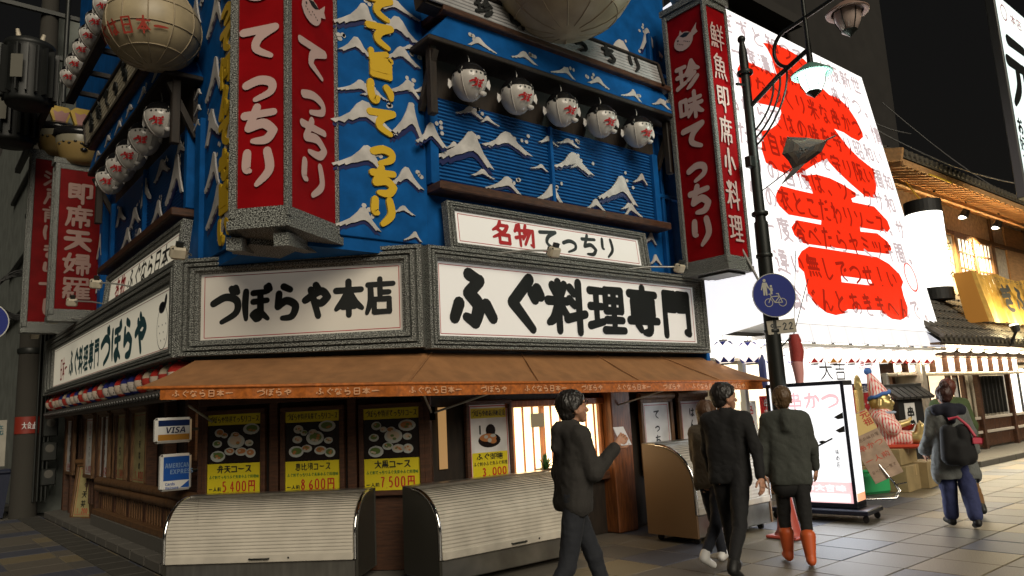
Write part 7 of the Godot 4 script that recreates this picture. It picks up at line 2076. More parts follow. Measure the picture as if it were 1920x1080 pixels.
# ------------------------------------------------------------------ things standing in the street
func street_things():
	var x = 9.22
	var lp = thing("street_lamp", "dark iron lamp post with one lit bell lantern before the giant board", "street lamp", shifted(Vector3(x, 0, -5.6)))
	var dk = mat("iron", Color(0.012, 0.014, 0.012), 0.45, 0.4)
	var s = MB.new()
	s.tube([Vector3(0, 0, 0), Vector3(0, 0.3, 0), Vector3(0, 0.34, 0), Vector3(0, 3.2, 0), Vector3(0, 4.0, 0), Vector3(0, 4.03, 0), Vector3(0, 6.55, 0), Vector3(0, 6.7, 0)], [0.16, 0.16, 0.115, 0.10, 0.095, 0.075, 0.06, 0.035], 16)
	s.ball(Vector3(0, 6.75, 0), Vector3(0.06, 0.06, 0.06), 10, 6)
	part(lp, "shaft", s, dk)
	var a = MB.new()
	a.tube([Vector3(0, 5.72, 0.05), Vector3(0, 5.98, 0.5), Vector3(0, 6.17, 0.95)], 0.034, 8)
	var cv = []
	for i in 15:
		var t = -PI * 0.5 - PI * i / 14.0
		cv.append(Vector3(0, 6.32 + 0.27 * sin(t) , 0.72 + 0.30 * cos(t) * 0.8))
	cv.append(Vector3(0, 6.66, 1.1)); cv.append(Vector3(0, 6.75, 1.55))
	a.tube(cv, 0.026, 8)
	part(lp, "arm", a, dk)
	for k in 3:
		var p = []
		for i in 9:
			var t = PI * 0.5 * i / 8.0
			p.append(Vector3(0, 5.70 + 0.5 * (0.42 + 0.11 * k) * cos(t) - (0.40 + 0.11 * k) * sin(t), (0.42 + 0.11 * k) * cos(t)))
		var b = MB.new(); b.tube(p, 0.014, 6)
		part(lp, "curved_brace", b, dk)
	for e in [[Vector3(0, 5.62, 0.98), true], [Vector3(0, 6.24, 1.55), false]]:
		var o: Vector3 = e[0]
		var st = MB.new(); st.tube([o + Vector3(0, 0.32, 0), o + Vector3(0, 0.66, 0)], [0.045, 0.035], 8); st.tube([o + Vector3(0, 0.66, 0), o + Vector3(0, 1.8, 0)], 0.03, 8)
		part(lp, "lamp_stem", st, dk)
		var sh = MB.new(); sh.xf = Transform3D(Basis.IDENTITY, o)
		sh.lathe([Vector2(0.20, 0.20), Vector2(0.26, 0.19), Vector2(0.265, 0.21), Vector2(0.10, 0.33), Vector2(0.04, 0.36)], 24)
		part(lp, "lamp_hood", sh, mat("hood_green", Color(0.10, 0.22, 0.18), 0.4) if e[1] else mat("hood_pink", Color(0.22, 0.14, 0.11), 0.5))
		var gl = MB.new(); gl.xf = Transform3D(Basis.IDENTITY, o)
		gl.lathe([Vector2(0.0, -0.06), Vector2(0.09, -0.05), Vector2(0.15, 0.08), Vector2(0.17, 0.205)], 20)
		part(lp, "lamp_glass", gl, glow("lamp_white", Color(0.80, 1.0, 0.90), 3.5) if e[1] else mat("frosted", Color(0.42, 0.33, 0.29), 0.3))
		var cp = MB.new(); cp.xf = Transform3D(Basis.IDENTITY, o)
		cp.lathe([Vector2(0.0, -0.14), Vector2(0.03, -0.11), Vector2(0.10, -0.055), Vector2(0.09, -0.04)], 16)
		for i in 6:
			var t = TAU * i / 6
			cp.tube([Vector3(0.096 * cos(t), -0.05, 0.096 * sin(t)), Vector3(0.157 * cos(t), 0.08, 0.157 * sin(t)), Vector3(0.178 * cos(t), 0.205, 0.178 * sin(t))], 0.006, 5)
		part(lp, "lamp_cage", cp, dk)
	omni("street_lamp_light", Vector3(x, 5.60, -5.6 + 0.98), Color(0.80, 1.0, 0.88), 2.2, 0.14)
	var cl = MB.new()
	cl.box(Vector3(-0.16, 4.85, 0.03), Vector3(0.12, 0.16, 0.1), 0.01); cl.tube([Vector3(-0.25, 6.0, 0), Vector3(0.05, 6.05, 0)], 0.02, 6)
	for y in [2.45, 3.5, 4.1, 6.2]: cl.lathe([Vector2(0.1, y), Vector2(0.115, y + 0.01), Vector2(0.115, y + 0.05), Vector2(0.1, y + 0.06)], 14)
	part(lp, "clamp", cl, dk)
	var stay = MB.new(); stay.tube([Vector3(-0.5, 4.9, -0.6), Vector3(-0.15, 3.1, 0.0)], 0.02, 6)
	part(lp, "stay_rod", stay, mat("stay_grey", Color(0.25, 0.24, 0.23), 0.5))
	# road sign and its plate
	var face = Transform3D(Basis(Vector3.UP, -0.62), Vector3(x - 0.10, 2.95, -5.46))
	var rs = thing("round_road_sign", "round blue road sign with white figures and a bicycle on the lamp post", "road sign", face)
	var d = MB.new(); d.disc(0, 0, 0.01, 0.295, 0.295, 32); d.xf = Transform3D(Basis(Vector3.UP, PI), Vector3.ZERO); d.disc(0, 0, 0.004, 0.3, 0.3, 32)
	part(rs, "blue_disc", d, mat("sign_blue", Color.WHITE))
	var rm = MB.new(); rm.ring(0, 0, 0.012, 0.302, 0.010, 32)
	part(rs, "rim", rm, mat("rim_grey", Color(0.3, 0.3, 0.28), 0.5))
	var pg = mat("picto", Color(0.30, 0.29, 0.24), 0.5)
	var m = MB.new()
	m.disc(-0.12, 0.205, 0.013, 0.022); m.poly(PackedVector2Array([V(-0.150, 0.175), V(-0.09, 0.175), V(-0.062, 0.10), V(-0.078, 0.09), V(-0.095, 0.13), V(-0.092, 0.0), V(-0.115, 0.0), V(-0.12, 0.07), V(-0.126, 0.0), V(-0.148, 0.0), V(-0.148, 0.12), V(-0.165, 0.07), V(-0.178, 0.08)]), 0.0135)
	m.disc(-0.035, 0.125, 0.013, 0.016); m.poly(PackedVector2Array([V(-0.055, 0.105), V(-0.018, 0.105), V(-0.010, 0.06), V(-0.022, 0.06), V(-0.022, 0.012), V(-0.05, 0.012), V(-0.05, 0.06), V(-0.068, 0.085)]), 0.0135)
	part(rs, "walking_figures", m, pg)
	var bc = MB.new()
	for sx in [-0.085, 0.105]: bc.ring(sx, -0.10, 0.013, 0.058, 0.009, 20)
	for q in [[-0.085, -0.10, -0.045, -0.02], [-0.045, -0.02, 0.065, -0.015], [0.105, -0.10, 0.055, 0.015], [-0.045, -0.02, 0.0, -0.10], [0.0, -0.10, 0.07, -0.02], [0.0, -0.10, 0.105, -0.10], [-0.055, 0.01, -0.04, -0.03], [-0.075, 0.015, -0.03, 0.02], [0.03, 0.02, 0.06, 0.02]]:
		stroke(bc, PackedVector2Array([V(q[0], q[1]), V(q[2], q[3])]), 0.006, 0.0132, 0.0, 0.0, true)
	part(rs, "bicycle", bc, pg)
	var sp = thing("hours_plate", "small grey plate reading 9-22 under the round blue road sign", "road sign", Transform3D(face.basis * Basis(Vector3(0, 0, 1), 0.06), Vector3(x + 0.02, 2.53, -5.47)))
	var pb = MB.new(); pb.box(Vector3(0, 0, 0), Vector3(0.40, 0.19, 0.012), 0.004)
	part(sp, "plate", pb, mat("plate_grey", Color(0.30, 0.27, 0.21), 0.5))
	var pt = MB.new(); write(pt, "9－22", -0.17, -0.06, 0.34, 0.12, 0.008, 0.10, 0.0, false, 0.86, 0.05)
	part(sp, "lettering", pt, mats.ink)
	# kite and windsock fish hung from the post
	var kt = thing("ray_kite", "brown patterned ray shaped kite hung from the street lamp post", "kite", shifted(Vector3(9.6, 4.95, -5.05)))
	var kb = MB.new()
	var kx = Transform3D(Basis(Vector3.UP, -1.06), Vector3.ZERO)
	kb.xf = kx
	kb.tinted = true
	var tones = [Color(0.038, 0.019, 0.009), Color(0.012, 0.007, 0.005), Color(0.026, 0.015, 0.009), Color(0.008, 0.005, 0.004), Color(0.050, 0.029, 0.016)]
	var rim = [V(-0.196, 0.247), V(0.05, 0.19), V(0.31, 0.10), V(0.22, -0.05), V(0.02, -0.17), V(-0.165, -0.247), V(-0.22, -0.10), V(-0.29, 0.01)]
	for i in 8:
		for j in 4:
			var f0 = j / 4.0
			var f1 = (j + 1) / 4.0
			var a0: Vector2 = rim[i]
			var a1: Vector2 = rim[(i + 1) % 8]
			kb.col = tones[(i * 3 + j * 2 + i / 3) % 5]
			for sd in [1.0, -1.0]:
				var q = [Vector3(a0.x * f0, a0.y * f0, sd * 0.07 * (1.0 - f0 * f0)), Vector3(a0.x * f1, a0.y * f1, sd * 0.07 * (1.0 - f1 * f1)), Vector3(a1.x * f1, a1.y * f1, sd * 0.07 * (1.0 - f1 * f1)), Vector3(a1.x * f0, a1.y * f0, sd * 0.07 * (1.0 - f0 * f0))]
				if sd < 0: kb.quad(q[0], q[1], q[2], q[3])
				else: kb.quad(q[3], q[2], q[1], q[0])
	var km = mat("kite_paper", Color.WHITE, 0.8)
	km.vertex_color_use_as_albedo = true
	part(kt, "body", kb, km)
	var tl = MB.new(); tl.xf = kx
	tl.poly(PackedVector2Array([V(-0.17, -0.22), V(0.0, -0.17), V(-0.16, -0.31), V(-0.35, -0.43)]), 0.012, 0.024)
	tl.tube([Vector3(0.28, 0.10, 0), Vector3(0.42, 0.15, 0)], 0.012, 6)
	for q in [[0, 4], [7, 2], [5, 1]]: tl.tube([Vector3(rim[q[0]].x, rim[q[0]].y, 0.0), Vector3(0, 0, 0.075), Vector3(rim[q[1]].x, rim[q[1]].y, 0.0)], 0.007, 5)
	part(kt, "tail", tl, mat("kite_dark", Color(0.03, 0.02, 0.015), 0.7))
	var kr = MB.new(); kr.tube([Vector3(-0.36, -0.52, -0.55), Vector3(0.0, -0.1, 0.0)], 0.008, 5)
	part(kt, "cord", kr, dk)
	var fs = thing("fish_windsock", "red and pink fish streamer hanging beside the street lamp post", "streamer", shifted(Vector3(9.62, 1.72, -5.52)))
	var fb = MB.new(); fb.tube([Vector3(0, 0.72, 0), Vector3(0, 0.64, 0), Vector3(0.01, 0.48, 0.01), Vector3(0, 0.34, 0)], [0.06, 0.085, 0.095, 0.08], 12)
	part(fs, "red_body", fb, mat("streamer_red", Color(0.45, 0.05, 0.04), 0.7, 0.0, T.fine, Vector3(2, 2, 2)))
	var fp = MB.new(); fp.tube([Vector3(0, 0.34, 0), Vector3(0, 0.18, 0.01), Vector3(0.01, 0.05, 0.0), Vector3(0.0, 0.0, 0)], [0.08, 0.065, 0.05, 0.06], 12)
	part(fs, "pink_tail", fp, mat("streamer_pink", Color(0.62, 0.28, 0.26), 0.7))
	var fc = MB.new(); fc.tube([Vector3(0, 0.72, 0), Vector3(0.28, 1.5, 0.15)], 0.006, 5); fc.tube([Vector3(0, 0.72, 0), Vector3(-0.3, 0.5, -0.1)], 0.012, 5); fc.tube([Vector3(0.0, 0.72, 0), Vector3(0.12, 1.9, 0.1)], 0.005, 5)
	part(fs, "cord", fc, dk)
	# seated golden figure on its boxes
	statue()
	var cone = thing("traffic_cone", "red traffic cone behind the person in orange boots", "traffic cone", shifted(Vector3(8.05, 0, -4.95)))
	var co = MB.new(); co.lathe([Vector2(0.17, 0.03), Vector2(0.13, 0.08), Vector2(0.035, 0.68), Vector2(0.0, 0.69)], 18)
	part(cone, "cone_body", co, mat("cone_red", Color(0.42, 0.07, 0.05), 0.5))
	var cb = MB.new(); cb.box(Vector3(0, 0.018, 0), Vector3(0.38, 0.035, 0.38), 0.012)
	part(cone, "base", cb, mat("cone_red", Color.WHITE))
	for i in 2:
		var cr = thing("bottle_crate", ["blue plastic crate, lower of the two behind the tall display case", "blue plastic crate, upper of the two behind the tall display case"][i], "crate", shifted(Vector3(9.0, 0.62 + 0.34 * i, -6.3)))
		var b = MB.new()
		b.box(Vector3(0, 0.03, 0), Vector3(0.5, 0.04, 0.4))
		for y in [0.05, 0.17, 0.29]:
			for q in [[0, 0.19, 0.5, 0.02], [0, -0.19, 0.5, 0.02]]: b.box(Vector3(q[0], y, q[1]), Vector3(q[2], 0.06, q[3]))
			for sx in [-0.24, 0.24]: b.box(Vector3(sx, y, 0), Vector3(0.02, 0.06, 0.4))
		part(cr, "slatted_side", b, mat("crate_blue", Color(0.012, 0.06, 0.50), 0.45))
		var c = MB.new()
		for sx in [-0.24, 0.0, 0.24]:
			for sz in [-0.19, 0.19]: c.box(Vector3(sx, 0.16, sz), Vector3(0.04, 0.32, 0.03))
		part(cr, "corner_post", c, mat("crate_blue", Color.WHITE))
	var sb = MB.new(); sb.box(Vector3(0, 0.31, 0), Vector3(0.6, 0.62, 0.5), 0.02)
	single("storage_box", sb, mats.dark_metal, "dark box under the two blue crates behind the tall display case", "box", shifted(Vector3(9.0, 0, -6.3)))
	var rp = thing("red_poster", "tall red poster with a navy label behind the golden figure", "poster", shifted(Vector3(13.72, 0.80, -6.85)))
	var pb2 = MB.new(); pb2.box(Vector3(0.45, 0.5, 0), Vector3(0.95, 1.02, 0.03), 0.006)
	part(rp, "red_sheet", pb2, mat("poster_red", Color(0.42, 0.025, 0.03), 0.4))
	var nl = MB.new(); nl.rect(0.08, 0.80, 0.86, 0.97, 0.018); 
	part(rp, "white_label", nl, mats.panel)
	nl = MB.new(); nl.rect(0.11, 0.82, 0.83, 0.95, 0.02)
	part(rp, "navy_label", nl, mat("navy_frame", Color.WHITE))
	nl = MB.new(); write(nl, "串本店の味", 0.14, 0.83, 0.66, 0.11, 0.023, 0.07); write(nl, "元祖", 0.14, 0.1, 0.3, 0.62, 0.018, 0.08, 0.0, true); write(nl, "大吉", 0.5, 0.1, 0.3, 0.62, 0.018, 0.08, 0.0, true)
	part(rp, "white_lettering", nl, mats.panel)
	var bs = thing("black_roofed_sign", "black standing sign with a tiny tiled roof and a white strip before the lattice doors", "sign", shifted(Vector3(14.6, 0, -6.35), -0.3))
	var bb = MB.new(); bb.box(Vector3(0, 0.72, 0), Vector3(0.62, 1.44, 0.36), 0.01)
	part(bs, "case", bb, mats.black)
	bb = MB.new(); bb.box(Vector3(-0.05, 1.0, 0.185), Vector3(0.26, 0.74, 0.012))
	part(bs, "white_strip", bb, mats.panel)
	bb = MB.new(); write(bb, "串かつ", -0.15, 0.68, 0.20, 0.62, 0.193, 0.10, 0.0, true)
	part(bs, "lettering", bb, mats.ink)
	bb = MB.new()
	for i in 6: bb.bar(Vector3(-0.4 + i * 0.16, 1.46, 0.32), Vector3(-0.4 + i * 0.16, 1.68, 0.0), 0.13, 0.05); 
	bb.box(Vector3(0, 1.69, 0), Vector3(1.0, 0.07, 0.1), 0.01); bb.box(Vector3(0, 1.47, 0.0), Vector3(0.9, 0.05, 0.5))
	part(bs, "tiny_roof", bb, mats.tile)
	# handwritten board on a bent steel stand, green can
	var wx = Transform3D(Basis(Vector3.UP, -0.80), Vector3(11.60, 0, -5.85))
	var wb = thing("handwritten_board", "tilted cardboard price board on a bent white steel stand before the golden figure", "sign", wx)
	var k = MB.new()
	k.xf = Transform3D(Basis(Vector3(0, 0, 1), 0.38) * Basis(Vector3.RIGHT, -0.12), Vector3(0.42, 0.30, 0.1))
	k.box(Vector3(0, 0.52, 0), Vector3(0.46, 1.05, 0.015), 0.003)
	part(wb, "card", k, mat("card_tan", Color(0.48, 0.34, 0.24), 0.8, 0.0, T.grain, Vector3(1, 1, 1)))
	var kx2 = k.xf
	k = MB.new(); k.xf = kx2; k.rect(-0.225, 0.72, 0.225, 1.03, 0.010)
	part(wb, "yellow_card", k, mat("card_yellow", Color(0.58, 0.42, 0.16), 0.8))
	k = MB.new(); k.xf = kx2
	write(k, "串かつ", -0.2, 0.48, 0.4, 0.10, 0.010, 0.06); write(k, "一人前", -0.2, 0.28, 0.4, 0.10, 0.010, 0.06); write(k, "元祖", 0.08, 0.80, 0.14, 0.24, 0.014, 0.09, 0.0, true)
	part(wb, "red_lettering", k, mat("marker_red", Color(0.45, 0.06, 0.03), 0.7))
	k = MB.new(); k.xf = kx2; write(k, "大吉の味自慢", -0.2, 0.62, 0.4, 0.06, 0.010, 0.06); write(k, "食べたら一度で", -0.2, 0.12, 0.4, 0.06, 0.010, 0.06)
	part(wb, "brown_lettering", k, mat("marker_brown", Color(0.16, 0.10, 0.06), 0.7))
	k = MB.new()
	for sz in [0.0, 0.30]: k.tube([Vector3(0.30, 0.5, 0.08 - sz * 0.3), Vector3(0.44, 0.25, 0.16 + sz * 0.1), Vector3(0.50, 0.12, 0.2 + sz * 0.2), Vector3(0.42, 0.02, 0.22 + sz * 0.2), Vector3(-0.25, 0.015, 0.24 + sz * 0.2)], 0.014, 8)
	k.tube([Vector3(0.46, 0.2, 0.18), Vector3(0.66, 0.22, 0.1)], 0.012, 6)
	part(wb, "steel_stand", k, mats.chrome)
	var jc = thing("green_can", "bright green plastic can with a handle beside the cardboard boxes", "can", Transform3D(Basis(Vector3.UP, -0.35), Vector3(12.22, 0, -5.98)))
	k = MB.new(); k.box(Vector3(0, 0.16, 0), Vector3(0.60, 0.32, 0.28), 0.04); k.box(Vector3(0.42, 0.15, -0.05), Vector3(0.3, 0.28, 0.26), 0.04)
	part(jc, "can_body", k, mat("can_green", Color(0.03, 0.34, 0.12), 0.4))
	k = MB.new(); k.box(Vector3(-0.08, 0.35, 0), Vector3(0.3, 0.05, 0.06), 0.015); k.box(Vector3(-0.2, 0.33, 0), Vector3(0.05, 0.06, 0.06)); k.box(Vector3(0.05, 0.33, 0), Vector3(0.05, 0.06, 0.06)); k.tube([Vector3(0.2, 0.31, 0), Vector3(0.2, 0.38, 0)], 0.05, 12)
	part(jc, "handle", k, mat("can_green", Color.WHITE))

func statue():
	for q in [[Vector3(12.95, 0, -5.95), Vector3(0.95, 0.40, 0.75), "wide cardboard box at the bottom under the golden figure"], [Vector3(13.45, 0, -5.75), Vector3(0.62, 0.42, 0.5), "cardboard box at the front right under the golden figure"], [Vector3(12.95, 0.41, -5.98), Vector3(0.85, 0.26, 0.65), "upper cardboard box carrying the golden figure's red cushion"]]:
		var o = thing("cardboard_box", q[2], "box", shifted(q[0], 0.12))
		var b = MB.new(); b.box(Vector3(0, q[1].y / 2, 0), q[1], 0.008)
		part(o, "carton", b, mat("carton", Color(0.36, 0.27, 0.13), 0.8, 0.0, T.dirt, Vector3(0.4, 0.4, 0.4)))
		b = MB.new(); b.box(Vector3(0, q[1].y + 0.001, 0), Vector3(q[1].x, 0.004, 0.05)); b.box(Vector3(0, q[1].y * 0.8, q[1].z / 2), Vector3(0.05, q[1].y * 0.42, 0.004))
		part(o, "tape", b, mat("tape", Color(0.42, 0.30, 0.15), 0.3))
	var g = thing("golden_figure", "seated golden figure in red and white striped robe and pointed striped cap on cardboard boxes", "statue", Transform3D(Basis(Vector3.UP, 0.42) * Basis.from_scale(Vector3.ONE * 1.08), Vector3(12.95, 0.72, -5.98)))
	var gold = mat("gold", Color(0.50, 0.38, 0.15), 0.32, 0.55)
	var b = MB.new()
	blob(b, [[Vector3(0, 0.12, 0), Vector3(0, 0.40, -0.03), 0.20, 0.17], [Vector3(0, 0.42, -0.02), Vector3(0, 0.52, 0), 0.08, 0.07], [Vector3(0, 0.655, -0.01), Vector3(0, 0.70, -0.01), 0.165, 0.15], [Vector3(0, 0.60, 0.06), Vector3(0, 0.57, 0.09), 0.10, 0.075], [Vector3(0, 0.655, 0.13), Vector3(0, 0.63, 0.165), 0.022, 0.028], [Vector3(0.16, 0.68, -0.01), Vector3(0.175, 0.60, -0.02), 0.04, 0.045], [Vector3(-0.16, 0.68, -0.01), Vector3(-0.175, 0.60, -0.02), 0.04, 0.045],
		[Vector3(0.08, 0.63, 0.10), Vector3(0.09, 0.62, 0.09), 0.045, 0.04], [Vector3(-0.08, 0.63, 0.10), Vector3(-0.09, 0.62, 0.09), 0.045, 0.04],
		[Vector3(0.10, 0.10, 0.05), Vector3(0.13, 0.10, 0.42), 0.10, 0.08], [Vector3(-0.10, 0.10, 0.05), Vector3(-0.13, 0.10, 0.42), 0.10, 0.08], [Vector3(0.13, 0.08, 0.46), Vector3(0.13, 0.26, 0.50), 0.075, 0.06], [Vector3(-0.13, 0.08, 0.46), Vector3(-0.13, 0.26, 0.50), 0.075, 0.06],
		[Vector3(0.20, 0.40, 0), Vector3(0.25, 0.27, 0.12), 0.075, 0.06], [Vector3(0.25, 0.27, 0.12), Vector3(0.12, 0.33, 0.33), 0.055, 0.045], [Vector3(-0.20, 0.40, 0), Vector3(-0.25, 0.27, 0.12), 0.075, 0.06], [Vector3(-0.25, 0.27, 0.12), Vector3(-0.12, 0.33, 0.33), 0.055, 0.045]], 0.014, 0.03)
	for sx in [-1, 1]:
		for i in 4: blob(b, [[Vector3(sx * (0.10 + 0.026 * (i - 1.5)), 0.34, 0.35), Vector3(sx * (0.09 + 0.02 * (i - 1.5)), 0.41 - 0.02 * absf(i - 1.5), 0.385), 0.014, 0.011]], 0.006, 0.01)
		blob(b, [[Vector3(sx * 0.05, 0.34, 0.34), Vector3(sx * 0.03, 0.39, 0.36), 0.015, 0.012]], 0.006, 0.01)
		for i in 5: b.ball(Vector3(sx * 0.13 + 0.026 * (i - 2), 0.32 - 0.008 * absf(i - 2), 0.50), Vector3(0.014, 0.025, 0.018), 8, 5)
	part(g, "body", b, gold)
	var e = MB.new()
	for sx in [-1, 1]:
		e.ball(Vector3(0.05 * sx, 0.675, 0.138), Vector3(0.022, 0.006, 0.012), 8, 4)
		e.ball(Vector3(0.055 * sx, 0.71, 0.135), Vector3(0.03, 0.006, 0.012), 8, 4)
	e.ball(Vector3(0, 0.575, 0.155), Vector3(0.04, 0.008, 0.014), 8, 4)
	part(g, "face_lines", e, mat("gold_dark", Color(0.10, 0.06, 0.02), 0.5))
	var st = Image.create(64, 64, false, Image.FORMAT_RGB8)
	for x in 64:
		for y in 64: st.set_pixel(x, y, Color(0.85, 0.16, 0.18) if (x + int(2.0 * sin(y * 0.2))) % 16 < 6 else Color(0.93, 0.88, 0.84))
	var stripes = StandardMaterial3D.new()
	stripes.resource_name = "striped_cloth"; stripes.albedo_texture = ImageTexture.create_from_image(st); stripes.roughness = 0.7
	stripes.uv1_triplanar = true; stripes.uv1_scale = Vector3(6, 6, 6)
	var r = MB.new()
	blob(r, [[Vector3(0, 0.10, -0.01), Vector3(0, 0.40, -0.03), 0.235, 0.20], [Vector3(0.21, 0.40, 0), Vector3(0.27, 0.26, 0.12), 0.11, 0.12], [Vector3(-0.21, 0.40, 0), Vector3(-0.27, 0.26, 0.12), 0.11, 0.12], [Vector3(0.10, 0.12, 0.05), Vector3(0.12, 0.10, 0.30), 0.13, 0.11], [Vector3(-0.10, 0.12, 0.05), Vector3(-0.12, 0.10, 0.30), 0.13, 0.11]], 0.016, 0.03)
	part(g, "striped_robe", r, stripes)
	var c = MB.new()
	c.xf = Transform3D(Basis(Vector3.RIGHT, -0.30), Vector3(0, 0.74, -0.01))
	c.lathe([Vector2(0.155, 0.02), Vector2(0.11, 0.18), Vector2(0.04, 0.38), Vector2(0.0, 0.40)], 18)
	part(g, "striped_cap", c, stripes)
	var p = MB.new(); p.xf = c.xf
	p.ball(Vector3(0, 0.42, 0), Vector3(0.06, 0.06, 0.06), 12, 8)
	var brim = []
	for i in 17: brim.append(Vector3(0.158 * cos(TAU * i / 16), 0.02 + 0.01 * sin(i * 2.0), 0.158 * sin(TAU * i / 16)))
	p.tube(brim, 0.03, 6, false)
	part(g, "blue_pompom", p, mat("pompom", Color(0.06, 0.16, 0.45), 0.8))
	var cu = MB.new(); cu.box(Vector3(0, -0.02, 0.15), Vector3(0.62, 0.06, 0.80), 0.025)
	part(g, "red_cushion", cu, mat("cushion_red", Color(0.45, 0.05, 0.02), 0.7))
	var bw = MB.new(); bw.xf = Transform3D(Basis.IDENTITY, Vector3(0, 0.20, 0.30)); bw.lathe([Vector2(0.0, 0.0), Vector2(0.09, 0.01), Vector2(0.13, 0.09), Vector2(0.11, 0.10), Vector2(0.0, 0.08)], 18)
	part(g, "red_bowl", bw, mat("lacquer", Color(0.30, 0.015, 0.01), 0.2))
	var th = MB.new(); th.box(Vector3(0, 0.56, -0.30), Vector3(0.50, 0.70, 0.12), 0.05); th.ball(Vector3(0, 0.90, -0.30), Vector3(0.25, 0.20, 0.06))
	part(g, "gold_back_rest", th, gold)
	var co = MB.new()
	for i in 13:
		var a = TAU * i / 13
		co.ball(Vector3(0.15 * cos(a), 0.49, 0.02 + 0.13 * sin(a)), Vector3(0.05, 0.02, 0.05), 8, 5)
	part(g, "blue_ruff", co, mat("ruff", Color(0.35, 0.42, 0.55), 0.8))
# ------------------------------------------------------------------ people: joints, then one soft surface each; clothes are shells over them
func hand(b: MB, wrist: Vector3, d: Vector3, palm: Vector3, side: float, curl: float, k: float):
	var u = d.normalized()
	var n = (palm - u * palm.dot(u)).normalized()          # the way the palm faces
	var t = u.cross(n) * side                               # towards the thumb
	var caps = []
	for i in 4:
		var o = wrist + u * 0.03 * k + t * (0.012 - 0.012 * i + 0.006) * k
		caps.append([o, wrist + u * 0.085 * k + t * (0.030 - 0.019 * i) * k, 0.014 * k, 0.012 * k])
	caps.append([wrist, wrist + u * 0.04 * k, 0.022 * k, 0.022 * k])
	blob(b, caps, 0.006, 0.012)
	var fl = [0.068, 0.078, 0.072, 0.056]
	for i in 4:
		var p = wrist + u * 0.085 * k + t * (0.030 - 0.019 * i) * k
		var seg = []
		var a = curl * 0.6
		for j in 3:
			var q: Vector3 = p + (u * cos(a) + n * sin(a)) * fl[i] * k * [0.45, 0.32, 0.25][j]
			seg.append([p, q, 0.0095 * k * [1.0, 0.9, 0.82][j], 0.0085 * k * [1.0, 0.9, 0.8][j]])
			p = q; a += curl
		blob(b, seg, 0.006, 0.005)
	var p0 = wrist + u * 0.03 * k + t * 0.024 * k
	var p1 = p0 + (u * 0.6 + t * 0.7 + n * 0.25).normalized() * 0.045 * k
	blob(b, [[p0, p1, 0.014 * k, 0.011 * k], [p1, p1 + (u * 0.9 + t * 0.2 + n * 0.35).normalized() * 0.035 * k, 0.011 * k, 0.009 * k]], 0.006, 0.006)

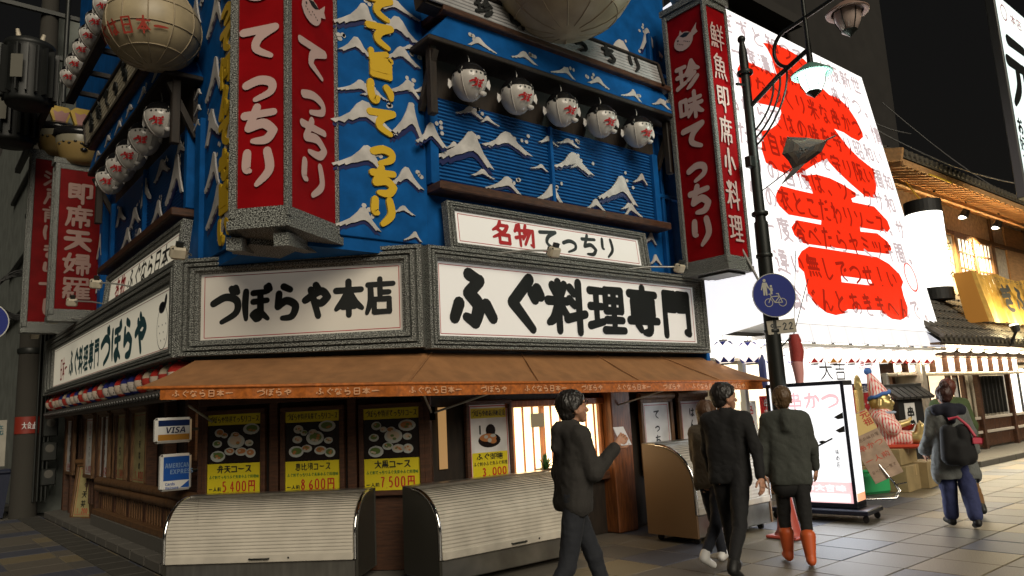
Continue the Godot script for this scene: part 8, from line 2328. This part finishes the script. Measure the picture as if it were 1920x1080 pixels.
func person(pos: Vector3, theta: float, h: float, label: String, po: Dictionary, cl: Dictionary) -> Node3D:
	var th = deg_to_rad(theta)
	var dir = Vector3(0.639, 0, -0.769) * cos(th) + Vector3(0.769, 0, 0.639) * sin(th)
	var o = thing("person", label, "person", Transform3D(Basis(Vector3.UP, atan2(dir.x, dir.z)), pos))
	var k = h / 1.7
	var lean: float = po.get("lean", 0.03)
	var hips = [Vector3(0.088, 0.90, 0), Vector3(-0.088, 0.90, 0)]
	var knees = []
	var ankles = []
	var toes = []
	for i in 2:
		var a: float = deg_to_rad(po.thigh[i])
		var f: float = deg_to_rad(po.knee[i])
		var kn: Vector3 = hips[i] + Vector3(0, -cos(a), sin(a)) * 0.43
		var an: Vector3 = kn + Vector3(0, -cos(a - f), sin(a - f)) * 0.41
		var ft: float = deg_to_rad(po.foot[i])
		knees.append(kn); ankles.append(an); toes.append(an + Vector3(0.02 * (1 - 2 * i), -0.045 * cos(ft) + 0.15 * sin(ft), 0.15 * cos(ft) + 0.045 * sin(ft)))
	var low: float = minf(minf(ankles[0].y - 0.075, ankles[1].y - 0.075), minf(toes[0].y, toes[1].y) - 0.032)
	var up = Vector3(0, -low, 0)
	var J = func(v: Vector3) -> Vector3: return (v + up) * k
	var sh = [Vector3(0.175, 1.385, lean), Vector3(-0.175, 1.385, lean)]
	var el = []
	var wr = []
	for i in 2:
		var a: float = deg_to_rad(po.arm[i])
		var f: float = deg_to_rad(po.elbow[i])
		var out: float = po.out[i] * (1 - 2 * i)
		var inn: float = po.get("inn", [0.0, 0.0])[i] * (1 - 2 * i)
		var e: Vector3 = sh[i] + Vector3(out, -cos(a), sin(a)).normalized() * 0.285
		el.append(e); wr.append(e + Vector3(out * 0.4 - inn, -cos(a + f), sin(a + f)).normalized() * 0.245)
	# clothes
	var up_c: float = cl.get("bulk", 0.02)
	var hem: float = cl.get("hem", 0.86)
	var fl: float = cl.get("flare", 0.0)
	var top = []
	for s in [1.0, -1.0]:
		top.append([J.call(Vector3(0.10 * s, 1.36, lean)), J.call(Vector3(0.085 * s, 1.10, lean * 0.5)), (0.092 + up_c) * k, (0.090 + up_c) * k])
		top.append([J.call(Vector3(0.085 * s, 1.10, lean * 0.5)), J.call(Vector3((0.085 + fl) * s, hem, 0)), (0.090 + up_c) * k, (0.098 + up_c + fl * 0.5) * k])
	top.append([J.call(Vector3(0.16, 1.395, lean)), J.call(Vector3(-0.16, 1.395, lean)), 0.062 * k, 0.062 * k])
	top.append([J.call(Vector3(0, 1.30, lean)), J.call(Vector3(0, hem + 0.02, 0)), (0.10 + up_c) * k, (0.10 + up_c) * k])
	top.append([J.call(Vector3(0, 1.40, lean - 0.01)), J.call(Vector3(0, 1.455, lean)), 0.075 * k, 0.064 * k])
	for i in 2:
		var c: float = cl.get("sleeve", 1.0)
		top.append([J.call(sh[i]), J.call(el[i]), (0.056 + up_c * 0.5) * k, (0.048 + up_c * 0.5) * k])
		var we: Vector3 = el[i].lerp(wr[i], 0.96 * c)
		if c > 0.1: top.append([J.call(el[i]), J.call(we), (0.048 + up_c * 0.5) * k, (0.038 + up_c * 0.5 + cl.get("cuff", 0.0)) * k])
	if cl.get("hood", false):
		top.append([J.call(Vector3(0.08, 1.42, lean - 0.06)), J.call(Vector3(-0.08, 1.42, lean - 0.06)), 0.055 * k, 0.055 * k])
		top.append([J.call(Vector3(0, 1.42, lean - 0.09)), J.call(Vector3(0, 1.30, lean - 0.13)), 0.075 * k, 0.045 * k])
	var b = MB.new(); blob(b, top, 0.0155, 0.035)
	# folds: push the cloth in and out along its normal
	var fz = FastNoiseLite.new(); fz.seed = int(h * 1000); fz.frequency = 5.0
	var keep = b.v.duplicate()
	for i in b.v.size():
		var p = keep[i]
		b.v[i] = p + b.n[i] * (fz.get_noise_3d(p.x * 1.3, p.y * 0.7, p.z * 1.3) * 0.013 + (0.5 - absf(fz.get_noise_3d(p.x * 1.6 + p.y, p.y * 2.6 - p.x, p.z * 1.6 + 9.0)) * 2.0) * 0.0045)
	var cut: float = (hem - 0.05 - low) * k          # a straight hem
	for i in b.v.size():
		var p = b.v[i]
		if p.y < cut and absf(p.x) < (0.165 + fl) * k: b.v[i].y = cut
	b.renormal()
	part(o, cl.get("top_name", "jacket"), b, cl.top)
	if cl.has("band"):
		var bd = MB.new()
		for s in [1.0, -1.0]: pass
		blob(bd, [[J.call(Vector3(0.085 + fl, hem - 0.075, 0)), J.call(Vector3(-0.085 - fl, hem - 0.075, 0)), (0.090 + up_c * 0.6) * k, (0.090 + up_c * 0.6) * k]], 0.012, 0.02)
		part(o, cl.get("band_name", "hem_band"), bd, cl.band)
	var le = []
	var wide: float = cl.get("wide", 0.0)
	for i in 2:
		le.append([J.call(hips[i] + Vector3(0, 0.06, 0)), J.call(knees[i]), (0.092 + wide * 0.5) * k, (0.064 + wide) * k])
		le.append([J.call(knees[i]), J.call(knees[i].lerp(ankles[i], cl.get("leg", 0.98))), (0.062 + wide) * k, (0.046 + wide * 1.2) * k])
	le.append([J.call(Vector3(0.06, 0.95, 0)), J.call(Vector3(-0.06, 0.95, 0)), 0.105 * k, 0.105 * k])
	b = MB.new(); blob(b, le, 0.0155, 0.025)
	keep = b.v.duplicate()
	for i in b.v.size():
		var p = keep[i]
		b.v[i] = p + b.n[i] * (fz.get_noise_3d(p.x * 1.6, p.y * 0.6, p.z * 1.6 + 3.0) * 0.012 + (0.5 - absf(fz.get_noise_3d(p.x * 1.5, p.y * 2.8, p.z * 1.5 + 5.0)) * 2.0) * 0.004)
	b.renormal()
	part(o, cl.get("legs_name", "trousers"), b, cl.legs)
	for i in 2:
		b = MB.new()
		var bt: float = cl.get("boot", 0.0)
		var sc = [[J.call(ankles[i] + Vector3(0, -0.028, -0.025)), J.call(toes[i] + Vector3(0, 0.006, 0.01)), 0.044 * k, 0.034 * k], [J.call(ankles[i]), J.call(ankles[i].lerp(knees[i], 0.06 + bt)), 0.048 * k, (0.048 + bt * 0.06) * k]]
		blob(b, sc, 0.010, 0.02)
		part(o, "boot" if bt > 0 else "shoe", b, cl.shoes)
	# body with head and hands
	var body = []
	for s in [1.0, -1.0]:
		body.append([J.call(Vector3(0.08 * s, 1.34, lean)), J.call(Vector3(0.07 * s, 0.95, 0)), 0.085 * k, 0.09 * k])
	for i in 2:
		body.append([J.call(hips[i]), J.call(knees[i]), 0.075 * k, 0.05 * k]); body.append([J.call(knees[i]), J.call(ankles[i]), 0.048 * k, 0.034 * k])
		body.append([J.call(sh[i]), J.call(el[i]), 0.045 * k, 0.038 * k]); body.append([J.call(el[i]), J.call(wr[i]), 0.037 * k, 0.025 * k])
	body.append([J.call(Vector3(0, 1.38, lean - 0.01)), J.call(Vector3(0, 1.50, lean + 0.01)), 0.055 * k, 0.052 * k])
	b = MB.new(); blob(b, body, 0.019, 0.03)
	var hx = Transform3D(Basis(Vector3.UP, -deg_to_rad(po.get("turn", 0.0))) * Basis(Vector3.RIGHT, deg_to_rad(po.get("nod", 0.0))), J.call(Vector3(0, 1.585, lean + 0.02)))
	var H = func(x: float, y: float, z: float) -> Vector3: return hx * (Vector3(x, y, z) * k)
	blob(b, [[H.call(0, 0.02, -0.022), H.call(0, 0.03, 0.012), 0.086 * k, 0.080 * k], [H.call(0.022, -0.03, 0.03), H.call(0.012, -0.085, 0.058), 0.056 * k, 0.030 * k], [H.call(-0.022, -0.03, 0.03), H.call(-0.012, -0.085, 0.058), 0.056 * k, 0.030 * k], [H.call(0, 0.005, 0.085), H.call(0, -0.032, 0.107), 0.010 * k, 0.0145 * k], [H.call(0.034, 0.022, 0.072), H.call(-0.034, 0.022, 0.072), 0.018 * k, 0.018 * k], [H.call(0.016, -0.062, 0.083), H.call(-0.016, -0.062, 0.083), 0.010 * k, 0.010 * k],
		[H.call(0.078, -0.005, -0.008), H.call(0.088, -0.035, -0.008), 0.016 * k, 0.011 * k], [H.call(-0.078, -0.005, -0.008), H.call(-0.088, -0.035, -0.008), 0.016 * k, 0.011 * k], [H.call(0, -0.06, -0.02), H.call(0, -0.16, -0.03), 0.05 * k, 0.053 * k]], 0.0075, 0.018)
	for i in 2:
		var d: Vector3 = (wr[i] - el[i]).normalized()
		hand(b, J.call(wr[i]), d, Vector3(-1.0 + 2.0 * i, 0, 0.25), 1.0 if i == 0 else -1.0, po.get("curl", [0.35, 0.35])[i], k)
	part(o, "body", b, cl.skin)
	var ey = MB.new()
	for s in [1.0, -1.0]:
		ey.xf = hx
		ey.ball(Vector3(0.034 * s, 0.004, 0.082) * k, Vector3(0.012, 0.007, 0.008) * k, 8, 5)
		ey.ball(Vector3(0.036 * s, 0.032, 0.086) * k, Vector3(0.020, 0.004, 0.006) * k, 8, 4)
	ey.ball(Vector3(0, -0.061, 0.0925) * k, Vector3(0.022, 0.0025, 0.003) * k, 8, 4)
	part(o, "face_features", ey, mat("eye_dark", Color(0.02, 0.012, 0.01), 0.4))
	var hr = []
	hr.append([H.call(0, 0.05, -0.03), H.call(0, 0.055, 0.005), 0.093 * k, 0.084 * k])
	hr.append([H.call(0, 0.02, -0.05), H.call(0, -0.03, -0.048), 0.084 * k, 0.070 * k])
	for s in [1.0, -1.0]: hr.append([H.call(0.055 * s, 0.045, 0.035), H.call(0.075 * s, -0.005, -0.015), 0.030 * k, 0.022 * k])
	if cl.get("fringe", true): hr.append([H.call(0.04, 0.072, 0.058), H.call(-0.04, 0.072, 0.058), 0.024 * k, 0.024 * k])
	if cl.get("bun", false): hr.append([H.call(0, 0.12, -0.07), H.call(0.01, 0.135, -0.085), 0.055 * k, 0.05 * k])
	if cl.get("long", false):
		for s in [1.0, 0.0, -1.0]: hr.append([H.call(0.05 * s, 0.0, -0.05), H.call(0.055 * s, -0.10, -0.055), 0.05 * k, 0.035 * k])
	b = MB.new(); blob(b, hr, 0.0065, 0.02)
	keep = b.v.duplicate()
	var hz = FastNoiseLite.new(); hz.seed = 5; hz.frequency = 14.0
	for i in b.v.size():
		var p = keep[i]
		var d = hz.get_noise_3d(p.x * 3.0, p.y * 0.7, p.z * 3.0) * 0.007 + hz.get_noise_3d(p.x * 7.0, p.y * 1.2, p.z * 7.0 + 4.0) * 0.004
		b.v[i] = p + b.n[i] * d
	b.renormal()
	part(o, "hair", b, cl.hair)
	return o

func cloth(called: String, c: Color) -> StandardMaterial3D:
	var m = mat(called, c, 0.85, 0.0, T.fabric, Vector3(2.5, 2.5, 2.5), 0.03)
	m.rim_enabled = true; m.rim = 0.25; m.rim_tint = 0.6
	return m
func people():
	var skin = mat("skin", Color(0.42, 0.22, 0.14), 0.55)
	skin.subsurf_scatter_enabled = true; skin.subsurf_scatter_strength = 0.1
	var black_hair = mat("black_hair", Color(0.010, 0.008, 0.007), 0.45)
	var man = person(Vector3(3.93, 0, -4.16), 72.0, 1.72, "man in dark grey jacket and jeans walking right, wearing glasses and holding a paper", {
		"thigh": [24.0, -14.0], "knee": [6.0, 22.0], "foot": [12.0, -22.0], "arm": [-8.0, 14.0], "elbow": [22.0, 122.0], "out": [0.12, 0.12], "turn": 4.0, "nod": -6.0, "curl": [0.4, 0.75]},
		{"skin": skin, "top": cloth("jacket_grey", Color(0.042, 0.038, 0.034)), "legs": cloth("jeans_dark", Color(0.022, 0.026, 0.036)), "shoes": mats.black, "hair": black_hair, "hem": 0.90, "bulk": 0.014, "hood": true, "cuff": 0.004})
	var gm = MB.new()
	for s in [1.0, -1.0]:
		var p = []
		for i in 13: p.append(Vector3(0.036 * s + 0.026 * cos(TAU * i / 12), 1.60 + 0.019 * sin(TAU * i / 12), 0.148))
		gm.tube(p, 0.003, 5, false)
		gm.tube([Vector3(0.062 * s, 1.605, 0.145), Vector3(0.092 * s, 1.607, 0.03)], 0.003, 5)
	gm.tube([Vector3(0.012, 1.603, 0.15), Vector3(-0.012, 1.603, 0.15)], 0.003, 5)
	var gl = part(man, "glasses", gm, mats.black)
	gl.position = Vector3(0, 0.017, 0.0)
	var pp = MB.new()
	pp.xf = Transform3D(Basis(Vector3.UP, -1.2) * Basis(Vector3.RIGHT, -0.5), Vector3(-0.20, 1.36, 0.345)); pp.box(Vector3.ZERO, Vector3(0.11, 0.15, 0.004))
	single("paper_sheet", pp, mat("paper_grey", Color(0.62, 0.62, 0.66), 0.5), "small pale paper held up by the walking man in glasses", "paper", man.transform)
	person(Vector3(5.96, 0, -4.20), 32.0, 1.74, "tall person in black jacket and black trousers walking away, face turned right", {
		"thigh": [16.0, -20.0], "knee": [4.0, 26.0], "foot": [8.0, -30.0], "arm": [14.0, -20.0], "elbow": [16.0, 6.0], "out": [0.16, 0.34], "turn": 50.0},
		{"skin": skin, "top": cloth("jacket_black", Color(0.008, 0.008, 0.009)), "legs": cloth("trousers_black", Color(0.007, 0.007, 0.009)), "shoes": mats.black, "hair": black_hair, "hem": 0.88, "bulk": 0.010})
	person(Vector3(6.30, 0, -4.66), 42.0, 1.60, "brown haired person in tan shirt half hidden behind the tall figure in black", {
		"thigh": [20.0, -18.0], "knee": [4.0, 30.0], "foot": [8.0, -30.0], "arm": [10.0, -14.0], "elbow": [18.0, 8.0], "out": [0.14, 0.14], "turn": 20.0},
		{"skin": skin, "top": cloth("shirt_tan", Color(0.20, 0.16, 0.11)), "top_name": "shirt", "sleeve": 0.0, "legs": cloth("jeans_navy", Color(0.012, 0.016, 0.03)), "shoes": mats.panel, "hair": mat("brown_hair", Color(0.07, 0.032, 0.014), 0.5), "hem": 0.86, "bulk": 0.016, "long": true})
	person(Vector3(6.83, 0, -4.12), 14.0, 1.66, "person in grey green hoodie, black leggings and orange boots seen from behind", {
		"thigh": [14.0, -10.0], "knee": [16.0, 6.0], "foot": [0.0, -8.0], "arm": [-6.0, 10.0], "elbow": [10.0, 14.0], "out": [0.20, 0.24]},
		{"skin": skin, "top": cloth("hoodie", Color(0.070, 0.078, 0.066)), "top_name": "hoodie", "legs": cloth("leggings", Color(0.008, 0.008, 0.008)), "legs_name": "leggings", "shoes": mat("boot_orange", Color(0.52, 0.09, 0.02), 0.5), "boot": 0.42, "hair": mat("light_brown_hair", Color(0.085, 0.046, 0.018), 0.5), "hem": 0.80, "bulk": 0.024, "hood": true, "band": cloth("shorts_black", Color(0.008, 0.008, 0.008)), "band_name": "shorts", "leg": 0.8})
	var w = person(Vector3(9.66, 0, -3.70), 12.0, 1.60, "woman with bun in long grey cardigan and blue wide trousers walking away", {
		"thigh": [9.0, -9.0], "knee": [4.0, 12.0], "foot": [6.0, -14.0], "arm": [4.0, 8.0], "elbow": [30.0, 14.0], "out": [0.22, 0.30]},
		{"skin": skin, "top": cloth("cardigan", Color(0.22, 0.235, 0.225)), "top_name": "cardigan", "legs": cloth("trousers_blue", Color(0.045, 0.06, 0.19)), "shoes": mats.black, "hair": mat("red_brown_hair", Color(0.045, 0.014, 0.010), 0.5), "hem": 0.62, "bulk": 0.022, "flare": 0.05, "cuff": 0.03, "wide": 0.03, "leg": 0.84, "bun": true, "fringe": false})
	var nk = MB.new()
	blob(nk, [[Vector3(0.12, 1.34, -0.03), Vector3(-0.12, 1.34, -0.03), 0.075, 0.075], [Vector3(0, 1.34, -0.06), Vector3(0, 1.22, -0.12), 0.09, 0.04]], 0.014, 0.03)
	part(w, "navy_scarf", nk, cloth("scarf_navy", Color(0.012, 0.014, 0.032)))
	var bp = thing("backpack", "black backpack with a pink strap on the woman in the grey cardigan", "bag", w.transform)
	var bb = MB.new()
	blob(bb, [[Vector3(0.09, 1.10, -0.20), Vector3(0.10, 0.82, -0.22), 0.08, 0.10], [Vector3(-0.06, 1.10, -0.20), Vector3(-0.08, 0.82, -0.22), 0.08, 0.10], [Vector3(0.02, 0.92, -0.27), Vector3(0.02, 0.80, -0.27), 0.08, 0.09]], 0.014, 0.04)
	part(bp, "bag_body", bb, cloth("bag_black", Color(0.008, 0.008, 0.009)))
	var ps = MB.new(); ps.tube([Vector3(0.06, 1.24, -0.19), Vector3(-0.03, 1.26, -0.21), Vector3(-0.11, 1.16, -0.26), Vector3(-0.17, 1.02, -0.28)], 0.018, 6); ps.poly(PackedVector2Array([V(-0.24, 1.02), V(-0.14, 1.05), V(-0.12, 0.96), V(-0.22, 0.95)]), -0.29, 0.02)
	ps.box(Vector3(-0.17, 0.99, -0.30), Vector3(0.10, 0.07, 0.02), 0.008)
	part(bp, "pink_strap", ps, mat("strap_pink", Color(0.55, 0.06, 0.10), 0.5))
	person(Vector3(10.66, 0, -4.03), 10.0, 1.70, "red haired person in green top and ochre trousers hidden behind the woman with the backpack", {
		"thigh": [12.0, -12.0], "knee": [4.0, 16.0], "foot": [4.0, -16.0], "arm": [6.0, -6.0], "elbow": [12.0, 14.0], "out": [0.16, 0.16]},
		{"skin": skin, "top": cloth("top_green", Color(0.10, 0.15, 0.05)), "top_name": "shirt", "legs": cloth("trousers_ochre", Color(0.30, 0.15, 0.05)), "shoes": mats.dark_metal, "hair": mat("red_hair", Color(0.11, 0.022, 0.010), 0.5), "hem": 0.86, "bulk": 0.02})
